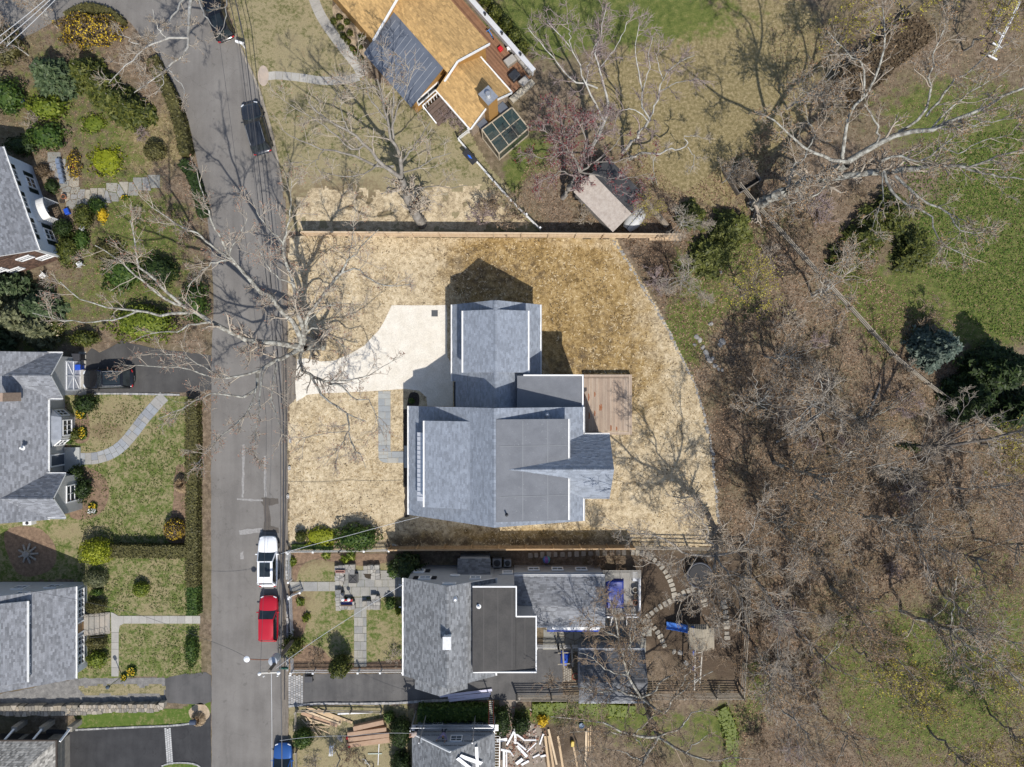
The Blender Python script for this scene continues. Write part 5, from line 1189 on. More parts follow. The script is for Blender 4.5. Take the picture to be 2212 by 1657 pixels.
# ================================================================== vehicles
def paint_m(name,c,rough=.28,metal=.2): return mat(name,c,rough=rough,metal=metal,coat=.6)
tyre_m = mat("tyre_rubber",(.018,.018,.019),rough=.85); rim_m = mat("alloy_rim",(.35,.36,.37),rough=.35,metal=.8); carglass = glass("car_glass",(.012,.016,.018),.04)
lamp_r = mat("red_lamp",(.45,.01,.012),rough=.25,coat=.5); lamp_w = mat("clear_lamp",(.6,.63,.66),rough=.15,coat=.5)
def car(label,p,heading,L,Wd,Ht,paint,name="parked_car",roofm=None,sunroof=None,rails=False,black_trim=True,hatch=.05,wsb=.70,wst=.54):
 """heading: degrees the nose points, anticlockwise from up"""
 c = W(*p); o = thing(name,label,"car",(c.x,c.y,.015),"cars parked along the street",math.radians(heading)); LOC[o.name] = Vector()
 st = [(0,.80,.46,.34),(.025,.90,.53,.25),(.10,.975,.565,.17),(.3,1,.575,.16),(.5,1,.575,.16),(.68,1,.575,.16),(.74,.99,.57,.17),(.85,.97,.545,.17),(.94,.90,.49,.19),(.985,.76,.42,.25),(1,.62,.36,.32)]
 w = Wd / 2; V,F = [],[]; prof = lambda ww,zt,zb: [(-ww * .82,zb),(-ww * .97,zb + .1 * Ht),(-ww,(zt + zb) * .53),(-ww * .985,zt * .93),(-ww * .88,zt),(-ww * .5,zt + .018 * Ht),(0,zt + .026 * Ht),(ww * .5,zt + .018 * Ht),(ww * .88,zt),(ww * .985,zt * .93),(ww,(zt + zb) * .53),(ww * .97,zb + .1 * Ht),(ww * .82,zb)]
 for t,wf,zt,zb in st:
  for x,z in prof(w * wf,zt * Ht,zb * Ht): V.append((x,(t - .5) * L,z))
 n = 13
 for i in range(len(st) - 1):
  for k in range(n - 1): F.append((i * n + k,i * n + k + 1,(i + 1) * n + k + 1,(i + 1) * n + k))
  F.append((i * n + n - 1,i * n,(i + 1) * n,(i + 1) * n + n - 1))
 mb = MB(); mb.add(V,F); mb.add(V[:n],[tuple(range(n))]); mb.add(V[-n:],[tuple(range(n))[::-1]]); body = mb.build("body",paint,o,local=True,smooth=True)
 md = body.modifiers.new("smooth",'SUBSURF'); md.levels = md.render_levels = 1
 zb,zr = .575 * Ht,Ht; yb0,yb1,yr0,yr1 = (hatch - .5) * L,(wsb - .5) * L,(hatch + .075 - .5) * L,(wst - .5) * L; wb,wr = w * .90,w * .74
 # cabin: painted pillars and roof with glass let in
 B = [(-wb,yb0,zb - .03),(wb,yb0,zb - .03),(wb,yb1,zb - .03),(-wb,yb1,zb - .03)]; R = [(-wr,yr0,zr - .05),(wr,yr0,zr - .05),(wr,yr1,zr - .05),(-wr,yr1,zr - .05)]
 mb = MB(); mb.add(B + R,[(0,1,5,4),(1,2,6,5),(2,3,7,6),(3,0,4,7),(4,5,6,7)]); mb.build("cabin",black if black_trim else paint,o,local=True)
 mb = MB(); k = 6
 for i in range(k + 1):
  for j in range(k + 1):
   a,b = i / k * 2 - 1,j / k * 2 - 1; ee = (1 - abs(a) ** 4) * (1 - abs(b) ** 4); mb.v.append((a * (wr + .02) * (1 - .03 * abs(b) ** 3),(yr0 + yr1) / 2 + b * (yr1 - yr0 + .06) / 2,zr - .055 + .055 * ee ** .5))
 for i in range(k):
  for j in range(k): mb.f.append((i * (k + 1) + j,(i + 1) * (k + 1) + j,(i + 1) * (k + 1) + j + 1,i * (k + 1) + j + 1)); mb.t.append(.5); mb.mi.append(0)
 roof = mb.build("roof",roofm or paint,o,local=True,smooth=True)
 if sunroof:
  y0,y1,sw = sunroof; ys = yr0 + (yr1 - yr0) * y0,yr0 + (yr1 - yr0) * y1; mb = MB(); mb.box((0,sum(ys) / 2,zr + .004),(wr * 2 * sw,ys[1] - ys[0],.012)); mb.build("sunroof",carglass,roof,local=True)
 def pane(name,q,k=.94,out=.012):
  q = [Vector(v) for v in q]; cc = sum(q,Vector()) / 4; nn = (q[1] - q[0]).cross(q[3] - q[0]).normalized()
  if nn.dot(cc - Vector((0,0,zb))) < 0: nn = -nn
  q = [cc + (v - cc) * k + nn * out for v in q]; mb = MB(); mb.add(q,[(0,1,2,3)]); return mb.build(name,carglass,o,local=True)
 pane("windshield",[B[3],B[2],R[2],R[3]],.93); pane("rear_window",[B[0],B[1],R[1],R[0]],.88)
 pane("side_window",[B[1],B[2],R[2],R[1]],.9); pane("side_window",[B[0],B[3],R[3],R[0]],.9)
 # painted pillars
 mb = MB()
 for i in range(4): mb.beam(Vector(B[i]),Vector(R[i]),.09,.09)
 mb.build("pillars",paint,o,local=True)
 for sx in (-1,1):
  for t in (.19,.81):
   mb = MB(); cx,cy,r = sx * (w - .1),(t - .5) * L,Ht * .205; b = []
   rings = [(r * .6,-.11),(r,-.1),(r,.1),(r * .62,.11)]
   V = [(cx + x * sx,cy + rr * math.cos(a * .3927),r + rr * math.sin(a * .3927)) for rr,x in rings for a in range(16)]
   F = [(i * 16 + a,i * 16 + (a + 1) % 16,(i + 1) * 16 + (a + 1) % 16,(i + 1) * 16 + a) for i in range(3) for a in range(16)]
   mb.add(V,F); wh = mb.build("wheel",tyre_m,o,local=True)
   mb = MB(); mb.add([(cx + .095 * sx,cy + r * .63 * math.cos(a * .3927),r + r * .63 * math.sin(a * .3927)) for a in range(16)],[tuple(range(16))]); mb.build("rim",rim_m,wh,local=True)
  mb = MB(); mb.box((sx * (w + .07),(wsb - .045 - .5) * L,zb + .02),(.2,.11,.13)); mb.build("mirror",paint,o,local=True,bevel=.03)
  mb = MB(); mb.box((sx * w * .66,.475 * L,.45 * Ht),(w * .34,.09,.1),-sx * .45); mb.build("headlight",lamp_w,o,local=True,bevel=.02)
  mb = MB(); mb.box((sx * w * .74,-.487 * L,.50 * Ht),(w * .26,.07,.14),sx * .3); mb.build("taillight",lamp_r,o,local=True,bevel=.02)
  if rails: mb = MB(); mb.tube([(sx * wr * .93,yr0 + .1,zr - .01),(sx * wr * .95,yr0 + .35,zr + .05),(sx * wr * .95,yr1 - .35,zr + .05),(sx * wr * .93,yr1 - .1,zr - .01)],.022,6); mb.build("roof_rail",alu,o,local=True)
 mb = MB(); mb.box((0,-.497 * L,.36 * Ht),(.5,.02,.12)); mb.build("number_plate",white,o,local=True)
 return o
car("white hatchback with a dark sunroof parked on the street",(584,1209),0,4.75,1.86,1.6,paint_m("white_car_paint",(.80,.81,.82),.3,0),sunroof=(.28,.95,.72),black_trim=False)
car("bright red hatchback parked behind the white car",(586,1331),0,4.3,1.82,1.62,paint_m("red_car_paint",(.42,.008,.02),.25,.1),black_trim=False,hatch=.03)
car("blue car at the bottom edge of the street",(616,1648),0,4.4,1.8,1.5,paint_m("blue_car_paint",(.03,.11,.34),.25,.4),black_trim=False)
car("black wagon with silver roof rails on the charcoal driveway",(243,818.5),91,4.75,1.9,1.62,paint_m("black_car_paint",(.012,.012,.014),.2,.3),rails=True,sunroof=(.1,.9,.78))
car("dark grey wagon with roof rails under branches at the roadside",(559,283),16,5.0,1.95,1.7,paint_m("graphite_car_paint",(.045,.05,.058),.25,.5),rails=True)
car("black car partly hidden by pale branches at the top edge",(476,45),22,4.7,1.86,1.5,paint_m("black_car_paint",(0,0,0)),sunroof=(.2,.8,.7))

# ================================================================== utility pole, street lamp and wires
UP = thing("utility_pole","leaning wooden utility pole with crossarm and transformer by the road","utility pole",W(640,1378))
pb,pt = W(637,1378),W(581,1450,10.4)
pole_m = mat("grey_pole_wood",(.17,.145,.12),(.11,.095,.08),3,.9,fine=.2,stretch=(6,6,.5))
mb = MB(); mb.tube([pb,pb.lerp(pt,.5),pt],[.19,.17,.13],12); mb.build("pole",pole_m,UP)
mb = MB(); a,b = W(560,1454,10.1),W(604,1452,10.1); mb.beam(a,b,.13,.16); mb.build("crossarm",mat("pale_crossarm",(.50,.48,.43),(.42,.4,.36),3,.8),UP)
for q in (W(562,1454,10.1),W(603,1452,10.1)): mb = MB(); mb.lathe(q + Vector((0,0,.05)),[(.05,0),(.14,.06),(.14,.1),(.07,.14),(.13,.2),(.05,.26)],10); mb.build("insulator",white,UP)
for q in (W(571,1459,9.8),W(601,1458,9.8)): mb = MB(); mb.lathe(q,[(.03,0),(.09,.1),(.06,.25),(.03,.3)],8); mb.build("fuse_cutout",white,UP)
tc = W(590,1428,8.3); mb = MB(); mb.lathe((tc.x,tc.y,7.3),[(.30,0),(.36,.06),(.36,1.0),(.38,1.02),(.38,1.1),(.2,1.2)],18); mb.build("transformer",mat("transformer_grey",(.42,.44,.47),(.36,.38,.41),2,.4),UP,smooth=False)
LA = thing("street_lamp","white street lamp head on a rusty arm reaching over the road","street lamp",W(590,1424)); p,q = W(598,1424,7.2),W(540,1424,7.8)
mb = MB(); mb.tube([p,p.lerp(q,.5) + Vector((0,0,.15)),q],.045,8); mb.build("lamp_arm",mat("rusty_arm",(.20,.085,.045),(.14,.07,.045),5,.85),LA)
mb = MB(); mb.lathe(W(533,1424,7.75) - Vector((0,0,.1)),[(.1,0),(.26,.05),(.26,.12),(.12,.2)],12); mb.build("lamp_head",mat("lamp_white",(.75,.77,.80),rough=.4),LA)
wire_m = mat("dark_cable",(.05,.05,.055),rough=.6); wire_p = mat("pale_cable",(.45,.46,.47),rough=.5)
def wire(label,pts,r=.018,m=wire_m,sag=.4):
 P = [W(*p) for p in pts]; Q = []
 for i in range(len(P) - 1):
  for k in range(10): t = k / 10; Q.append(P[i].lerp(P[i + 1],t) - Vector((0,0,sag * 4 * t * (1 - t))))
 Q.append(P[-1]); mb = MB(); mb.tube(Q,r,5); return tag(mb.build("cable",m),label,"cable","overhead cables")
wire("outermost thin power line strung from crossarm along the road",[(562,1452,10.3),(575,900,10.2),(470,60,10.2),(420,-150,10.2)],.014)
wire("inner power line strung from crossarm along the road edge",[(603,1451,10.3),(611,900,10.2),(520,60,10.2),(470,-150,10.2)],.014)
wire("thick bundled cable hung lowest along the road edge",[(606,1424,6.6),(612,900,6.5),(530,100,6.5),(470,-150,6.5)],.045)
wire("second telephone cable beside the bundled cable",[(601,1420,7.3),(605,900,7.2),(518,100,7.2),(455,-150,7.2)],.03)
wire("pale power line running down from pole past the blue car",[(586,1452,10.2),(587,1700,10.1)],.02,wire_p,.1)
wire("bundled cable running down from pole past the blue car",[(606,1424,6.6),(609,1700,6.5)],.045,wire_m,.1)
wire("pale twisted service cable to the black membrane roofed house",[(596,1444,8.6),(700,1370,6.9),(872,1262,5.6)],.02,wire_p,.25)
wire("pale service cable slanting across the yew to the new house",[(607,1196,7.2),(760,1155,5.6),(905,1117,4.0)],.02,wire_p,.2)
wire("thin service cable slung across the road to the window row house",[(533,1420,7.7),(440,1380,6.0),(290,1325,5.0),(60,1275,4.5)],.014,wire_m,.2)
wire("dark drop cable to the house under renovation",[(604,1600,7.0),(760,1590,5.5),(893,1585,3.4)],.014,wire_p,.3)
for k,dx in enumerate((0,22,44)): wire(["pale power line across the top left corner","second power line across the top left corner","third power line across the top left corner"][k],[(-30 + dx,100,10.5),(120 + dx * .4,-20,10.5)],.022,wire_p,.1)

# ================================================================== small things along the street and yards
def mailbox(label,p,heading,post_c,box_m,z=1.05,box=(.2,.5,.24)):
 c = W(*p); o = thing("mailbox",label,"mailbox",c); mb = MB(); mb.beam(c,c + Vector((0,0,z)),.1,.1); mb.build("post",post_c,o)
 d = Vector((math.cos(heading),math.sin(heading),0)); m2 = c + d * .15 + Vector((0,0,z + .12)); mb = MB(); n = 8; V = []
 for e in (-box[1] / 2,box[1] / 2):
  for k in range(n + 1): a = math.pi * k / n; s = Vector((-d.y,d.x,0)); V.append(m2 + d * e + s * box[0] / 2 * math.cos(a) + Vector((0,0,box[2] * .5 * math.sin(a))))
  V.append(m2 + d * e - s * box[0] / 2 - Vector((0,0,.12))); V.append(m2 + d * e + s * box[0] / 2 - Vector((0,0,.12)))
 k = n + 3; mb.add(V,[tuple(range(k)),tuple(range(k,2 * k))[::-1]] + [(i,k + i,k + (i + 1) % k,(i + 1) % k) for i in range(k)]); mb.build("box",box_m,o); return o
mailbox("white mailbox on a white post beside the curb",(530,104),math.pi * .9,white,white,1.0,(.24,.75,.3))
mailbox("dark green mailbox hung from the white fence post",(624,1434),math.pi,white,mat("green_metal",(.02,.09,.06),rough=.5),.95,(.22,.75,.3))
mailbox("dark mailbox in the round dry grass bed",(425,1548),0.0,black,mat("slate_metal",(.05,.065,.10),rough=.4),1.1,(.45,.55,.3))
def bin_(label,p,m,lid_m,s=(.62,.75,1.05),rz=0.0):
 c = W(*p); o = thing("wheeled_bin",label,"bin",c,"wheeled bins by the garage",rz); LOC[o.name] = Vector(); mb = MB(); x,y,z = s[0] / 2,s[1] / 2,s[2]
 mb.add([(-x * .8,-y * .8,.06),(x * .8,-y * .8,.06),(x * .8,y * .8,.06),(-x * .8,y * .8,.06),(-x,-y,z),(x,-y,z),(x,y,z),(-x,y,z)],[(3,2,1,0),(4,5,6,7),(0,1,5,4),(1,2,6,5),(2,3,7,6),(3,0,4,7)]); mb.build("tub",m,o,local=True)
 mb = MB(); mb.box((0,.02,z + .04),(s[0] * 1.05,s[1] * 1.08,.07)); mb.build("lid",lid_m,o,local=True,bevel=.03)
 for sx in (-1,1):
  mb = MB(); mb.tube([(sx * x * .8,-y * .85,.1),(sx * x * .98,-y * .85,.1)],.1,10); mb.build("wheel",tyre_m,o,local=True)
 mb = MB(); mb.tube([(-x * .8,-y - .06,z),(x * .8,-y - .06,z)],.025,6); mb.build("handle",black,o,local=True); return o
bin_("black wheeled bin at the upper corner of the garage",(178,772),black,mat("charcoal_plastic",(.04,.04,.045),rough=.5),rz=1.57)
bin_("bright blue recycling bin before the garage door",(178,794),mat("blue_plastic",(.015,.07,.42),rough=.45),mat("blue_plastic",(0,0,0)),(.5,.6,.8),1.6)
bin_("dark bin lying by the pickets on the patched driveway",(670,1463),black,mat("charcoal_plastic",(0,0,0)),(.55,.65,.5),1.57)
LPo = thing("lamp_post","slim grey lamp post leaning over the yellow daffodils","lamp post",W(262,1463)); c = W(264,1461)
mb = MB(); mb.tube([c,c + Vector((0,0,2.3))],.045,8); mb.build("post",alu,LPo); mb = MB(); mb.lathe(c + Vector((0,0,2.3)),[(.07,0),(.16,.05),(.18,.3),(.05,.42)],8); mb.build("lantern",mat("dark_lantern",(.06,.08,.1),rough=.4),LPo)
# front garden furniture
BN = thing("bench","garden bench with red and blue cushions on the patio","bench",W(752,1296)); c = W(752,1296); mb = MB()
for k in range(3): mb.box((c.x,c.y + .16 - k * .16,.45),(1.1,.13,.04))
for k in range(2): mb.box((c.x,c.y - .3,.65 + k * .18),(1.1,.04,.12))
for sx in (-.5,.5):
 for yy in (-.25,.22): mb.box((c.x + sx,c.y + yy,.22),(.06,.06,.44))
mb.build("frame",mat("bench_wood",(.2,.13,.08),rough=.7),BN); mb = MB(); mb.box((c.x,c.y + .1,.5),(1.05,.2,.07)); mb.build("red_cushion",mat("red_cloth",(.35,.02,.03),rough=.85),BN,bevel=.02); mb = MB(); mb.box((c.x,c.y - .2,.53),(1.05,.34,.1)); mb.build("blue_cushion",mat("navy_cloth",(.03,.04,.16),(.08,.1,.3),9,.85),BN,bevel=.03)
for k,px in enumerate((746,759)):
 c = W(px,1288); o = thing("globe_light",["white globe garden light left of its twin above the bench","white globe garden light right of its twin above the bench"][k],"garden light",c,"globe lights before the bench"); mb = MB(); mb.tube([c,c + Vector((0,0,.95))],.03,6); mb.build("post",black,o)
 mb = MB(); mb.lathe(c + Vector((0,0,.93)),[(.05,0),(.14,.06),(.17,.16),(.14,.26),(.05,.32)],12); mb.build("globe",white,o,smooth=True)
c = W(765,1247); FPit = thing("fire_pit","square black fire pit with a crossed mesh lid on the patio","fire pit",c); mb = MB(); mb.box((c.x,c.y,.22),(.85,.85,.44)); mb.build("bowl",black,FPit); mb = MB(); mb.beam((c.x - .4,c.y - .4,.47),(c.x,c.y,.56),.04,.03); mb.beam((c.x + .4,c.y - .4,.47),(c.x,c.y,.56),.04,.03); mb.beam((c.x - .4,c.y + .4,.47),(c.x,c.y,.56),.04,.03); mb.beam((c.x + .4,c.y + .4,.47),(c.x,c.y,.56),.04,.03)
for a,b in (((-1,-1),(1,-1)),((1,-1),(1,1)),((1,1),(-1,1)),((-1,1),(-1,-1))): mb.beam((c.x + a[0] * .42,c.y + a[1] * .42,.46),(c.x + b[0] * .42,c.y + b[1] * .42,.46),.05,.04)
mb.build("mesh_lid",mat("grey_iron",(.09,.085,.08),rough=.7),FPit)
c = W(799,1239); o = tag(sheet("fire_ring",[(c.x + .58 * math.cos(t * .35) * (1 + .08 * math.sin(t * 3)),c.y + .5 * math.sin(t * .35)) for t in range(18)],.064,soil_m,0,kind=None,thick=.02),"round patch of scorched soil in the patio paving","fire ring")
c = W(738.5,1230.5); TR = thing("window_box","long pink rimmed planter box on the stone wall","planter",c + Vector((0,0,.56))); mb = MB(); c.z = .56
for d in (-.1,.1): mb.box((c.x,c.y + d,.68),(.9,.04,.2))
for d in (-.44,.44): mb.box((c.x + d,c.y,.68),(.04,.2,.2))
mb.box((c.x,c.y,.6),(.86,.18,.05)); mb.build("box",mat("pink_clay",(.42,.24,.19),rough=.8),TR)
# ================================================================== playset, slide, trampoline
play_w = mat("weathered_play_wood",(.32,.28,.21),(.24,.21,.16),3,.85,fine=.2)
PS = thing("playset","wooden playset tower with a board roof and a long swing beam","playset",W(1520,1385))
c = W(1515,1378,2.6); rw,rl = 1.15,1.65
for s in (-1,1):
 for i in range(7):
  a,b = i / 7,(i + .94) / 7; mb = MB(); mb.add([(c.x + s * rw * a,c.y - rl / 2 * 1.2,3.3 - .55 * a),(c.x + s * rw * a,c.y + rl / 2 * 1.2,3.3 - .55 * a),(c.x + s * rw * b,c.y + rl / 2 * 1.2,3.3 - .55 * b + .02),(c.x + s * rw * b,c.y - rl / 2 * 1.2,3.3 - .55 * b + .02)],[(0,1,2,3) if s < 0 else (3,2,1,0)]); mb.build("roof_board",play_w,PS)
mb = MB()
for sx in (-.9,.9):
 for sy in (-.8,.8): mb.beam((c.x + sx,c.y + sy,0),(c.x + sx,c.y + sy,2.8),.1,.1)
mb.box((c.x,c.y,1.4),(1.9,1.7,.08)); mb.build("tower",play_w,PS)
p,q = W(1502,1400,2.2),W(1500,1490,2.2); p2,q2 = W(1517,1400,2.2),W(1512,1475,2.2); pale_w = mat("pale_beam",(.46,.43,.37),(.38,.35,.3),3,.8)
mb = MB(); mb.beam(p,q,.11,.11); mb.beam(p2,q2,.11,.11)
for t in (.12,.5,.85): mb.beam(p.lerp(q,t),p2.lerp(q2,t),.07,.07)
for e in (q,q2,p2.lerp(q2,.5)): mb.beam(e,(e.x + .25,e.y - .2,0),.1,.1)
mb.build("swing_beam",pale_w,PS)
for t,cl in ((.3,(.02,.09,.45)),(.72,(.03,.12,.5))):
 e = p.lerp(p2,.5).lerp(q.lerp(q2,.5),t); mb = MB(); mb.box((e.x,e.y,.55),(.2,.45,.05)); mb.tube([(e.x,e.y - .2,.55),(e.x,e.y - .2,2.2)],.012,4); mb.tube([(e.x,e.y + .2,.55),(e.x,e.y + .2,2.2)],.012,4); mb.build("swing",mat("blue_swing_%d" % int(t * 10),cl,rough=.5),PS)
p,q = W(1440,1350,.25),W(1500,1362,1.55); d = (q - p).normalized(); a = d.cross(Vector((0,0,1))).normalized(); u = a.cross(d); mb = MB(); V = []
for e in range(9):
 t = e / 8; b = p.lerp(q,t) + Vector((0,0,-.12 * math.sin(t * math.pi)))
 for s,h in ((-.34,.2),(-.3,.2),(-.26,0),(.26,0),(.3,.2),(.34,.2),(.34,-.05),(-.34,-.05)): V.append(b + a * s + u * h)
mb.add(V,[(i * 8 + k,i * 8 + (k + 1) % 8,i * 8 + 8 + (k + 1) % 8,i * 8 + 8 + k) for i in range(8) for k in range(8)]); mb.build("slide",mat("blue_slide_plastic",(.06,.19,.62),(.10,.26,.68),2,.3),PS)
TRM = thing("trampoline","round black trampoline half hidden by bare branches","trampoline",W(1507,1238)); c = W(1507,1238); mb = MB(); mb.lathe((c.x,c.y,.78),[(1.0,0),(1.0,.02)],28); mb.build("mat",mat("trampoline_mat",(.012,.012,.014),rough=.7),TRM)
mb = MB(); mb.tube([(c.x + 1.15 * math.cos(t * math.pi / 14),c.y + 1.15 * math.sin(t * math.pi / 14),.79) for t in range(29)],.1,8); mb.build("rim_pad",mat("trampoline_pad",(.05,.055,.07),rough=.6),TRM); mb = MB()
for k in range(6): a = k * math.pi / 3; mb.tube([(c.x + 1.15 * math.cos(a),c.y + 1.15 * math.sin(a),0),(c.x + 1.15 * math.cos(a),c.y + 1.15 * math.sin(a),.78)],.03,6)
mb.build("legs",alu,TRM)
for k,(px,py,r) in enumerate(((1470,1410,.32),(1456,1408,.3),(1482,1432,.3))): tag(stone_at("garden_stone",None,W(px,py),r,.8,flat=.3),["flat grey stone nearest the swing in the shaded yard","flat grey stone leftmost of three in the shaded yard","pale flat stone lowest of three in the shaded yard"][k],"stone")
# ================================================================== lumber and building scraps
lum = [mat("fresh_lumber_%d" % k,c,tuple(x * .86 for x in c),2.5,.75,fine=.1) for k,c in enumerate([(.55,.40,.24),(.50,.36,.215),(.60,.46,.30),(.42,.27,.17)])]
card = mat("brown_cardboard",(.33,.215,.14),(.38,.26,.175),2,.85,fine=.08)
Z7 = lambda x,y: (619.2 + x * .2153,1497.6 + y * .2153)
for k,(pl,z0,z1,lab) in enumerate((([(675,312),(978,245),(985,290),(683,357)],0,.5,"brown carton of siding lying uppermost in the yard"),([(615,375),(1005,322),(1008,362),(620,412)],0,.42,"brown carton of siding second from the top in the yard"),
  ([(625,425),(1035,378),(1037,418),(630,468)],0,.45,"brown carton of siding third from the top in the yard"),([(605,485),(1035,422),(1038,452),(610,512)],0,.4,"long brown carton of siding fourth from the top in the yard"),([(640,500),(1038,455),(1038,482),(645,530)],0,.3,"lowest brown carton of siding in the yard"))):
 mb = MB(); mb.prism(G([Z7(*p) for p in pl]),z0,z1); tag(mb.build("carton",card,bevel=.015),lab,"carton","cartons of siding stacked in the yard")
for k,(a,b,w,lab) in enumerate((((205,135),(555,282),.26,"wide plank in the lumber heap, uppermost"),((312,155),(662,290),.22,"long plank reaching farthest right from the heap"),((195,172),(545,305),.24,"broad pale plank across the middle of the heap"),((155,188),(512,316),.3,"reddish plank along the lower edge of the heap"))):
 p,q = W(*Z7(*a)),W(*Z7(*b)); z = .08 + k * .045; board(p + Vector((0,0,z)),q + Vector((0,0,z)),w,.04,lum[k],lab,"plank","planks heaped in the lumber yard","plank")
for k,(a,b) in enumerate((((150,255),(332,438)),((160,172),(350,408)),((190,235),(328,435)),((180,175),(330,368)),((205,288),(385,285)),((190,320),(432,324)),((240,245),(442,306)),((320,330),(440,382)))):
 p,q = W(*Z7(*a)),W(*Z7(*b)); z = .05 + k * .05; board(p + Vector((0,0,z)),q + Vector((0,0,z)),.09,.04,lum[2 - k % 2 * 2],"thin pale stick in the crossed stack left of the cartons","stick","thin sticks crossed beside the planks","lumber_stick")
p,q = W(*Z7(515,203)),W(*Z7(865,188)); board(p + Vector((0,0,.08)),q + Vector((0,0,.08)),.12,.1,brd,"long white downpipe lying above the cartons","downpipe",None,"downpipe")
p,q = W(*Z7(930,468)),W(*Z7(918,718)); board(p + Vector((0,0,.05)),q + Vector((0,0,.05)),.06,.05,brd,"thin white strip lying lengthwise below the cartons","strip",None,"white_strip")
p,q = W(*Z7(818,602)),W(*Z7(958,600)); board(p + Vector((0,0,.11)),q + Vector((0,0,.11)),.05,.04,mat("pale_green_pvc",(.5,.62,.58),rough=.4),"thin pale strip crossing the long white strip","strip",None,"pale_strip")
for k,(x,y) in enumerate(((612,440),(632,520))): c = W(*Z7(x,y)); mb = MB(); mb.box((c.x,c.y,.12),(.24,.3,.24),.1); mb.box((c.x,c.y,.26),(.18,.22,.05),.1); tag(mb.build("red_bag",mat("red_plastic_bag",(.5,.02,.02),rough=.5),bevel=.05),["small red bag at the carton ends, upper one","small red bag at the carton ends, lower one"][k],"bag","red bags by the cartons")
c = W(*Z7(540,453)); tag(stone_at("grey_bundle",None,c,.42,.7,flat=.5),"grey crumpled bundle left of the cartons","bundle")
c = W(*Z7(463,545)); SHs = thing("sawhorse","pale folding sawhorse in the dry yard","sawhorse",c); mb = MB()
for dx in (-.14,0,.14): mb.beam((c.x + dx - .05,c.y - .5,.62),(c.x + dx + .05,c.y + .5,.66),.07,.05)
for sx in (-.2,.2):
 for sy in (-.4,.4): mb.beam((c.x + sx * 1.2,c.y + sy,0),(c.x + sx * .4,c.y + sy,.62),.05,.05)
mb.build("frame",brd,SHs)
c = W(*Z7(800,685)); BK = thing("bicycle","bicycle lying on its side in the dry yard","bicycle",c); mb = MB()
for dx in (-.5,.5): mb.tube([(c.x + dx * .8 + .33 * math.cos(t * .4189),c.y - dx * .7 + .33 * math.sin(t * .4189),.12) for t in range(16)],.03,6)
mb.build("wheel",tyre_m,BK); mb = MB(); mb.tube([(c.x - .4,c.y + .35,.14),(c.x - .05,c.y + .25,.16),(c.x + .15,c.y - .1,.16),(c.x + .4,c.y - .35,.14)],.03,6); mb.tube([(c.x - .05,c.y + .25,.16),(c.x - .1,c.y - .1,.16),(c.x + .15,c.y - .1,.16)],.025,6); mb.tube([(c.x + .3,c.y - .5,.3),(c.x + .4,c.y - .2,.3)],.02,6); mb.build("frame",alu,BK)
rail_fence("low grey rail fence along the top of the lumber yard",[(644,1531),(705,1531),(760,1532),(825,1533)],.9,(.35,.7),grey_w,.05)
rail_fence("short grey rail fence on the street side of the lumber yard",[(642,1533),(642,1568)],.9,(.35,.7),grey_w,.05); rail_fence("short grey rail fence beside the blue car",[(643,1618),(644,1665)],.9,(.35,.7),grey_w,.05)
Z8 = lambda x,y: (1080 + x * .2266,1497.6 + y * .2266)
for k,(a,b,w) in enumerate((((430,405),(468,720),.22),((462,400),(512,720),.2),((462,335),(540,672),.18),((552,405),(602,720),.2),((700,505),(742,720),.17),((820,350),(818,595),.2),((842,330),(842,560),.12),((862,310),(860,555),.1),((812,595),(812,700),.2))):
 p,q = W(*Z8(*a)),W(*Z8(*b)); z = .05 + (k % 3) * .05; board(p + Vector((0,0,z)),q + Vector((0,0,z)),w,.05,lum[k % 3],["pale plank leftmost of the three beside the scrap pile","middle plank of the three beside the scrap pile","rightmost plank of the three beside the scrap pile","lone plank lying between the two board groups","plank with a saw resting at its upper end","widest plank of the right hand board group","narrow plank in the right hand board group","thinnest plank at the right of the board group","grey end plank below the right hand board group"][k],"plank","planks laid out behind the renovated house","plank")
c = W(*Z8(775,292)); mb = MB(); mb.lathe(c,[(.22,0),(.26,.4),(.27,.4),(.24,.42),(.23,.36),(.1,.34)],16); tag(mb.build("bucket",mat("blue_grey_bucket",(.10,.16,.24),rough=.5)),"blue grey bucket above the laid out planks","bucket")
c = W(*Z8(690,470)); mb = MB(); mb.box((c.x,c.y,.2),(.3,.5,.3)); mb.box((c.x,c.y + .2,.38),(.2,.2,.12)); tag(mb.build("mitre_saw",mat("yellow_tool",(.5,.36,.04),rough=.5),bevel=.03),"yellow power saw at the end of a plank","saw")
for k,(x,y,l,a,w,t) in enumerate(((145,380,1.9,1.6,.2,.1),(100,420,1.5,1.1,.18,.15),(180,395,1.1,-.6,.15,.2),(285,437,1.2,.05,.12,.15),(205,490,1.1,-.65,.15,.25),(300,500,1.3,.8,.08,.3),(210,545,1.4,-.8,.25,.1),(395,430,1.1,1.25,.12,.1),(40,590,2.2,1.57,.22,.9),(65,600,2.0,1.57,.08,.9),(55,495,.9,-.15,.2,1.0),(185,640,.8,.7,.3,.15),(240,655,.8,.55,.2,.12),(345,590,.7,.5,.14,.1),(410,590,.5,.35,.18,.1),(110,560,.6,-.9,.1,.2),(20,430,1.0,.2,.3,.3))):
 c = W(*Z8(x,y)) + Vector((0,0,t)); d = Vector((math.cos(a),math.sin(a),0)) * l / 2; board(c - d,c + d + Vector((0,0,.1)),w,.03,brd,"torn white siding piece in the scrap pile beside the renovated house","siding piece","torn siding in the scrap pile","siding_piece")
rg = np.random.RandomState(77); n = 420; cx,cy = W(*Z8(200,470))[:2]; P = np.stack([cx + rg.normal(0,1.3,n),cy + rg.normal(0,1.6,n)],1); P = P[(P[:,0] < W(1180,0).x) & (P[:,0] > -1.3)]; V,F,T = [],[],[]
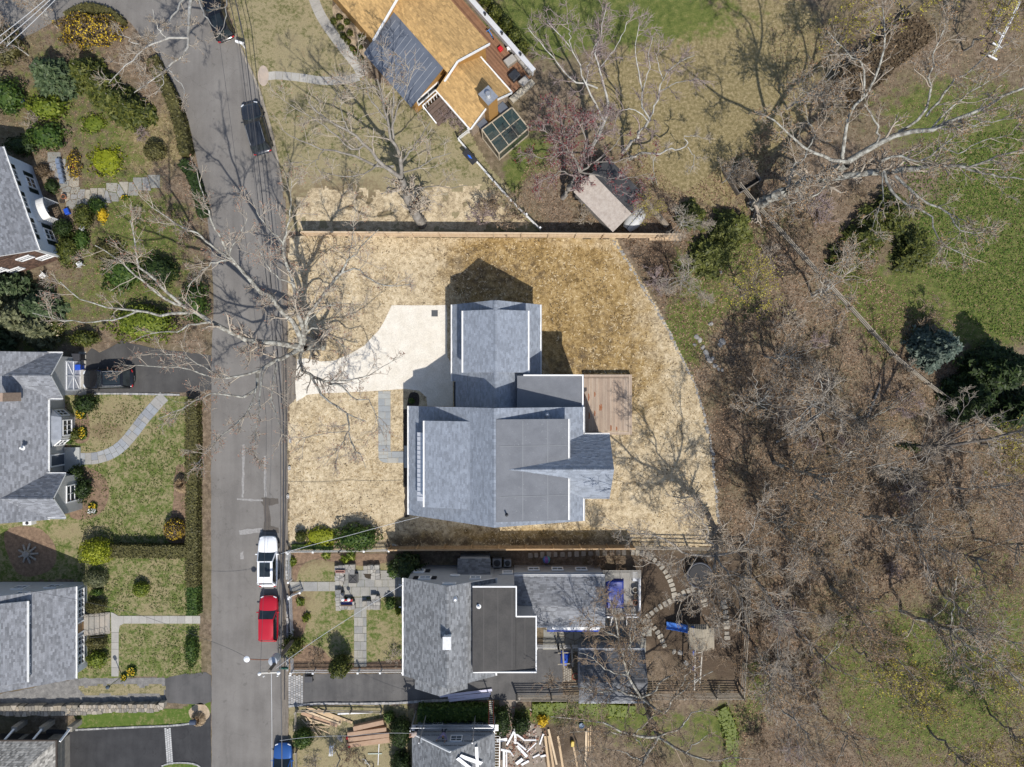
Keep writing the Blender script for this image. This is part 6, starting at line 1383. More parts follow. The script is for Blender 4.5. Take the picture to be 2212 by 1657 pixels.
for p in P:
 a,l,w = rg.uniform(0,6.3),rg.uniform(.08,.28),rg.uniform(.05,.12); d = np.array([math.cos(a),math.sin(a)]); e = np.array([-d[1],d[0]]); b = len(V); z = rg.uniform(.03,.16)
 for s,t in ((-1,-1),(1,-1),(1,1),(-1,1)): q = p + d * l * s / 2 + e * w * t / 2; V.append((q[0],q[1],z + s * rg.uniform(0,.04)))
 F.append((b,b + 1,b + 2,b + 3)); T.append(rg.rand())
o = mesh_np("rubble",V,F,leafmat("brick_and_wood_rubble",(.08,.06,.05),(.28,.13,.08),(.5,.46,.42),.9,0.0),tone=T); tag(o,"broken brick and wood rubble in the scrap pile","rubble",kind="stuff")
# stack of gutters on the driveway
for k,(a,b) in enumerate((((950,1503),(1063,1489)),((968,1506),(1060,1496)),((970,1512),(1058,1500)))):
 p,q = W(*a),W(*b); board(p + Vector((0,0,.12 + k * .04)),q + Vector((0,0,.16 + k * .04)),.22,.06,mat("lilac_white_vinyl",(.55,.54,.66),(.48,.47,.58),2,.5),["uppermost pale siding bundle on the shaded driveway","middle pale siding bundle on the shaded driveway","lowest pale siding bundle on the shaded driveway"][k],"siding bundle","siding bundles on the driveway","siding_bundle")
# things behind the black membrane house
c = W(1221,1420); mb = MB(); mb.add([(c.x - .45,c.y - .65,.1),(c.x + .1,c.y - .75,.12),(c.x + .5,c.y + .6,.15),(c.x - .4,c.y + .65,.12),(c.x,c.y,.75),(c.x + .1,c.y + .4,.6)],[(0,1,4),(1,2,5,4),(2,3,5),(3,0,4,5)]); tag(mb.build("crumpled_tarpaulin",mat("bright_blue_tarp",(.02,.07,.5),(.05,.14,.65),4,.35)),"crumpled bright blue tarpaulin on a rack behind the picket gate","tarpaulin")
WR = thing("wood_rack","weathered post rack round the crumpled blue tarpaulin","rack",W(1222,1420)); mb = MB()
for px in (1216,1235): p,q = W(px,1403,1.5),W(px + 2,1440,1.5); mb.beam(p,q,.14,.1); mb.beam((p.x,p.y,0),p,.1,.1); mb.beam((q.x,q.y,0),q,.1,.1)
for py in (1411,1435): mb.beam(W(1205,py,1.0),W(1240,py - 2,1.0),.1,.08)
mb.build("frame",grey_w[0],WR)
HOSE = W(1243,1461); mb = MB(); mb.tube([(HOSE.x + .3 * math.cos(t * .3),HOSE.y + .3 * math.sin(t * .3),.05 + t * .001) for t in range(60)],.025,5); tag(mb.build("garden_hose",mat("red_hose",(.35,.06,.04),rough=.5)),"coiled red garden hose beside the dark garage","hose")
PVA = path("paver_strip","narrow paver strip left of the dark garage",(1228,1450)); cobbles(PVA,1217,1440,1234,1472,4,6,[mat("tan_paver",(.30,.27,.22),(.25,.22,.18),3,.9)],.04)
# back yard above the new fence
c = W(1450,470);
OB = thing("covered_boat","small upturned pale boat hull behind the new fence","boat",W(1368,480)); p,q = W(1352,496),W(1390,452); d = (q - p).normalized(); n = Vector((-d.y,d.x,0)); mb = MB(); V = []
for i in range(9):
 t = i / 8; w = .75 * math.sin(math.pi * min(1,.12 + t * .8)) ** .6
 for k in range(7): a = math.pi * k / 6; V.append(p.lerp(q,t) + n * w * math.cos(a) + Vector((0,0,.15 + .45 * math.sin(a) * (w / .75))))
mb.add(V,[(i * 7 + k,i * 7 + k + 1,i * 7 + 8 + k,i * 7 + 7 + k) for i in range(8) for k in range(6)]); mb.build("hull",mat("pale_hull",(.50,.51,.52),(.42,.43,.44),2,.4),OB,smooth=True); mb = MB(); mb.tube([v + Vector((0,0,.02)) for v in V[3::7]],.04,6); mb.build("keel",mat("grey_keel",(.2,.21,.22),rough=.6),OB)
mb = MB(); p,q = W(1385,428),W(1440,490); mb.tube([p + Vector((0,0,.25)),p.lerp(q,.5) + Vector((0,0,.28)),q + Vector((0,0,.2))],[.3,.32,.26],10); tag(mb.build("log",mat("bleached_log",(.30,.25,.19),(.22,.18,.14),3,.9,bump=.5,bscale=9)),"fallen bleached log behind the upturned boat","log")
c = W(1250,430); WB = thing("wheelbarrow","dark wheelbarrow with a yellow handle under the red budded tree","wheelbarrow",c); mb = MB(); mb.add([(c.x - .3,c.y - .1,.3),(c.x + .2,c.y - .1,.3),(c.x + .2,c.y + .6,.3),(c.x - .3,c.y + .6,.3),(c.x - .45,c.y - .25,.6),(c.x + .35,c.y - .25,.6),(c.x + .35,c.y + .8,.6),(c.x - .45,c.y + .8,.6)],[(0,1,2,3),(0,4,5,1),(1,5,6,2),(2,6,7,3),(3,7,4,0)]); mb.build("tray",black,WB); mb = MB(); mb.tube([(c.x + .3,c.y + .1,.45),(c.x + .45,c.y - .75,.65),(c.x + .75,c.y - .6,.65),(c.x + .5,c.y + .2,.45)],.03,6); mb.build("handle",mat("yellow_tube",(.55,.40,.03),rough=.5),WB); mb = MB(); mb.tube([(c.x - .08,c.y + .95,.2),(c.x + .02,c.y + .95,.2)],.2,12); mb.build("wheel",tyre_m,WB)
for k,(x0,x1) in enumerate(((1402,1434),(1435,1466))): p,q = W(x0,517),W(x1,517); board(p + Vector((0,0,.12)),q + Vector((0,0,.12)),.28,.2,new_wood[0],["stack of fence boards lying left of another below the fence end","stack of fence boards lying under the fence end"][k],"boards","leftover boards below the new fence","board_stack")
# top right corner: ladders and long pale poles
ladder(W(2140,70) + Vector((0,0,.3)),W(2200,-60) + Vector((0,0,.3)),.5,"aluminium ladder lying on the ground in the top right corner",alu,16)
PR = thing("pole_pair","pair of long white poles with short cross pieces in the top right corner","poles",W(2170,60)); mb = MB(); p,q = W(2146,118,.8),W(2225,-40,.8); n = Vector((.12,.08,0)); mb.tube([p - n,q - n],.05,6); mb.tube([p + n * 1.2,q + n],.05,6)
for px,py in ((2157,72),(2152,98),(2142,124)): c = W(px,py,.8); mb.beam(c + Vector((-.35,.2,.04)),c + Vector((.5,-.25,.04)),.12,.1)
mb.beam(W(2166,75),W(2166,75,.8),.08,.08); mb.beam(W(2146,118),W(2146,118,.8),.08,.08); mb.beam(W(2215,-20),W(2215,-20,.8),.08,.08); mb.build("pole",white,PR)
# ================================================================== deck of the orange house
ODK = thing("deck","reddish brown deck along the orange roofed house","deck",W(1080,110)); odm = [mat("redwood_board_%d" % k,c,tuple(x * .8 for x in c),2.5,.7,fine=.15) for k,c in enumerate([(.21,.105,.055),(.25,.13,.07),(.17,.085,.045)])]
uE0 = uE - .5; uE1 = fo.uv(1155,165,1.0)[0]; vA,vB = ve3 - .4,8.0; nb = int((uE1 - uE0) / .15)
for i in range(nb):
 u = uE0 + i * .15
 if u < ue3 - .2: v0_ = .3
 else: v0_ = vA + 1.0
 p,q = fo.p(u,v0_,.6),fo.p(u,vB,.6); mb = MB(); mb.beam(p,q,.14,.04); mb.build("deck_board",RUN.choice(odm),ODK)
mb = MB(); uq = uE1 + .05
mb.beam(fo.p(uq,vA + 1.0,1.05),fo.p(uq,vB,1.05),.12,.9); mb.beam(fo.p(uq + .1,vA + 1.0,1.52),fo.p(uq + .1,vB,1.52),.45,.06); mb.build("parapet",mat("pale_grey_cap",(.55,.555,.56),(.5,.5,.51),2,.6),ODK)
mb = MB()
for i in range(5): c = fo.p(uE0 + 1 + (uE1 - uE0 - 1.2) * (i % 2),vA + 1.5 + i * 1.8,.28); mb.box(c,(.12,.12,.56))
mb.build("deck_post",odm[2],ODK)
mb = MB(); mb.prism([tuple(fo.p(a,b,0))[:2] for a,b in ((ue3 + .2,vA + .4),(uE1 - .2,vA + .4),(uE1 - .2,vA + .95),(ue3 + .2,vA + .95))],0,.4); mb.build("deck_step",mat("pale_plank",(.42,.38,.3),rough=.8),ODK)
def onD(px,py,z=.62): c = W(px,py,z); c.z = z; return c
c = onD(1111,167); mb = MB(); mb.box(c + Vector((0,0,.3)),(.95,.85,.6),.75); tag(mb.build("covered_table",mat("black_cover",(.02,.022,.026),(.035,.037,.042),3,.45),bevel=.1),"black covered table between the grey sofas on the brown deck","table")
gs = mat("grey_sofa_cloth",(.30,.285,.255),(.35,.33,.30),4,.9)
def sofa(label,p,q,w):
 p,q = onD(*p),onD(*q); d = (q - p).normalized(); n = Vector((-d.y,d.x,0)); o = thing("outdoor_sofa",label,"sofa",p); mb = MB(); mb.beam(p + Vector((0,0,.2)),q + Vector((0,0,.2)),w,.4); mb.build("base",mat("sofa_wood",(.24,.21,.17),rough=.8),o); k = max(1,round((q - p).length / .75))
 for i in range(k): a,b = p.lerp(q,(i + .03) / k),p.lerp(q,(i + .97) / k); mb = MB(); mb.beam(a + Vector((0,0,.46)),b + Vector((0,0,.46)),w - .06,.12); mb.build("cushion",gs,o,bevel=.04)
sofa("long grey outdoor sofa along the deck parapet",(1117,118),(1150,160),.8); sofa("short grey outdoor sofa above the covered table",(1092,142),(1112,127),.75); sofa("grey outdoor seat at the deck end below the covered table",(1124,186),(1140,172),.7)
c = onD(1081,108); mb = MB(); mb.box(c + Vector((0,0,.2)),(.4,.4,.4),.7); tag(mb.build("red_stool",mat("red_plastic",(.5,.015,.02),rough=.4),bevel=.04),"small red stool on the brown deck","stool")
c = onD(1099,108); mb = MB(); mb.box(c + Vector((0,0,.35)),(.32,.32,.05),.3)
for a,b in ((-.12,-.12),(.12,-.12),(-.12,.12),(.12,.12)): mb.box(c + Vector((a,b,.16)),(.04,.04,.33),.3)
tag(mb.build("side_table",white),"small white side table near the red stool","table")
c = onD(1059,76); SCO = thing("balance_bike","small blue bicycle standing on the brown deck","bicycle",c); d = Vector((.55,-.8,0)); mb = MB()
for s in (-.42,.42): e = c + d * s; mb.tube([e + d * .2 * math.cos(t * .4189) + Vector((0,0,.2 + .2 * math.sin(t * .4189))) for t in range(16)],.03,6)
mb.build("wheel",tyre_m,SCO); mb = MB(); mb.tube([c - d * .42 + Vector((0,0,.2)),c - d * .25 + Vector((0,0,.5)),c + d * .2 + Vector((0,0,.42)),c + d * .42 + Vector((0,0,.2))],.05,6); mb.tube([c - d * .25 + Vector((0,0,.6)) - Vector((d.y,-d.x,0)) * .25,c - d * .25 + Vector((0,0,.6)) + Vector((d.y,-d.x,0)) * .25],.03,6); mb.build("frame",mat("sky_blue_paint",(.05,.2,.5),rough=.4),SCO)
for k,(px,py) in enumerate(((1047,33),(1084,74),(1122,121))):
 c = fo.p(uq + .1,fo.uv(px,py,1.55)[1],1.55); o = thing("parapet_lamp",["uppermost black lamp on the deck parapet","middle black lamp on the deck parapet","lowest black lamp on the deck parapet"][k],"lamp",c,"lamps on the deck parapet"); mb = MB(); mb.lathe(c,[(.1,0),(.1,.03),(.03,.05),(.03,.25),(.13,.27),(.11,.33)],10); mb.build("lamp",black,o)
# ================================================================== garden chairs and bits by the white walled house
def chair(label,px,py,rz,m,name="garden_chair"):
 c = W(px,py); o = thing(name,label,"chair",c,"garden chairs",rz); LOC[o.name] = Vector(); mb = MB(); mb.box((0,0,.42),(.5,.48,.04)); mb.build("seat",m,o,local=True); mb = MB()
 for k in range(5): mb.beam((-.2 + k * .1,-.24,.44),(-.2 + k * .1,-.36,.9),.05,.02)
 mb.build("backrest",m,o,local=True)
 for a,b in ((-.2,-.2),(.2,-.2),(-.2,.2),(.2,.2)): mb = MB(); mb.box((a,b,.2),(.04,.04,.4)); mb.build("leg",m,o,local=True)
chair("white garden chair with a rusty seat near the brown end wall",98,597,2.4,white); chair("white garden chair at the corner bush",177,572,.6,white); chair("white folding chair beside the round clipped bush",183,494,1.0,white)
for k in range(5): chair(["metal blue patio chair, topmost of the row","second metal blue patio chair from the top of the row","third metal blue patio chair from the top of the row","fourth metal blue patio chair from the top of the row","metal blue patio chair, lowest of the row"][k],131 + k * 2.2,351 + k * 10.5,1.57,mat("blue_grey_metal",(.16,.20,.27),rough=.45),"patio_chair")
c = W(148,458); mb = MB(); mb.box(c + Vector((0,0,.2)),(.45,.55,.4),.4); tag(mb.build("recycling_tub",mat("blue_plastic",(0,0,0)),bevel=.05),"blue recycling tub by the door hood","tub")
c = W(47,214); mb = MB(); mb.box(c + Vector((0,0,.3)),(.5,.7,.6),.3); mb.box(c + Vector((.1,-.4,.35)),(.12,.3,.08),.3); tag(mb.build("blue_cart",mat("blue_plastic",(0,0,0)),bevel=.06),"blue cart under the shrubs at the upper left","cart")
c = W(24,622); mb = MB(); mb.box(c + Vector((0,0,.4)),(1.6,.9,.8),.3); mb.box(c + Vector((0,0,.82)),(1.3,.7,.08),.3); tag(mb.build("blue_tarpaulin",mat("bright_blue_tarp",(0,0,0)),bevel=.1),"blue tarpaulin bundle below the brown end wall","tarpaulin")
pot(142,427,0,.22,.4,mat("terracotta",(0,0,0)),"terracotta pot by the white walled house steps"); pot(138,436,0,.2,.35,pot_m,"dark pot beside the terracotta pot"); pot(158,360,0,.2,.3,mat("red_glaze",(.4,.08,.05),rough=.4),"red glazed pot right of the patio chairs")
rg2 = random.Random(5); mb = MB()
# stump
c = W(62,1195); mb = MB(); mb.lathe(c,[(.42,0),(.34,.2),(.32,.5),(.05,.52)],11)
for k in range(9): a = k * .7; mb.beam(c + Vector((.25 * math.cos(a),.25 * math.sin(a),.25)),c + Vector((.95 * math.cos(a),.95 * math.sin(a),.04)),.16,.14)
tag(mb.build("tree_stump",mat("silver_stump",(.30,.28,.25),(.2,.19,.17),5,.9,fine=.2)),"splayed silver tree stump in the shaded bed","stump")
# ================================================================== roofers on the scaffold
skin_m = mat("skin",(.34,.19,.12),rough=.6)
def person(label,J,shirt,pants,hair,cap=None):
 """J: joint positions; one continuous skinned body with per-face clothing"""
 names = list(J); idx = {k: i for i,k in enumerate(names)}; E = [("pelvis","belly"),("belly","chest"),("chest","neck"),("neck","head"),("head","crown")]
 for s in "lr": E += [("chest",s + "sh"),(s + "sh",s + "el"),(s + "el",s + "wr"),(s + "wr",s + "hd"),("pelvis",s + "hip"),(s + "hip",s + "kn"),(s + "kn",s + "an"),(s + "an",s + "toe")]
 R = {"pelvis": .15,"belly": .145,"chest": .16,"neck": .06,"head": .10,"crown": .085,"sh": .085,"el": .052,"wr": .036,"hd": .042,"hip": .10,"kn": .066,"an": .045,"toe": .04}
 me = bpy.data.meshes.new("body"); me.from_pydata([J[k] for k in names],[(idx[a],idx[b]) for a,b in E],[]); o = bpy.data.objects.new("tmp",me); C.objects.link(o)
 sk = o.modifiers.new("skin",'SKIN'); o.modifiers.new("s",'SUBSURF').levels = 1
 for i,k in enumerate(names):
  r = R.get(k,R.get(k[1:],.05)); d = me.skin_vertices[0].data[i]; d.radius = (r,r); d.use_root = k == "pelvis"
 dg = bpy.context.evaluated_depsgraph_get(); m2 = bpy.data.meshes.new_from_object(o.evaluated_get(dg)); bpy.data.objects.remove(o)
 JP = {k: Vector(v) for k,v in J.items()}; zone = {"pelvis": 1,"hip": 1,"kn": 1,"an": 1,"toe": 3,"belly": 0,"chest": 0,"sh": 0,"el": 0,"wr": 2,"hd": 2,"neck": 2,"head": 2,"crown": 4}
 V = [v.co.copy() for v in m2.vertices]; F = [tuple(p.vertices) for p in m2.polygons]; MI = []
 for fc in F:
  cc = sum((V[i] for i in fc),Vector()) / len(fc); k = min(JP,key=lambda n: (JP[n] - cc).length); MI.append(zone.get(k,zone.get(k[1:],0)))
 b = MB(); b.v = [tuple(v) for v in V]; b.f = F; b.t = [.5] * len(F); b.mi = MI
 for s in "lr":                                             # fingers
  w0,h0 = JP[s + "wr"],JP[s + "hd"]; d = (h0 - w0).normalized(); a = d.cross(Vector((0,0,1))).normalized()
  for k in range(4): q = h0 + a * (k - 1.5) * .022; b.tube([q,q + d * .05,q + d * (.085 - abs(k - 1.3) * .01) - Vector((0,0,.02))],[.011,.010,.007],5,mi=2)
  b.tube([h0 - d * .03 + a * .04,h0 + a * .075 + d * .02],[.012,.009],5,mi=2)
 ob = b.build("person",[shirt,pants,skin_m,mat("work_boot",(.05,.035,.025),rough=.7),hair],smooth=True); return tag(ob,label,"person")
shirtB = mat("lilac_shirt",(.20,.17,.30),(.26,.23,.36),7,.85); jeans = mat("dark_jeans",(.02,.025,.04),(.03,.036,.055),8,.9); hairm = mat("black_hair",(.012,.01,.009),rough=.6); shirtA = mat("tan_shirt",(.36,.29,.25),(.42,.35,.31),6,.85)
x,y,z = -6.15,-31.42,2.78
person("roofer in a lilac shirt and dark trousers reaching up to the gable edge",{"pelvis": (x,y,z + .93),"belly": (x,y - .04,z + 1.1),"chest": (x,y - .08,z + 1.32),"neck": (x,y - .12,z + 1.5),"head": (x - .01,y - .15,z + 1.62),"crown": (x - .01,y - .15,z + 1.74),
 "lsh": (x - .2,y - .09,z + 1.42),"lel": (x - .42,y - .2,z + 1.52),"lwr": (x - .55,y - .3,z + 1.74),"lhd": (x - .57,y - .33,z + 1.82),"rsh": (x + .2,y - .09,z + 1.42),"rel": (x + .32,y - .22,z + 1.62),"rwr": (x + .18,y - .36,z + 1.86),"rhd": (x + .16,y - .39,z + 1.94),
 "lhip": (x - .1,y,z + .88),"lkn": (x - .16,y + .06,z + .48),"lan": (x - .2,y + .02,z + .08),"ltoe": (x - .22,y - .15,z + .04),"rhip": (x + .1,y,z + .88),"rkn": (x + .14,y + .08,z + .48),"ran": (x + .18,y + .02,z + .08),"rtoe": (x + .2,y - .15,z + .04)},shirtB,jeans,hairm)
x,y = -8.8,-31.42
person("roofer in a tan shirt bending over at the scaffold end",{"pelvis": (x + .2,y + .05,z + .85),"belly": (x + .1,y - .02,z + 1.02),"chest": (x - .08,y - .12,z + 1.18),"neck": (x - .24,y - .2,z + 1.22),"head": (x - .36,y - .25,z + 1.2),"crown": (x - .44,y - .3,z + 1.12),
 "lsh": (x - .2,y + .02,z + 1.12),"lel": (x - .32,y - .02,z + .86),"lwr": (x - .4,y - .2,z + .7),"lhd": (x - .42,y - .27,z + .66),"rsh": (x - .04,y - .3,z + 1.14),"rel": (x - .15,y - .4,z + .9),"rwr": (x - .32,y - .36,z + .72),"rhd": (x - .4,y - .34,z + .68),
 "lhip": (x + .16,y + .13,z + .82),"lkn": (x + .06,y + .16,z + .45),"lan": (x + .18,y + .14,z + .08),"ltoe": (x + .04,y + .1,z + .04),"rhip": (x + .24,y - .05,z + .82),"rkn": (x + .14,y - .1,z + .45),"ran": (x + .28,y - .06,z + .08),"rtoe": (x + .14,y - .12,z + .04)},shirtA,jeans,mat("dark_cap",(.03,.04,.07),rough=.8))
# ================================================================== leafy plants
def leaf_quads(P,N,size,asp,rg,jit=.6):
 """leaf-sized faces at points P, facing roughly N"""
 n = len(P); N = N + rg.normal(0,jit,(n,3)); N /= np.linalg.norm(N,axis=1)[:,None] + 1e-9
 A = np.cross(N,rg.normal(0,1,(n,3))); A /= np.linalg.norm(A,axis=1)[:,None] + 1e-9; B = np.cross(N,A)
 s = size * rg.uniform(.6,1.35,(n,1)); A = A * s * asp; B = B * s
 V = np.stack([P - A,P - B * .55,P + A,P + B * .55],1).reshape(-1,3); return V,np.arange(4 * n).reshape(-1,4)
def foliage(c,rad,shape,size,dens,rg,lump=.22,asp=1.0,jit=.6,droop=0.0):
 """points over a lumpy rounded body (shape 0 ball .. 1 box) and their outward normals"""
 rx,ry,rz = rad; area = 2.6 * (rx * ry + rx * rz + ry * rz); n = int(min(9000,max(60,dens * area / (size * size))))
 D = rg.normal(0,1,(n,3)); D[:,2] = np.abs(D[:,2]) * 1.05 - .25; D /= np.linalg.norm(D,axis=1)[:,None]
 if shape: M = np.abs(D).max(1)[:,None]; D2 = D / M; Q = D * (1 - shape) + D2 * shape
 else: Q = D
 ph = rg.uniform(0,6.3,6); k = 3.2
 L = 1 + lump * (np.sin(D[:,0] * k * 2 + ph[0]) * np.sin(D[:,1] * k * 2 + ph[1]) + .6 * np.sin(D[:,2] * 6 + D[:,0] * 5 + ph[2]) * np.sin(D[:,1] * 9 + ph[3])) * .7
 dep = 1 - .3 * rg.rand(n) ** 2
 P = Q * (L * dep)[:,None] * np.array([rx,ry,rz * .72]); P[:,2] += rz * .34; P[:,2] = np.maximum(P[:,2],.02)
 return P + np.array(c),D - np.array([0,0,droop])
LEAF = {
 "olive": leafmat("olive_leaf",(.022,.032,.006),(.07,.085,.015),(.16,.165,.035)),
 "dark": leafmat("dark_evergreen_leaf",(.010,.020,.006),(.028,.05,.012),(.06,.09,.022)),
 "mid": leafmat("mid_green_leaf",(.018,.04,.008),(.05,.095,.016),(.115,.16,.03)),
 "bright": leafmat("bright_green_leaf",(.05,.08,.008),(.13,.17,.018),(.25,.28,.04)),
 "lime": leafmat("yellow_green_leaf",(.08,.10,.006),(.22,.25,.014),(.36,.38,.03)),
 "blue": leafmat("blue_grey_needle",(.03,.05,.04),(.085,.12,.095),(.19,.235,.19)),
 "pine": leafmat("soft_pine_needle",(.025,.045,.018),(.07,.105,.045),(.14,.18,.085)),
 "sage": leafmat("sage_needle",(.05,.06,.028),(.13,.14,.07),(.24,.245,.13)),
 "yellow": leafmat("forsythia_yellow",(.30,.19,.01),(.62,.42,.02),(.78,.58,.05)),
 "brown": leafmat("dormant_twig_brown",(.05,.035,.022),(.12,.085,.05),(.2,.15,.09)),
 "straw": leafmat("dry_grass_blade",(.22,.15,.08),(.42,.31,.19),(.56,.44,.30)),
 "cedar": leafmat("cedar_spray",(.05,.06,.012),(.115,.13,.028),(.2,.21,.055)),
 "moss": leafmat("mossy_hedge_leaf",(.04,.04,.014),(.10,.092,.032),(.19,.175,.06)),
 "cream": leafmat("cream_blossom",(.3,.22,.12),(.6,.48,.3),(.75,.66,.5)),
 "white": leafmat("white_blossom",(.5,.5,.45),(.7,.7,.66),(.8,.8,.76)),
}
stem_m = mat("shrub_stem",(.09,.065,.045),(.14,.105,.08),6,.9)
PRG = np.random.RandomState(11)
def shrub(label,p,rx,ry,h,kind,size=.1,shape=0.0,lump=.22,asp=1.0,dens=.8,name="shrub",cat="shrub",group=None,mixk=None,mf=.3,jit=.6,droop=0.0,core=True,z=0.0,rz=0.0):
 c = W(*p); c.z = z; o = thing(name,label,cat,c,group); rad = (rx * S,ry * S,h)
 P,N = foliage((0,0,0),rad,shape,size,dens,PRG,lump,asp,jit,droop)
 if rz: R = np.array(Matrix.Rotation(rz,3,'Z')); P = P @ R.T; N = N @ R.T
 V,F = leaf_quads(P,N,size,asp,PRG,jit); mesh_np("foliage",V,F,LEAF[kind],o,tone=PRG.rand(len(F)),local=True)
 if mixk:
  k = PRG.rand(len(P)) < mf; V,F = leaf_quads(P[k] * 1.03,N[k],size * .8,1,PRG); mesh_np("flowers",V,F,LEAF[mixk],o,tone=PRG.rand(len(F)),local=True)["kind"] = "stuff"
 if core:
  b = MB(); prof = [(.55,.02),(.8,.3),(.78,.62),(.5,.86),(.1,.94)]; n = 12; Vs = []
  for r,zz in prof:
   for k in range(n): t = 2 * math.pi * k / n; q = max(abs(math.cos(t)),abs(math.sin(t))); e = 1 / q if shape > .5 else 1; Vs.append(Matrix.Rotation(rz,3,'Z') @ Vector((rad[0] * r * e * .92 * math.cos(t) * (.8 if shape > .5 else 1),rad[1] * r * e * .92 * math.sin(t) * (.8 if shape > .5 else 1),h * zz * .95)))
  b.add(Vs,[(i * n + k,i * n + (k + 1) % n,i * n + n + (k + 1) % n,i * n + n + k) for i in range(4) for k in range(n)] + [tuple(range(4 * n,5 * n))]); b.build("inner_growth",LEAF[kind],o,local=True)
 b = MB()
 for k in range(4): a = PRG.uniform(0,6.3); b.tube([(0,0,0),(rad[0] * .3 * math.cos(a),rad[1] * .3 * math.sin(a),h * .5)],[.03,.012],5)
 b.build("stem",stem_m,o,local=True); return o
def hedge(label,pts,w,h,kind,size=.1,name="hedge",cat="hedge",dens=.75,lump=.1):
 """clipped hedge following a line"""
 c = catmull([W(*p) for p in pts],6); o = thing(name,label,cat,c[0]); A,Nn,V0 = [],[],[]
 for i in range(len(c) - 1):
  p,q = c[i],c[i + 1]; L = (q - p).length; d = (q - p).normalized(); s = Vector((-d.y,d.x,0)); n = int(dens * L * (w + 2 * h) / (size * size))
  t = PRG.rand(n); side = PRG.rand(n) * (w + 2 * h); x = np.where(side < h,-w / 2,np.where(side > h + w,w / 2,side - h - w / 2)); zz = np.where(side < h,side,np.where(side > h + w,side - h - w,h))
  nx = np.where(side < h,-1,np.where(side > h + w,1,0)); nz = np.where((side >= h) & (side <= h + w),1,.2)
  wob = lump * (np.sin(t * L * 3 + i) + PRG.normal(0,.6,n)) * .5
  P = np.array(p[:])[None] + np.outer(t * L,np.array(d[:])) + np.outer(x * (1 + wob * .4) ,np.array(s[:])); P[:,2] = np.maximum(.03,zz * (1 + wob * .35) - PRG.rand(n) ** 2 * .15); A.append(P); Nn.append(np.outer(nx,np.array(s[:])) + np.outer(nz,[0,0,1]))
 P,N = np.concatenate(A),np.concatenate(Nn); V,F = leaf_quads(P,N,size,1,PRG); mesh_np("foliage",V,F,LEAF[kind],o,tone=PRG.rand(len(F)))
 b = MB()
 for i in range(len(c) - 1): d = (c[i + 1] - c[i]).normalized(); b.beam(c[i] + Vector((0,0,h * .46)),c[i + 1] + Vector((0,0,h * .46)) + d * .02,w * .84,h * .88)
 b.build("inner_growth",LEAF[kind],o); return o
def conifer(label,p,r,h,kind,tiers=9,size=.16,lean=0,name="conifer",asp=1.6,z0=.4,cat="tree",ragged=.3):
 """evergreen with drooping sprays round a trunk"""
 c = W(*p); o = thing(name,label,cat,c); b = MB(); b.tube([(0,0,0),(0,0,h)],[.14,.03],7); b.build("trunk",MATS["bark_grey"],o,local=True); PS,NS = [],[]; bt = MB()
 for k in range(tiers):
  f_ = k / tiers; zz = z0 + (h - z0) * f_; R = r * (1 - f_) ** .8 + .12; nb = int(5 + R * 5)
  for j in range(nb):
   a = 2 * math.pi * (j + PRG.rand()) / nb; L = R * PRG.uniform(1 - ragged,1.1); d = np.array([math.cos(a),math.sin(a),0]); n = max(6,int(L * 26 / (size / .16)))
   t = PRG.rand(n) ** .7; sp = PRG.normal(0,1,n) * .16 * L * (1.1 - t * .7); P = np.outer(t * L,d) + np.outer(sp,[-d[1],d[0],0]); P[:,2] = zz - .25 * t * L + PRG.normal(0,.05,n) + .1; PS.append(P); NS.append(np.tile(np.array([d[0] * .3,d[1] * .3,1.0]),(n,1)))
   bt.tube([(0,0,zz),tuple(d * L * .9 + np.array([0,0,zz - .22 * L]))],[.025,.008],3,cap=False)
 bt.build("branches",MATS["bark_grey"],o,local=True); P,N = np.concatenate(PS),np.concatenate(NS); V,F = leaf_quads(P,N,size,asp,PRG,.4); mesh_np("crown",V,F,LEAF[kind],o,tone=PRG.rand(len(F)),local=True); return o
def flower_clump(label,p,rx,ry,n,kind="yellow",h=.35,cat="flowers"):
 c = W(*p); o = thing("flower_clump",label,cat,c,"spring flower clumps"); r = PRG.rand(n) ** .5; a = PRG.rand(n) * 6.3; P = np.stack([r * np.cos(a) * rx * S,r * np.sin(a) * ry * S,h * PRG.uniform(.8,1.1,n)],1)
 V,F = leaf_quads(P,np.tile([0,0,1.],(n,1)),.075,1,PRG,.3); mesh_np("flowers",V,F,LEAF[kind],o,tone=PRG.rand(len(F)),local=True)["kind"] = "stuff"
 m = n * 4; r = PRG.rand(m) ** .5; a = PRG.rand(m) * 6.3; P = np.stack([r * np.cos(a) * rx * S * 1.1,r * np.sin(a) * ry * S * 1.1,h * .5 * PRG.uniform(.5,1.3,m)],1); V,F = leaf_quads(P,PRG.normal(0,1,(m,3)),.13,1.4,PRG); mesh_np("leaves",V,F,LEAF["mid"],o,tone=PRG.rand(len(F)),local=True)
def grass_clump(label,p,r,h,n=900,kind="straw"):
 c = W(*p); o = thing("ornamental_grass",label,"grass",c); a = PRG.rand(n) * 6.3; k = PRG.uniform(.5,1,n) * r * S; d = np.stack([np.cos(a),np.sin(a)],1); s = np.stack([-d[:,1],d[:,0]],1) * .022
 b0 = d * (PRG.rand(n) * .2 * r * S)[:,None]; e = d * k[:,None]; z1 = h * PRG.uniform(.5,1,n); m_ = (b0 + e) / 2
 z = lambda xy,zz: np.concatenate([xy,np.broadcast_to(zz,(n,))[:,None]],1)
 V = np.stack([z(b0 - s,.02),z(b0 + s,.02),z(m_ + s,z1),z(m_ - s,z1),z(m_ - s,z1),z(m_ + s,z1),z(e + s * .4,z1 * .35),z(e - s * .4,z1 * .35)],1).reshape(-1,3); mesh_np("blades",V,np.arange(8 * n).reshape(-1,4),LEAF[kind],o,tone=np.repeat(PRG.rand(n),2),local=True); return o
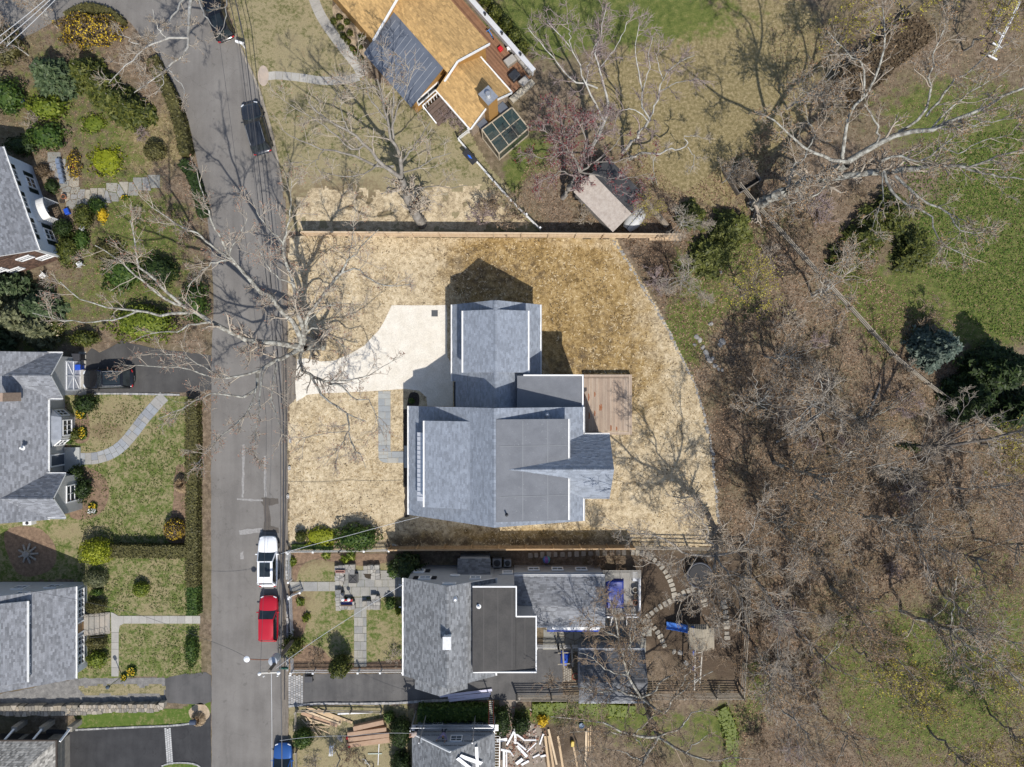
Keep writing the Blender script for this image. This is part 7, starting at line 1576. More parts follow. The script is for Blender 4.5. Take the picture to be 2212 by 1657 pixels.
mat("bark_grey",(.15,.132,.112),(.27,.25,.22),2.2,.9,bump=.6,bscale=12,fine=.25)
mat("bark_lichen",(.15,.137,.115),(.37,.365,.32),3.0,.9,bump=.6,bscale=12,fine=.25,lo=.42,hi=.6)
mat("bark_pale",(.25,.235,.21),(.46,.45,.41),2.5,.85,bump=.4,bscale=12,fine=.15)
mat("bark_dark",(.10,.088,.075),(.17,.15,.13),2.5,.9,bump=.6,bscale=12,fine=.25)
mat("twig_grey",(.29,.245,.195),(.44,.385,.31),3,.9); mat("twig_brown",(.21,.155,.105),(.33,.255,.18),3,.9); mat("twig_red",(.24,.17,.16),(.36,.30,.28),3,.9)

# ---- beds and hedges, from the top left down
shrub("large forsythia in yellow bloom at the street corner",(207,76),66,36,1.9,"brown",.11,0,.3,mixk="yellow",mf=.6,dens=.9,name="forsythia",core=False)
hedge("low green hedge curving round the street corner",[(150,42),(175,28),(210,24),(245,36),(270,58)],.9,.7,"moss",.12)
hedge("mossy clipped hedge following the left road edge",[(338,135),(352,168),(372,205),(388,245),(400,290),(410,340)],1.1,1.2,"moss",.12)
conifer("soft needled young pine beside the yellow forsythia",(136,178),2.3,4.2,"pine",9,.2,asp=1.8)
for k,(px,py,r,h,lab) in enumerate(((205,172,1.9,3.6,"uppermost hemlock of the dark evergreen screen"),(236,200,1.8,3.3,"second hemlock of the evergreen screen from the top"),(268,230,1.8,3.2,"third hemlock of the evergreen screen from the top"),(300,250,1.7,3.0,"lowest hemlock of the evergreen screen"))): conifer(lab,(px,py),r,h,"olive",8,.18,asp=1.7)
shrub("yellow green rhododendron below the young pine",(112,240),45,26,1.6,"bright",.16,0,.3)
shrub("glossy rhododendron left of the garden chairs",(112,300),42,30,1.6,"mid",.16,0,.3)
shrub("bright green ground cover right of the patio chairs",(232,350),40,34,.45,"lime",.12,0,.3,name="ground_cover")
shrub("leafy ground cover patch above the bright one",(205,268),28,22,.4,"bright",.12,0,.3,name="ground_cover")
shrub("straggling yellow forsythia beside the patio chairs",(166,358),14,30,1.0,"brown",.09,0,.3,mixk="yellow",mf=.6,name="forsythia",core=False)
shrub("clipped brown green globe bush near the road",(341,330),24,22,1.4,"moss",.08,0,.05)
shrub("small brown shrub against the white wall",(97,370),16,14,.9,"brown",.09)
shrub("dark shrub at the left of the door hood",(118,405),14,16,1.0,"dark",.1)
shrub("olive clipped bush right of the front door",(188,470),20,27,1.3,"olive",.08,.3,.06)
shrub("green shrub touching the little forsythia",(216,446),18,18,1.1,"mid",.11)
shrub("little forsythia blazing yellow right of the olive bush",(226,466),9,18,.8,"yellow",.09,0,.3,name="forsythia")
shrub("round clipped bush at the white house corner",(144,497),20,22,1.4,"dark",.08,0,.05)
shrub("loose olive bush below the round clipped one",(156,545),24,38,1.5,"olive",.11,0,.3)
shrub("small green bush tucked behind the olive bush",(182,520),16,26,1.0,"mid",.11)
for k,(px,py,r,h,kd,lab) in enumerate(((22,668,2.3,4.6,"sage","leftmost sage green juniper above the grey roof"),(66,690,2.3,4.4,"sage","second sage green juniper above the grey roof"),(105,668,2.0,3.8,"pine","third darker juniper above the grey roof"),(100,712,2.0,3.4,"sage","low sage juniper at the roof edge"),(40,625,1.8,3.6,"pine","juniper below the blue tarpaulin bundle"),(8,720,2.0,3.8,"pine","juniper at the left picture edge above the roof"))): conifer(lab,(px,py),r,h,kd,8,.2,asp=1.5)
shrub("cream flowering shrub beside the juniper",(132,705),14,26,1.3,"olive",.11,0,.3,mixk="cream")
shrub("large yellow green laurel above the charcoal driveway",(318,700),75,40,2.0,"bright",.14,0,.28)
shrub("olive bush at the driveway's upper corner",(190,732),32,18,1.4,"olive",.12)
shrub("dark evergreen by the left road edge under the big branches",(428,655),30,44,1.9,"mid",.13,0,.3)
shrub("dark shaded evergreen deep under the branches",(352,590),40,36,1.8,"dark",.13,0,.3)
shrub("green laurel in the middle of the left garden",(268,592),44,40,1.3,"mid",.13,0,.3)
shrub("low mixed shrub with purple tint above the laurel",(240,545),34,26,1.0,"moss",.12,0,.3)
shrub("shaggy green shrub at the upper left edge",(28,215),38,40,2.0,"mid",.14,0,.3)
shrub("grey green shrub in the top left corner",(20,110),45,45,2.0,"moss",.14,0,.35)
shrub("dark shrub behind the white house at its far corner",(55,318),38,22,1.2,"dark",.13)
hedge("row of dark shrubs against the road by the stepping path",[(400,355),(420,380),(436,425),(446,470)],1.0,1.0,"dark",.13)
shrub("dark yew at the garage corner behind the black wagon",(191,872),26,20,1.4,"dark",.1,0,.15)
shrub("small round shrub below the bay window",(166,938),12,14,.9,"olive",.09)
shrub("tiny round bush left of the slate path start",(152,952),12,8,.7,"mid",.09)
shrub("upright dark yew beside the front step",(176,1018),11,16,1.6,"dark",.1,0,.3)
shrub("spreading dark yew under the gable window",(186,1056),21,25,1.5,"dark",.11,0,.35)
hedge("brown dormant hedge along the road, upper half",[(423,862),(424,930),(424,1000),(424,1045)],1.2,1.2,"moss",.1,dens=.7)
hedge("olive clipped hedge along the road, lower half",[(424,1045),(424,1130),(424,1200),(424,1262)],1.1,1.2,"moss",.1)
hedge("green hedge at the road beside the round bush",[(424,1262),(425,1300),(426,1322)],1.1,1.2,"mid",.1)
hedge("brown crosswise hedge between the two lawns",[(250,1186),(300,1186),(360,1187),(410,1187)],1.2,1.15,"moss",.1)
shrub("large clipped yellow green cypress at the hedge end",(221,1186),36,28,2.0,"lime",.09,.25,.1)
shrub("round forsythia dotted with yellow flowers by the hedge",(384,1140),22,23,1.5,"brown",.08,0,.05,mixk="yellow",mf=.5,name="forsythia")
grass_clump("tan fountain grass clump beside the roadside hedge",(397,1044),22,.9)
shrub("clipped grey green shrub left of the lawn",(214,1247),25,18,1.3,"sage",.07,.3,.05)
shrub("clipped dark brown shrub above the steps",(215,1306),22,15,1.2,"moss",.07,.2,.05)
shrub("low green shrub between the two clipped ones",(214,1277),14,8,.7,"mid",.09)
shrub("small round bright bush in the middle of the lawn",(310,1270),18,17,1.1,"bright",.08,0,.05)
shrub("rectangular clipped shrub below the steps",(215,1384),21,13,1.0,"moss",.07,.4,.05)
shrub("spotted laurel below the rectangular shrub",(216,1420),23,19,1.2,"bright",.11,0,.2)
shrub("upright clipped shrub at the lower road corner of the lawn",(420,1400),13,36,1.3,"mid",.09,.3,.1)
for lab,px,py,rx,ry,n in (("daffodil clump below the dark yew by the bay",176,895,10,9,40),("daffodil clump above the small round bush",180,935,9,12,46),("daffodil clump in the curved mulch bed",203,1093,8,7,26),("daffodil clump at the path corner",286,1449,9,10,44),("small daffodil clump at the lamp post",270,1461,6,7,22),("two yellow flowers by the stepping path",272,428,7,5,10)): flower_clump(lab,(px,py),rx,ry,n)
flower_clump("white narcissus clump below the yellow daffodils",(202,1103),9,6,34,"white")
grass_clump("tuft of dry grass round the dark mailbox",(430,1552),17,.55,700)
shrub("tiny round boxwood in the dark mulch ring",(890,866),7,7,.55,"mid",.06,0,.03)
shrub("broad dark yew on the straw yard above the pickets",(776,1157),52,30,1.9,"mid",.11,0,.2)
shrub("bright ivy mound left of the broad yew",(696,1158),40,22,.6,"lime",.1,0,.25,name="ground_cover")
shrub("round clipped bush at the road corner of the straw yard",(653,1156),12,13,1.2,"olive",.07,0,.04)
hedge("strip of green under the upper picket fence",[(632,1180),(670,1180),(720,1181)],.5,.4,"mid",.1)
shrub("dark holly tree at the corner of the grey house",(884,1214),34,28,3.0,"dark",.12,0,.3)
shrub("grey leaved shrub in front of the dark holly",(852,1226),12,18,1.6,"mid",.11)
shrub("yellow green arborvitae standing in the lower picket fence",(742,1425),23,22,3.2,"olive",.11,0,.2,name="arborvitae")
shrub("yellow green juniper round the foot of the utility pole",(638,1388),23,22,2.2,"olive",.12,0,.35)
shrub("round green bush below the small porch",(845,1300),12,13,1.1,"mid",.09)
shrub("lime shrub below the round green bush",(862,1318),7,10,.7,"lime",.09)
for k,(px,py) in enumerate(((650,1299),(706,1200),(747,1207),(760,1200),(663,1333),(632,1213))): shrub("tuft of green lily leaves in the front garden bed",(px,py),8,8,.4,"bright",.15,0,.3,2.0,group="lily tufts in the front garden",core=False,name="leaf_tuft")
hedge("dark laurel hedge between driveway and wrapped house",[(905,1530),(950,1532),(1000,1531),(1055,1532)],1.4,1.3,"mid",.13)
shrub("large clipped round bush left of the wrapped house",(868,1572),24,32,2.0,"dark",.08,0,.05)
shrub("lower dark bush left of the wrapped house",(868,1640),22,28,1.8,"dark",.1)
shrub("dark bush at the street end of the lumber yard",(660,1585),22,22,1.8,"mid",.09,0,.15)
shrub("small bush above the cartons with a striped cloth",(842,1543),12,13,1.0,"mid",.1)
shrub("tall dark bush right of the red ladder",(1085,1548),20,32,1.8,"dark",.11)
shrub("dark rounded bush below the low board fence",(1125,1555),20,22,1.8,"dark",.1,0,.1)
hedge("ivy thicket below the low board fence",[(1150,1530),(1220,1528),(1300,1530),(1370,1535)],1.3,.4,"bright",.13,name="ivy_bank",cat="ivy",lump=.3)
shrub("little yellow forsythia beside the ivy thicket",(1172,1552),12,14,.9,"yellow",.09,0,.4,name="forsythia")
hedge("ivy strip along the right of the mossy yard",[(1555,1530),(1575,1570),(1580,1620),(1570,1660)],1.4,.3,"bright",.13,name="ivy_bank",cat="ivy",lump=.3)
for k,(px,py) in enumerate(((735,40),(751,50),(722,48),(737,62),(757,74),(743,80),(782,84),(752,92),(779,102),(762,108),(770,117),(781,131))): shrub("round boxwood in the pale bed beside the curved walk",(px,py),7.5,7,.55,"olive",.08,0,.05,group="boxwoods beside the curved walk",name="boxwood")
for k,(px,py) in enumerate(((1052,8),(1072,36),(1094,62),(1112,88),(1128,112))): shrub(["arborvitae beside the deck, first from the top edge","arborvitae beside the deck, second from the top edge","arborvitae beside the deck, third from the top edge","arborvitae beside the deck, fourth from the top edge","arborvitae beside the deck, lowest of the row"][k],(px,py),15,15,1.8,"olive",.11,0,.15,name="arborvitae",group="arborvitae row behind the deck")
hedge("long dormant brown hedge at the upper right",[(1812,208),(1860,168),(1910,122),(1985,66)],3.0,1.7,"brown",.13,lump=.2)
for lab,px,py,r,h,kd in (("loose yellow green cedar at the split rail fence end",1570,500,2.4,3.0,"cedar"),("second yellow green cedar below it",1528,555,2.4,2.2,"cedar"),("small cedar at the end of the new fence",1490,470,1.6,2.2,"olive")): conifer(lab,(px,py),r,h,kd,7,.18,asp=1.6,name="cedar",ragged=.5)
for lab,px,py,r,h,kd in (("hemlock under the big pale tree",1915,470,3.2,3.4,"olive"),("second hemlock under the big pale tree",1862,515,3.0,2.8,"olive"),("third hemlock at the green lawn edge",1965,545,3.0,2.6,"olive"),("thin hemlock beside the split rail fence",1820,565,2.4,2.2,"olive")): conifer(lab,(px,py),r,h,kd,4,.13,asp=1.8,name="hemlock",ragged=.75)
conifer("blue spruce at the edge of the green lawn",(2000,752),2.3,5.4,"blue",9,.2,asp=1.4,name="blue_spruce")
for lab,px,py,r,h in (("dark spruce at the right edge below the green lawn",2120,800,3.0,7.5),("second dark spruce at the right edge",2070,860,2.4,5.0),("third dark spruce in the right corner of the lawn",2165,880,2.6,6.0)): conifer(lab,(px,py),r,h,"dark",10,.2,asp=1.5,name="spruce")
# ================================================================== bare trees
def tubes(P,R,n):
 """P (M,K,3) polylines, R (M,K) radii -> vertices and quads"""
 M,K,_ = P.shape; T = np.empty_like(P); T[:,1:-1] = P[:,2:] - P[:,:-2]; T[:,0] = P[:,1] - P[:,0]; T[:,-1] = P[:,-1] - P[:,-2]
 T /= np.linalg.norm(T,axis=2)[...,None] + 1e-9; up = np.where(np.abs(T[...,2:3]) > .9,np.array([1.,0,0]),np.array([0,0,1.]))
 A = np.cross(T,up); A /= np.linalg.norm(A,axis=2)[...,None] + 1e-9; B = np.cross(A,T); th = np.arange(n) * 2 * np.pi / n
 V = P[:,:,None] + R[:,:,None,None] * (A[:,:,None] * np.cos(th)[None,None,:,None] + B[:,:,None] * np.sin(th)[None,None,:,None])
 i = (np.arange(M)[:,None,None] * K + np.arange(K - 1)[None,:,None]) * n; k = np.arange(n)[None,None,:]; k2 = (k + 1) % n
 F = np.stack([i + k,i + k2,i + n + k2,i + n + k],-1).reshape(-1,4); return V.reshape(-1,3),F
def spawn(P,R,per,length,ang,segs,rg,up=.2,t0=.15,rr=.55,rmin=.008,wig=.22,taper=.35,byshape=None):
 """child branches along parents P (M,K,3)"""
 M,K,_ = P.shape; Ln = np.linalg.norm(P[:,1:] - P[:,:-1],axis=2).sum(1); cnt = np.maximum(1,rg.poisson(per * (Ln if byshape else np.ones(M)))); own = np.repeat(np.arange(M),cnt); N = len(own)
 t = t0 + (1 - t0) * rg.rand(N) ** .8; f = t * (K - 1); i = np.minimum(f.astype(int),K - 2); u = (f - i)[:,None]
 S0 = P[own,i] * (1 - u) + P[own,i + 1] * u; T = P[own,i + 1] - P[own,i]; T /= np.linalg.norm(T,axis=1)[:,None] + 1e-9; r0 = (R[own,i] * (1 - u[:,0]) + R[own,i + 1] * u[:,0]) * rr
 Q = rg.normal(0,1,(N,3)); Q -= (Q * T).sum(1)[:,None] * T; Q /= np.linalg.norm(Q,axis=1)[:,None] + 1e-9; a = np.radians(rg.uniform(ang[0],ang[1],N))[:,None]
 D = T * np.cos(a) + Q * np.sin(a); D[:,2] += up; D /= np.linalg.norm(D,axis=1)[:,None]
 L = rg.uniform(length[0],length[1],N) * (1.15 - .55 * t); out = np.empty((N,segs + 1,3)); out[:,0] = S0; d = D
 for k in range(segs):
  d = d + rg.normal(0,wig,(N,3)); d[:,2] += up * .25; d /= np.linalg.norm(d,axis=1)[:,None]; out[:,k + 1] = out[:,k] + d * (L / segs)[:,None]
 r0 = np.maximum(r0,rmin); return out,r0[:,None] * np.linspace(1,taper,segs + 1)[None]
def crook(pts,n,rg,amp):
 """resample a traced limb smoothly with a little crookedness"""
 c = catmull(pts,8); L = [0.0]
 for i in range(1,len(c)): L.append(L[-1] + (c[i] - c[i - 1]).length)
 t = np.linspace(0,L[-1],n); X = np.array([p[:] for p in c]); out = np.stack([np.interp(t,L,X[:,k]) for k in range(3)],1); w = np.sin(np.linspace(0,np.pi,n))[:,None]; out += rg.normal(0,amp,(n,3)) * w; return out
def make_tree(label,base,limbs,seed,bark="bark_lichen",twig="twig_grey",bud=None,d1=1.0,l1=(1.3,3.2),l2=(.6,1.4),l3=(.3,.7),n2=5,n3=4.5,bud_n=1.0,bud_s=.05,group=None,name="bare_tree",world=False,build=True):
 """limbs: world polylines with start and end radius; grown out into branches, twigs and buds"""
 rg = np.random.RandomState(seed); K = 12; P = np.stack([crook(l[0],K,rg,.08) for l in limbs]); R = np.stack([np.linspace(l[1],l[2],K) * (.74 if l[1] < .4 else .9) for l in limbs])
 B = np.array(base[:]) if base is not None else np.zeros(3); P = P - B
 V0,F0 = tubes(P,R,7); P1,R1 = spawn(P,R,d1,l1,(28,68),5,rg,.15,.12,.5,.028,.17,.5,True)
 P2,R2 = spawn(P1,R1,n2,l2,(25,65),3,rg,.16,.12,.6,.02,.2,.6); P3,R3 = spawn(P2,R2,n3,l3,(25,65),2,rg,.12,.1,.7,.0135,.2,.7)
 Vs,Fs,o = [],[],0
 for p,r,n in ((P1,R1,4),(P2,R2,3),(P3,R3,3)):
  v,f = tubes(p,r,n); Vs.append(v); Fs.append(f + o); o += len(v)
 V1,F1 = np.concatenate(Vs),np.concatenate(Fs); Vb = None
 if bud:
  Q = np.concatenate([P3[:,1],P3[:,2],P2[:,-1]]); k = int(len(Q) * bud_n); Q = Q[rg.randint(0,len(Q),k)] + rg.normal(0,.04,(k,3)); Vb,Fb = leaf_quads(Q,rg.normal(0,1,(k,3)),bud_s,1.3,rg)
 root = thing(name,label,"tree",base if base is not None else (0,0,0),group)
 mesh_np("trunk",V0,F0,MATS[bark],root,smooth=True,local=True); mesh_np("crown",V1,F1,MATS[twig],root,smooth=True,local=True)
 if bud: mesh_np("buds",Vb,Fb,LEAF[bud],root,tone=rg.rand(len(Fb)),local=True)["kind"] = "stuff"
 return root
LEAF["bud_tan"] = leafmat("tan_bud",(.16,.085,.04),(.30,.18,.09),(.44,.30,.15)); LEAF["bud_red"] = leafmat("wine_red_bud",(.07,.008,.012),(.16,.018,.024),(.26,.04,.045)); LEAF["bud_pink"] = leafmat("rusty_pink_bud",(.2,.08,.05),(.36,.17,.11),(.48,.28,.19)); LEAF["bud_yellow"] = leafmat("yellow_bud",(.3,.25,.02),(.5,.44,.05),(.62,.58,.12))
def limb(pts,h0,h1,r0,r1):
 """traced limb: survey points, heights running from h0 to h1"""
 L = [0.0]
 for i in range(1,len(pts)): L.append(L[-1] + math.hypot(pts[i][0] - pts[i - 1][0],pts[i][1] - pts[i - 1][1]))
 return [W(p[0],p[1],h0 + (h1 - h0) * (l / max(L[-1],1e-6)) ** .9) for p,l in zip(pts,L)],r0,r1
# ---- the big street tree
F_ = 5.8
T1 = [limb([(694,744),(676,744),(655,749)],0,F_,.62,.46),limb([(700,752),(690,745)],0,1.2,.3,.4),limb([(686,733),(684,741)],0,1.4,.3,.4),
 limb([(655,749),(625,746),(590,740),(553,739),(525,731),(490,712),(457,696),(425,674),(397,661)],F_,10,.36,.22),
 limb([(397,661),(357,629),(337,604),(302,574),(295,534),(282,476)],10,14.5,.19,.05),limb([(397,661),(362,648),(312,611),(275,579),(237,549),(205,530)],10,14,.17,.04),
 limb([(425,674),(400,676),(355,679),(300,671),(240,666),(175,649),(130,609)],9,13.5,.19,.04),limb([(300,671),(250,690),(200,696),(130,690),(70,676)],11,13.5,.1,.03),limb([(457,696),(420,700),(380,715),(330,720),(280,740)],8.5,11.5,.12,.03),
 limb([(653,747),(640,709),(613,676),(583,644),(560,629),(535,599),(500,561)],F_,11,.33,.18),limb([(500,561),(450,526),(425,501),(387,484),(325,446)],11,15,.15,.04),limb([(500,561),(475,514),(450,459),(435,414),(425,362)],11,15,.15,.04),limb([(535,599),(497,549),(520,506),(535,470)],10.5,14,.1,.03),limb([(500,561),(460,568),(430,590),(405,620)],11,12.5,.1,.03),
 limb([(655,745),(655,709),(638,664),(637,614),(615,564),(612,526)],F_,11.5,.28,.14),limb([(612,526),(585,495),(560,470),(545,430)],11.5,14.5,.1,.03),limb([(612,526),(623,480),(626,430),(630,390)],11.5,15,.1,.03),limb([(637,614),(600,600),(570,560),(555,520)],10,13,.09,.03),
 limb([(657,740),(660,694),(683,659),(713,619),(738,589)],F_,10,.24,.14),limb([(738,589),(753,561),(778,539),(793,519),(818,496)],10,12.5,.12,.03),limb([(738,589),(773,581),(803,606),(840,619),(888,614)],10,11.5,.11,.03),limb([(753,561),(758,526),(765,480),(769,446)],10.5,13,.07,.02),limb([(683,659),(700,664),(730,655),(760,672)],8,9.5,.08,.02),
 limb([(660,720),(680,706),(703,721),(730,738),(753,754)],6.5,8.5,.14,.03),limb([(663,715),(668,690),(720,655),(780,660)],7,9,.08,.02),
 limb([(654,755),(648,769),(653,796),(673,814),(703,824),(740,835)],F_ - .3,8.5,.22,.12),limb([(740,835),(770,865),(793,860),(815,910),(828,940)],8.5,10,.09,.02),limb([(673,814),(690,845),(703,860),(728,880),(753,895),(790,910)],7.8,9.6,.16,.05),limb([(750,895),(753,933),(728,973),(698,1008)],9,10.5,.1,.02),limb([(753,933),(765,968),(778,983),(790,1010)],9.5,10.5,.08,.02),limb([(703,824),(745,822),(778,819),(823,794),(840,784),(870,770)],8,9.5,.1,.02),limb([(753,933),(700,935),(660,945),(640,960)],9.5,10.5,.05,.02),
 limb([(652,753),(628,764),(590,786),(560,800),(553,840),(525,858)],F_,9.5,.28,.14),limb([(525,858),(500,853),(462,850),(425,865),(375,890),(340,905)],9.5,12,.11,.03),limb([(560,800),(520,812),(475,814),(375,794),(275,789)],8.5,12,.15,.03),limb([(553,840),(540,885),(512,915),(485,933),(450,973),(412,1018)],9.3,12,.12,.03),limb([(568,804),(563,840),(560,878),(553,940),(550,985)],8.7,11,.12,.03),limb([(598,790),(590,828),(585,853),(598,903),(615,943)],8,10,.12,.03),limb([(475,814),(440,790),(390,770),(330,765)],10,12,.08,.02)]
make_tree("huge bare street tree spreading over the road and pale driveway",W(690,745),T1,3,"bark_lichen","twig_grey","bud_pink",.9,(1.2,3.0),(.6,1.35),bud_n=.6,bud_s=.05,n2=5,n3=4.2)
# ---- tree behind the new fence
T2 = [limb([(912,486),(895,455),(878,420),(866,384)],0,7,.52,.34),limb([(918,478),(906,470),(898,460)],0,1.0,.3,.36),limb([(866,384),(840,365),(818,350),(788,312),(753,282),(700,255),(665,220)],7,14,.26,.05),limb([(866,384),(868,350),(850,310),(838,262),(828,225),(815,170)],7,15,.26,.05),
 limb([(868,350),(888,322),(913,290),(930,262)],8,13,.14,.03),limb([(850,360),(810,357),(765,337),(700,322),(640,300),(603,275)],7.5,13,.18,.03),limb([(788,312),(763,325),(728,295),(690,262),(650,240),(610,215)],10,14,.12,.03),limb([(850,310),(848,225),(852,150),(850,110)],9.5,15.5,.14,.03),limb([(845,280),(860,230),(878,185),(885,137)],10.5,15,.1,.03),limb([(838,262),(800,215),(790,170),(770,120)],11,15,.1,.03),limb([(866,375),(905,360),(940,340),(975,330)],7.5,11,.1,.03),limb([(878,420),(930,400),(970,405),(1010,400)],5,9,.08,.02),limb([(818,350),(790,375),(740,380),(690,370)],8.5,11.5,.1,.03),limb([(828,225),(810,190),(780,190),(740,160)],13,15.5,.07,.02),limb([(700,322),(680,350),(650,360)],11,12.5,.06,.02),limb([(753,282),(740,250),(735,215),(720,190)],12,14.5,.07,.02)]
make_tree("bare multi stemmed tree behind the new pine fence",W(908,482),T2,5,"bark_grey","twig_grey","bud_pink",.95,(1.2,3.0),(.6,1.35),bud_n=.2,bud_s=.045,n2=5,n3=4.4)
# ---- red budded tree and its pale neighbours
T3 = [limb([(1216,428),(1232,402),(1252,372)],0,4,.34,.26),limb([(1252,372),(1285,350),(1320,320),(1345,290)],4,8,.15,.03),limb([(1252,372),(1240,340),(1200,300),(1160,270)],4,8.5,.14,.03),limb([(1252,372),(1262,330),(1262,290),(1240,240)],4,9,.15,.03),limb([(1245,380),(1210,372),(1180,385),(1150,400)],3.5,6.5,.1,.02),limb([(1252,372),(1300,380),(1350,385),(1400,375)],4,7,.12,.02),limb([(1255,368),(1230,330),(1170,340),(1130,330)],4.5,7.5,.1,.02),limb([(1262,330),(1290,290),(1300,250)],5.5,9,.1,.02),limb([(1285,350),(1330,350),(1375,335),(1410,330)],5.5,8,.08,.02),limb([(1300,380),(1330,410),(1370,420)],5,7,.07,.02),limb([(1240,340),(1220,280),(1190,220)],5.5,8.5,.08,.02)]
make_tree("low spreading tree hazy with wine red buds beside the greenhouse",W(1222,420),T3,7,"bark_grey","twig_red","bud_red",1.6,(1.0,2.3),(.5,1.1),bud_n=.8,bud_s=.065,n2=5,n3=4.2)
T3b = [limb([(1272,330),(1290,300),(1306,262),(1313,220)],0,8,.24,.17),limb([(1313,220),(1300,165),(1296,145),(1291,100),(1311,12)],8,16,.14,.03),limb([(1306,262),(1266,185),(1256,150),(1236,110),(1181,45)],7,14,.13,.03),limb([(1290,190),(1262,180),(1228,167),(1198,130),(1166,92),(1140,60)],8,14,.11,.03),limb([(1296,145),(1325,110),(1350,60),(1370,30)],11,15,.07,.02),limb([(1266,185),(1272,140),(1282,110),(1300,70)],9.5,14,.07,.02),limb([(1236,110),(1230,70),(1225,30)],12,15,.06,.02)]
make_tree("pale birch like tree reaching over the greenhouse lawn",W(1272,330),T3b,9,"bark_pale","twig_red",None,1.2,(1.1,2.8),(.55,1.25))
T3c = [limb([(1345,330),(1375,295),(1404,258)],0,6,.22,.16),limb([(1404,258),(1386,225),(1388,200),(1376,150),(1373,100),(1381,50)],6,13,.12,.03),limb([(1404,256),(1423,200),(1431,170),(1468,135),(1500,120)],6,12.5,.12,.03),limb([(1388,200),(1398,160),(1402,115),(1410,80)],8.5,13,.08,.02),limb([(1400,262),(1375,240),(1340,238),(1330,262)],6,8,.08,.02),limb([(1423,200),(1440,190),(1470,175),(1510,170)],8,11.5,.07,.02),limb([(1431,170),(1420,130),(1430,95)],9,12,.06,.02)]
make_tree("pale forked tree at the edge of the tan grass",W(1345,330),T3c,10,"bark_pale","twig_red",None,1.2,(1.1,2.6),(.55,1.2))
T3d = [limb([(1385,330),(1430,331),(1450,322),(1478,318),(1486,308)],2,3.5,.13,.08),limb([(1360,345),(1370,338),(1385,330)],0,2,.16,.14),limb([(1486,308),(1478,295),(1500,292),(1530,300)],3.5,4.5,.06,.02),limb([(1486,318),(1500,345),(1490,375)],3.3,3.0,.05,.02),limb([(1420,331),(1410,360),(1420,400)],3,3.5,.05,.02)]
make_tree("low crooked dead tree on the tan grass",W(1362,345),T3d,12,"bark_pale","twig_grey",None,1.2,(.5,1.2),(.3,.6))
# ---- giant pale oak at the upper right
B4 = W(1628,446)
T4 = [limb([(1628,446),(1672,425),(1721,402),(1779,378),(1829,354)],0,10,.62,.42),limb([(1618,440),(1632,442)],0,.8,.5,.55),limb([(1660,430),(1730,400),(1790,388),(1834,377),(1909,370),(1980,364)],2,11.5,.45,.26),
 limb([(1831,350),(1794,345),(1744,322),(1709,292),(1684,270),(1659,252),(1630,240)],10,15,.22,.05),limb([(1744,322),(1735,345),(1712,362),(1745,395)],12,13,.1,.04),limb([(1819,345),(1824,300),(1831,257),(1849,225),(1866,207),(1896,162),(1909,105),(1911,57),(1906,5)],10,17,.22,.05),limb([(1866,207),(1864,140),(1834,117),(1809,92),(1790,70)],13.5,16.5,.13,.03),limb([(1834,117),(1815,120),(1805,118)],15.5,16,.05,.02),
 limb([(1834,347),(1889,315),(1941,287),(2009,282),(2059,257),(2116,237),(2159,212),(2212,190),(2260,170)],10,18,.36,.08),limb([(1894,310),(1899,287),(1884,250),(1866,225)],11.5,13.5,.14,.06),limb([(1941,285),(1991,252),(2004,217),(2014,137),(2034,75),(2050,40)],12,17,.17,.04),limb([(2000,252),(2059,180),(2100,150),(2134,117),(2180,95)],13,17,.14,.04),limb([(1904,347),(1946,335),(1984,350),(2034,317),(2054,300),(2100,275),(2140,270)],11,15,.15,.04),limb([(1980,364),(2034,357),(2084,362),(2120,350),(2170,332),(2230,320)],11.5,16,.22,.05),limb([(2084,362),(2130,375),(2209,385),(2260,390)],13,16,.14,.04),limb([(2059,257),(2090,270),(2130,262),(2200,255)],14.5,17,.1,.03),limb([(2009,282),(2060,225),(2110,190),(2180,150)],13.5,17,.12,.03),
 limb([(1909,370),(1924,414),(1959,441),(2009,464),(2016,491),(2034,526),(2096,556)],10.5,14,.17,.03),limb([(1934,380),(1971,414),(2009,441),(2049,461),(2069,491),(2096,506),(2159,496)],10.8,14,.17,.03),limb([(2049,461),(2090,480),(2110,520)],12.5,14,.07,.02),limb([(1905,372),(1908,414),(1902,450),(1880,500)],10.5,12.5,.08,.02),limb([(1790,390),(1770,414),(1720,435),(1690,450)],7,9,.12,.03),limb([(1744,322),(1760,290),(1740,250)],12,14.5,.08,.02),limb([(2034,317),(2070,330),(2120,305),(2190,290)],12.5,15.5,.09,.02)]
make_tree("giant pale oak leaning across the upper right lawn",B4,T4,15,"bark_lichen","twig_grey","bud_tan",1.05,(1.2,3.0),(.6,1.35),bud_n=.75,bud_s=.06,n2=5.2,n3=4.4)
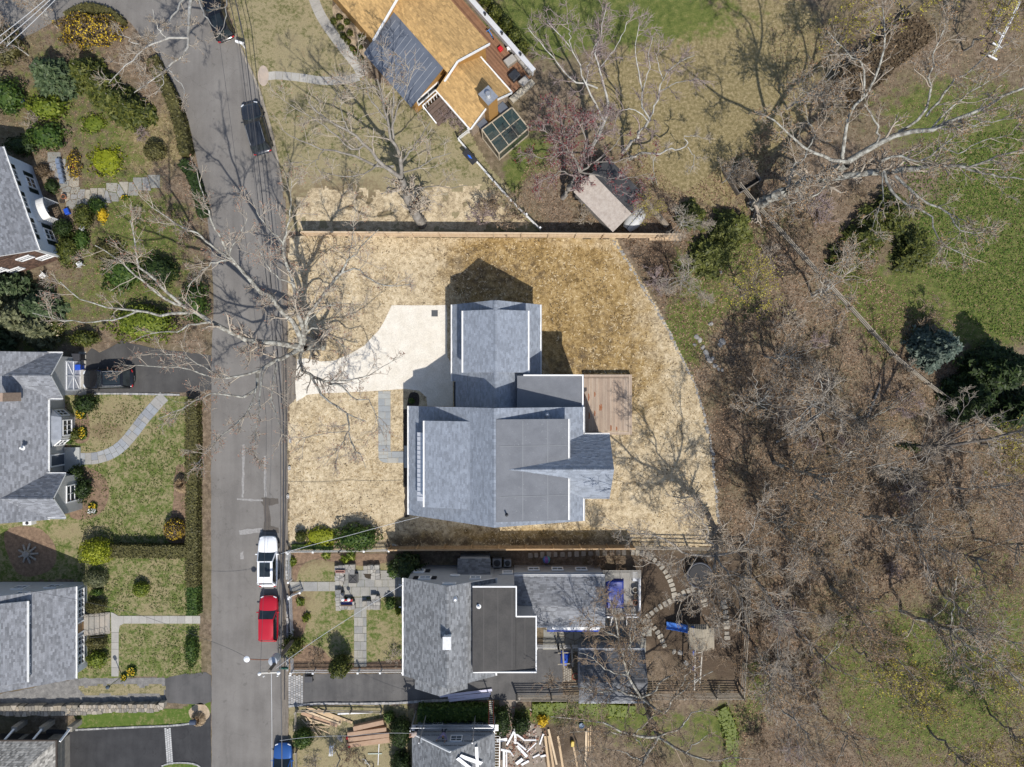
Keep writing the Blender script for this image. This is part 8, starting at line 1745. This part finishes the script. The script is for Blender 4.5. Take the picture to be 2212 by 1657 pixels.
# ---- trees in the lower right yard
T5 = [limb([(1396,1524),(1408,1555),(1421,1592)],0,6,.36,.28),limb([(1421,1592),(1368,1587),(1306,1564),(1243,1552),(1190,1548)],6,11,.17,.03),limb([(1395,1590),(1326,1584),(1281,1579),(1230,1582)],6.5,10,.11,.03),limb([(1421,1592),(1398,1632),(1376,1660),(1350,1700)],6,10,.2,.06),limb([(1421,1592),(1481,1627),(1531,1642),(1581,1637),(1640,1640)],6,11,.18,.03),limb([(1421,1592),(1466,1574),(1490,1545),(1530,1530)],6,10,.13,.03),limb([(1368,1587),(1398,1632),(1390,1650)],7,8,.07,.02),limb([(1390,1645),(1340,1625),(1300,1615)],8,10,.08,.02),limb([(1368,1587),(1420,1540),(1440,1530)],7,9,.07,.02),limb([(1481,1627),(1510,1600),(1550,1580)],8,10,.08,.02)]
make_tree("bare oak standing in the mossy yard at the bottom",W(1396,1524),T5,17,"bark_lichen","twig_brown","bud_tan",1.9,(1.2,2.9),(.6,1.3),bud_n=.6,bud_s=.045,n2=5,n3=4.2)
T6 = [limb([(1372,1482),(1378,1495),(1384,1507)],0,4,.3,.25),limb([(1384,1507),(1356,1459),(1345,1410),(1338,1377),(1328,1329),(1310,1280)],4,10,.17,.03),limb([(1384,1507),(1330,1492),(1290,1495),(1240,1480),(1190,1490)],4,9,.13,.03),limb([(1384,1507),(1416,1489),(1440,1465),(1466,1449),(1510,1430)],4,9,.14,.03),limb([(1384,1507),(1433,1539),(1450,1515),(1466,1499),(1506,1467),(1540,1450)],4,9.5,.15,.04),limb([(1450,1515),(1480,1470),(1491,1442),(1500,1410)],6.5,9.5,.1,.02),limb([(1356,1459),(1320,1450),(1280,1420),(1250,1410)],6,9,.09,.02),limb([(1345,1410),(1370,1380),(1380,1350)],7,9.5,.07,.02),limb([(1338,1377),(1300,1360),(1270,1330)],8,10,.07,.02),limb([(1356,1459),(1365,1420),(1362,1370),(1368,1330)],5.5,9.5,.08,.02)]
make_tree("bare tree arching over the dark garage and playset",W(1372,1482),T6,19,"bark_lichen","twig_brown","bud_tan",2.0,(1.2,2.8),(.6,1.3),bud_n=.6,bud_s=.045,n2=5,n3=4.2)
T7 = [limb([(1530,1112),(1542,1140),(1548,1170),(1545,1200)],0,8,.36,.26),limb([(1545,1200),(1488,1198),(1431,1163),(1376,1150),(1340,1140)],8,12,.16,.03),limb([(1546,1180),(1528,1165),(1526,1138),(1500,1110),(1481,1090)],7.5,12,.12,.03),limb([(1545,1200),(1606,1183),(1631,1128),(1650,1080)],8,13,.15,.03),limb([(1545,1200),(1570,1240),(1600,1290),(1605,1340)],8,13,.14,.03),limb([(1545,1205),(1530,1260),(1500,1280),(1470,1300)],8,11,.12,.03),limb([(1545,1200),(1545,1260),(1540,1300),(1550,1360)],8,12,.12,.03),limb([(1606,1183),(1650,1200),(1690,1230)],9.5,12.5,.1,.02),limb([(1488,1198),(1450,1220),(1400,1215)],9.5,11.5,.07,.02),limb([(1570,1240),(1620,1250),(1660,1280)],9.5,12.5,.08,.02)]
make_tree("bare tree at the corner of the straw yard casting a long trunk shadow",W(1530,1112),T7,21,"bark_grey","twig_grey","bud_tan",2.0,(1.2,2.8),(.6,1.3),bud_n=.5,bud_s=.045)
# ---- ivy clad leaning tree
T8 = [limb([(1862,918),(1900,945),(1971,963),(2034,963),(2134,948),(2212,928),(2260,915)],0,13,.34,.08),limb([(1990,962),(2010,905),(2030,860)],5,8.5,.08,.02),limb([(2010,963),(2060,935),(2134,905),(2190,880)],5.5,12,.12,.03),limb([(2034,963),(2120,925),(2200,905)],7,12,.09,.03),limb([(1971,963),(2060,970),(2130,978),(2180,985)],4.5,9,.1,.02),limb([(2060,935),(2075,895),(2110,850)],7.5,11,.07,.02),limb([(2134,948),(2180,950),(2230,955)],9.5,12,.07,.02)]
t8 = make_tree("leaning tree with an ivy clad trunk in the right hand woods",W(1862,918),T8,23,"bark_dark","twig_grey",None,.9,(.9,2.0),(.4,.9))
ivp = crook(T8[0][0],40,np.random.RandomState(3),.02)[:15]; k = PRG.randint(0,15,1600); Q = ivp[k] + PRG.normal(0,.22,(1600,3)) - np.array(W(1862,918)[:]); V,F = leaf_quads(Q,PRG.normal(0,1,(1600,3)) + [0,0,.8],.1,1,PRG); mesh_np("ivy",V,F,LEAF["dark"],t8,tone=PRG.rand(len(F)),local=True)
# ---- pale limbs reaching in from the top edge
T14 = [limb([(470,-70),(440,-40),(412,0)],0,9,.36,.26),limb([(412,0),(408,40),(407,75),(400,110),(362,145),(312,185),(290,200)],9,12.5,.2,.04),limb([(405,82),(385,82),(362,85),(312,107),(250,162),(235,180)],10.5,13,.13,.03),limb([(430,-30),(390,5),(370,45),(312,100),(290,130)],8,12,.14,.03),limb([(425,-15),(440,30),(470,60),(480,85)],8.5,11,.1,.02),limb([(362,145),(380,170),(395,190),(403,225)],11.5,12.5,.07,.02),limb([(350,155),(352,180),(335,205)],11.8,12.5,.05,.02),limb([(312,107),(280,85),(255,75)],11.5,13,.06,.02),limb([(362,85),(340,60),(330,20)],11,13,.07,.02),limb([(485,-40),(490,20),(485,55),(470,80)],8,11,.1,.02)]
make_tree("pale barked tree reaching in from the top edge over the corner",W(470,-70),T14,25,"bark_pale","twig_grey","bud_tan",1.0,(.8,1.9),(.45,.9),bud_n=.3,bud_s=.045)
# ================================================================== woodland trees: six kinds, copied
def auto_limbs(seed,h,lean,r):
 rg = np.random.RandomState(seed); k = 7; tr = [Vector((lean[0] * (i / k) ** 1.2,lean[1] * (i / k) ** 1.2,h * .62 * i / k)) + Vector((rg.normal(0,.12),rg.normal(0,.12),0)) * (1 if i else 0) for i in range(k + 1)]; out = [(tr,r,r * .5)]
 for j in range(11):
  t = rg.uniform(.42,1.0); p = tr[min(k,int(t * k))]; a = j * 2.4 + rg.uniform(-.5,.5); L = h * rg.uniform(.26,.46); el = rg.uniform(.5,1.1); d = Vector((math.cos(a) * math.cos(el),math.sin(a) * math.cos(el),math.sin(el))); q = [p]
  for s in range(5): d = (d + Vector((rg.normal(0,.16),rg.normal(0,.16),.1 + rg.normal(0,.1)))).normalized(); q.append(q[-1] + d * L / 5)
  out.append((q,r * rg.uniform(.28,.42),.025))
 return out
PROTO = [("bark_lichen","twig_grey","bud_tan",15,(1.2,.4),.24),("bark_lichen","twig_brown","bud_tan",13,(-.8,.9),.2),("bark_lichen","twig_brown","bud_tan",16,(.3,-1.4),.27),("bark_pale","twig_grey","bud_tan",11,(.9,.9),.15),("bark_pale","twig_grey",None,12,(-1.0,-.4),.17),("bark_grey","twig_brown","bud_yellow",10,(.5,-.3),.14)]
protos = [make_tree("proto",None,auto_limbs(60 + k,p[3],p[4],p[5]),80 + k,p[0],p[1],p[2],1.2,(1.1,2.7),(.6,1.3),bud_n=(.7 if k != 5 else .9),bud_s=.06,n2=4.6,n3=4.2,name="woodland_tree") for k,p in enumerate(PROTO)]
WOOD = [(1672,1000,2,"between the straw yard stones and the ivy clad tree"),(1742,1062,0,"left of the broad fork in the woods"),(1790,985,3,"above the broad fork in the woods"),(1640,1120,1,"just right of the straw yard corner tree"),(1702,1165,3,"below the broad fork, near the thin rail fence"),(1856,1110,0,"in the very middle of the right hand woods"),(1925,1120,1,"right of the woodland middle"),(1905,1020,4,"below the ivy clad leaning tree"),(1985,1170,2,"where the leaf litter turns to grass on the right"),(2050,1050,3,"right of the ivy tree's foot, near the picture edge"),
 (2105,1165,1,"at the right picture edge below the split rail fence"),(1662,1290,4,"outside the thin rail fence beside the playset"),(1722,1370,1,"right of the playset in the brown thicket"),(1795,1270,2,"above the green clearing on the lower right"),(1845,1400,5,"at the left of the green clearing"),(1945,1320,0,"in the upper part of the green clearing"),(2040,1290,3,"right of the clearing's upper part"),(2085,1425,5,"in the lower right clearing near the edge"),(1925,1480,5,"in the middle of the lower right clearing"),(1775,1545,1,"below the mossy fallen log"),(1672,1510,3,"at the lower end of the thin rail fence"),(2010,1580,5,"at the bottom right of the clearing"),(2140,1545,5,"in the bottom right picture corner"),(1632,1400,3,"hard against the thin rail fence"),
 (1610,880,3,"right of the stone border's lower bend"),(1652,770,3,"in the litter left of the split rail fence"),(1735,870,4,"below the split rail fence's middle"),(1805,890,1,"left of the ivy tree's foot"),(1600,640,5,"above the scattered boulders"),(1470,492,4,"at the right end of the new pine fence"),(1560,395,3,"left of the giant oak's foot"),(1700,235,3,"between tan grass and brown hedge"),(1800,110,5,"left of the long brown hedge"),(1950,30,5,"above the long brown hedge at the top"),(2080,110,5,"left of the ladder in the top right corner"),(2120,960,5,"at the far end of the split rail fence"),(1380,470,5,"over the upturned boat behind the fence"),(1755,640,3,"right beside the split rail fence"),
 (62,120,3,"in the top left garden corner"),(20,60,1,"at the top left picture edge"),(125,60,3,"left of the big forsythia"),(1245,1600,3,"over the laid out planks at the bottom"),(735,1640,3,"in the dry lumber yard"),(1470,620,4,"on the bare soil above the boulders")]
KIND = ["tall lichened oak","grey barked maple","lofty lichened oak","slender grey tree","pale slim tree","small yellow budded tree"]; usedp = set()
WR_ = random.Random(21)
for px,py,k,where in WOOD:
 src = protos[k]; t = src if k not in usedp else copy_tree(src); usedp.add(k); t.location = W(px,py); t.rotation_euler = (0,0,WR_.uniform(0,6.28)); s = WR_.uniform(.82,1.12) * (.6 if px < 200 or (px < 1500 and py > 1500) or px in (735,1470,1560,1380) else 1); t.scale = (s,s,s); tag(t,KIND[k] + " " + where,"tree","bare woodland trees")
# ---- brushwood: multi stemmed bare shrubs, four kinds copied
def brush(seed,h,n,spread,twig,bud,dens=1.6):
 rg = np.random.RandomState(seed); L = []
 for j in range(n):
  a = rg.uniform(0,6.28); e = rg.uniform(.2,spread); q = [Vector((math.cos(a) * .1,math.sin(a) * .1,0))]; d = Vector((math.cos(a) * e,math.sin(a) * e,1)).normalized()
  for s in range(5): d = (d + Vector((rg.normal(0,.15),rg.normal(0,.15),-.03))).normalized(); q.append(q[-1] + d * h * rg.uniform(.8,1.1) / 5)
  L.append((q,.028,.008))
 return make_tree("proto",None,L,seed + 1,twig,twig,bud,dens,(.4,1.0),(.2,.5),(.12,.3),3.4,2.5,.4,.04,name="bare_shrub")
bproto = [brush(101,2.2,12,1.0,"twig_brown","bud_tan"),brush(103,1.7,14,1.6,"twig_grey",None),brush(105,2.8,10,.8,"twig_brown","bud_tan"),brush(107,1.5,16,2.0,"twig_red",None)]
BR = [(1660,940),(1690,1090),(1620,1040),(1760,960),(1770,1130),(1830,1180),(1880,1060),(1960,1060),(1650,1220),(1700,1260),(1740,1300),(1680,1340),(1640,1350),(1700,1430),(1650,1450),(1760,1440),(1730,1500),(1800,1340),(1870,1230),(1930,1230),(2010,1120),(2080,1110),(2000,1000),(1830,960),(1720,800),(1690,700),(1630,700),(1760,740),(1600,800),(1660,560),(1720,520),(1760,450),(1850,420),(1700,380),(1640,300),(1950,880),(2000,690),(1960,800),(1450,640),(1420,610),(1580,1420),(1560,1500),(1640,1590),(1700,1620),(1420,1640),(1260,470),(1060,440),(1040,470),(1110,470)]
BR2 = [(690,1415,"brown bare shrub in the lower corner of the picket garden"),(850,1415,"pale bare shrub left of the grey house eave"),(405,520,"brown bare shrub under the street tree by the road"),(370,470,"bare shrub beside the stepping path in the left garden"),(300,470,"tan bare shrub below the little daffodils"),(80,150,"bare shrub left of the young pine"),(160,120,"bare twiggy shrub between pine and forsythia"),(300,120,"bare twiggy shrub right of the forsythia"),(325,165,"bare shrub behind the mossy road hedge"),(310,290,"reddish bare shrub near the globe bush"),(75,265,"grey bare shrub above the white wall"),(965,250,"reddish bare shrub along the orange house wall"),(985,268,"second reddish bare shrub along the orange house wall"),(60,650,"bare shrub among the junipers"),(1290,1208,"bare bush against the amber fence shade"),(1330,1208,"second bare bush against the amber fence shade"),(1545,1345,"bare thicket right of the slide"),(1470,1450,"bare thicket left of the swing beam"),(760,1625,"dark bare shrub beside the sawhorse"),(680,1640,"dark bare shrub near the blue car")]
ub = set()
for i,(px,py) in enumerate(BR):
 k = i % 4; t = bproto[k] if k not in ub else copy_tree(bproto[k]); ub.add(k); t.location = W(px,py); t.rotation_euler = (0,0,WR_.uniform(0,6.28)); s = WR_.uniform(.7,1.25); t.scale = (s,s,s * WR_.uniform(.8,1.1)); tag(t,"leafless brushwood shrub rising from the woodland leaf litter","shrub","brushwood in the leaf litter")
for i,(px,py,lab) in enumerate(BR2):
 t = copy_tree(bproto[(3 if "red" in lab else i % 3)]); t.location = W(px,py); t.rotation_euler = (0,0,WR_.uniform(0,6.28)); s = WR_.uniform(.55,.85); t.scale = (s,s,s); tag(t,lab,"shrub"); del t["group"]
CBn = thing("compost_bin","dark timber compost bin at the foot of the giant oak's shadow","compost bin",W(1600,385)); b = MB(); cc = W(1600,385)
for k in range(4): a = k * math.pi / 2 + .55; b.box((cc.x + 1.2 * math.cos(a),cc.y + 1.2 * math.sin(a),.45),(.08,2.4,.9),a)
b.build("side_boards",MATS["bark_dark"],CBn); b = MB(); b.box((cc.x,cc.y,.2),(2.2,2.2,.4),.55); b.build("compost",soil_m,CBn)
# fallen logs
for lab,pts,r,mt in (("mossy fallen log in the lower right woods",[(1684,1432),(1734,1492),(1775,1545)],.22,"bark_dark"),("pale broken branch by the split rail fence",[(1676,955),(1720,930),(1790,880)],.1,"bark_pale"),("fallen trunk left of the ivy clad tree",[(1870,905),(1885,870),(1900,830)],.14,"bark_grey")):
 b = MB(); b.tube([W(*p) + Vector((0,0,r * .9)) for p in pts],[r,r * .9,r * .7],9); tag(b.build("log",MATS[mt],smooth=True),lab,"log")
# ================================================================== litter: leaves, straw, grass tufts
def scatter(name,label,poly,n,size,asp,m,seed,z=(.01,.05),jit=.35,avoid=(),dens=None):
 rg = np.random.RandomState(seed); xs,ys = [p[0] for p in poly],[p[1] for p in poly]; X,Y = rg.uniform(min(xs),max(xs),n * 2),rg.uniform(min(ys),max(ys),n * 2); k = inside(poly,X,Y)
 for a in avoid: k &= ~inside(a,X,Y)
 if dens is not None: k &= rg.rand(len(X)) < dens(X,Y)
 X,Y = X[k][:n],Y[k][:n]; P = np.stack([X,Y,rg.uniform(z[0],z[1],len(X))],1); V,F = leaf_quads(P,np.tile([0,0,1.],(len(P),1)),size,asp,rg,jit); V[:,2] = np.maximum(V[:,2],z[0] * .5)
 return tag(mesh_np(name,V,F,m,tone=rg.rand(len(F))),label,name.replace("_"," "),kind="stuff")
leaf_b = leafmat("dead_oak_leaf",(.04,.024,.014),(.17,.105,.06),(.42,.29,.19),.9,.1)
scatter("leaf_litter","brown fallen leaves covering the woodland floor",G([(1340,515),(1640,300),(1700,380),(2240,960),(2240,1250),(1900,1300),(1700,1480),(1600,1680),(1560,1660),(1600,1400),(1620,1190),(1556,1180),(1552,1100),(1535,950),(1500,820),(1440,690)]),62000,.07,1.25,leaf_b,5)
scatter("lawn_leaves","pale fallen leaves dotted over the right hand lawns",G([(1660,60),(2240,0),(2240,950),(2100,880),(1700,420)]),17000,.055,1.2,leaf_b,6)
scatter("clearing_leaves","fallen leaves dotted over the lower right clearing",G([(1700,1480),(1900,1300),(2240,1250),(2240,1690),(1600,1690)]),16000,.06,1.2,leaf_b,7)
scatter("garden_leaves","brown leaves under the garden shrubs on the left",G([(0,60),(150,40),(330,120),(415,340),(455,520),(455,740),(190,745),(0,755),(30,610),(140,560),(80,350),(0,320)]),15000,.055,1.2,leaf_b,8)
scatter("shed_leaves","brown leaves lying round the shed and greenhouse",G([(1150,330),(1380,330),(1480,420),(1470,500),(1175,500),(1110,420)]),6500,.06,1.2,leaf_b,9)
straw_l = leafmat("loose_straw",(.22,.15,.07),(.46,.35,.2),(.7,.58,.38),.9,.1)
pth = [G([(815,843),(846,843),(846,972),(884,972),(884,1014),(872,1003),(815,1003)]),G([(868,838),(908,838),(925,880),(925,886),(886,886),(886,1118),(870,1118)])]
hp = [(-9.2,-11.8),(6.1,-11.8),(6.1,.6),(2.3,7.0),(-5.2,7.0),(-5.2,-2.0),(-9.2,-2.0)]
scatter("loose_straw","loose straw strewn over the soil of the yard",lp,26000,.055,2.6,straw_l,10,(.02,.035),.15,[G(dv),hp,*pth,[(6.7,-4.9),(11.4,-4.9),(11.4,.9),(6.7,.9)]],lambda x,y: .15 + .6 * (vnoise(x,y,1.6,3) > .5) * (1 - .6 * ell(x,y,gold_l)))
clod = leafmat("dark_soil_clod",(.04,.028,.017),(.09,.065,.04),(.15,.11,.07),.95,0.0)
scatter("soil_clods","dark clods of damp soil showing through the straw",lp,7000,.07,1.2,clod,12,(.03,.05),.5,[G(dv),hp,*pth,[(6.7,-4.9),(11.4,-4.9),(11.4,.9),(6.7,.9)]],lambda x,y: (vnoise(x,y,1.4,33) > .56) * (.35 + .65 * ell(x,y,gold_l + mud_l)))
grass_l = leafmat("grass_tuft_blade",(.03,.05,.01),(.09,.12,.025),(.22,.2,.08),.8,.2)
scatter("grass_tufts","uneven tufts of grass standing in the left lawns",G([(140,852),(360,852),(420,860),(415,1200),(430,1330),(438,1455),(165,1466),(160,1250),(175,1110)]),9000,.07,1.3,grass_l,13,(.02,.05),.9,[G([(172,978),(240,970),(300,900),(350,845),(365,870),(290,960),(230,1002),(172,1004)]),G([(240,1320),(440,1325),(440,1350),(260,1354),(258,1462),(240,1462)])],lambda x,y: .2 + .8 * (vnoise(x,y,1.1,8) > .5))
scatter("wood_grass","grass tufts standing in the right hand lawns",G([(1950,330),(2240,260),(2240,760),(2100,700),(1980,560)]),9000,.085,1.3,leafmat("lush_grass_blade",(.03,.06,.008),(.08,.14,.02),(.17,.22,.04),.8,.2),14,(.02,.06),.9)
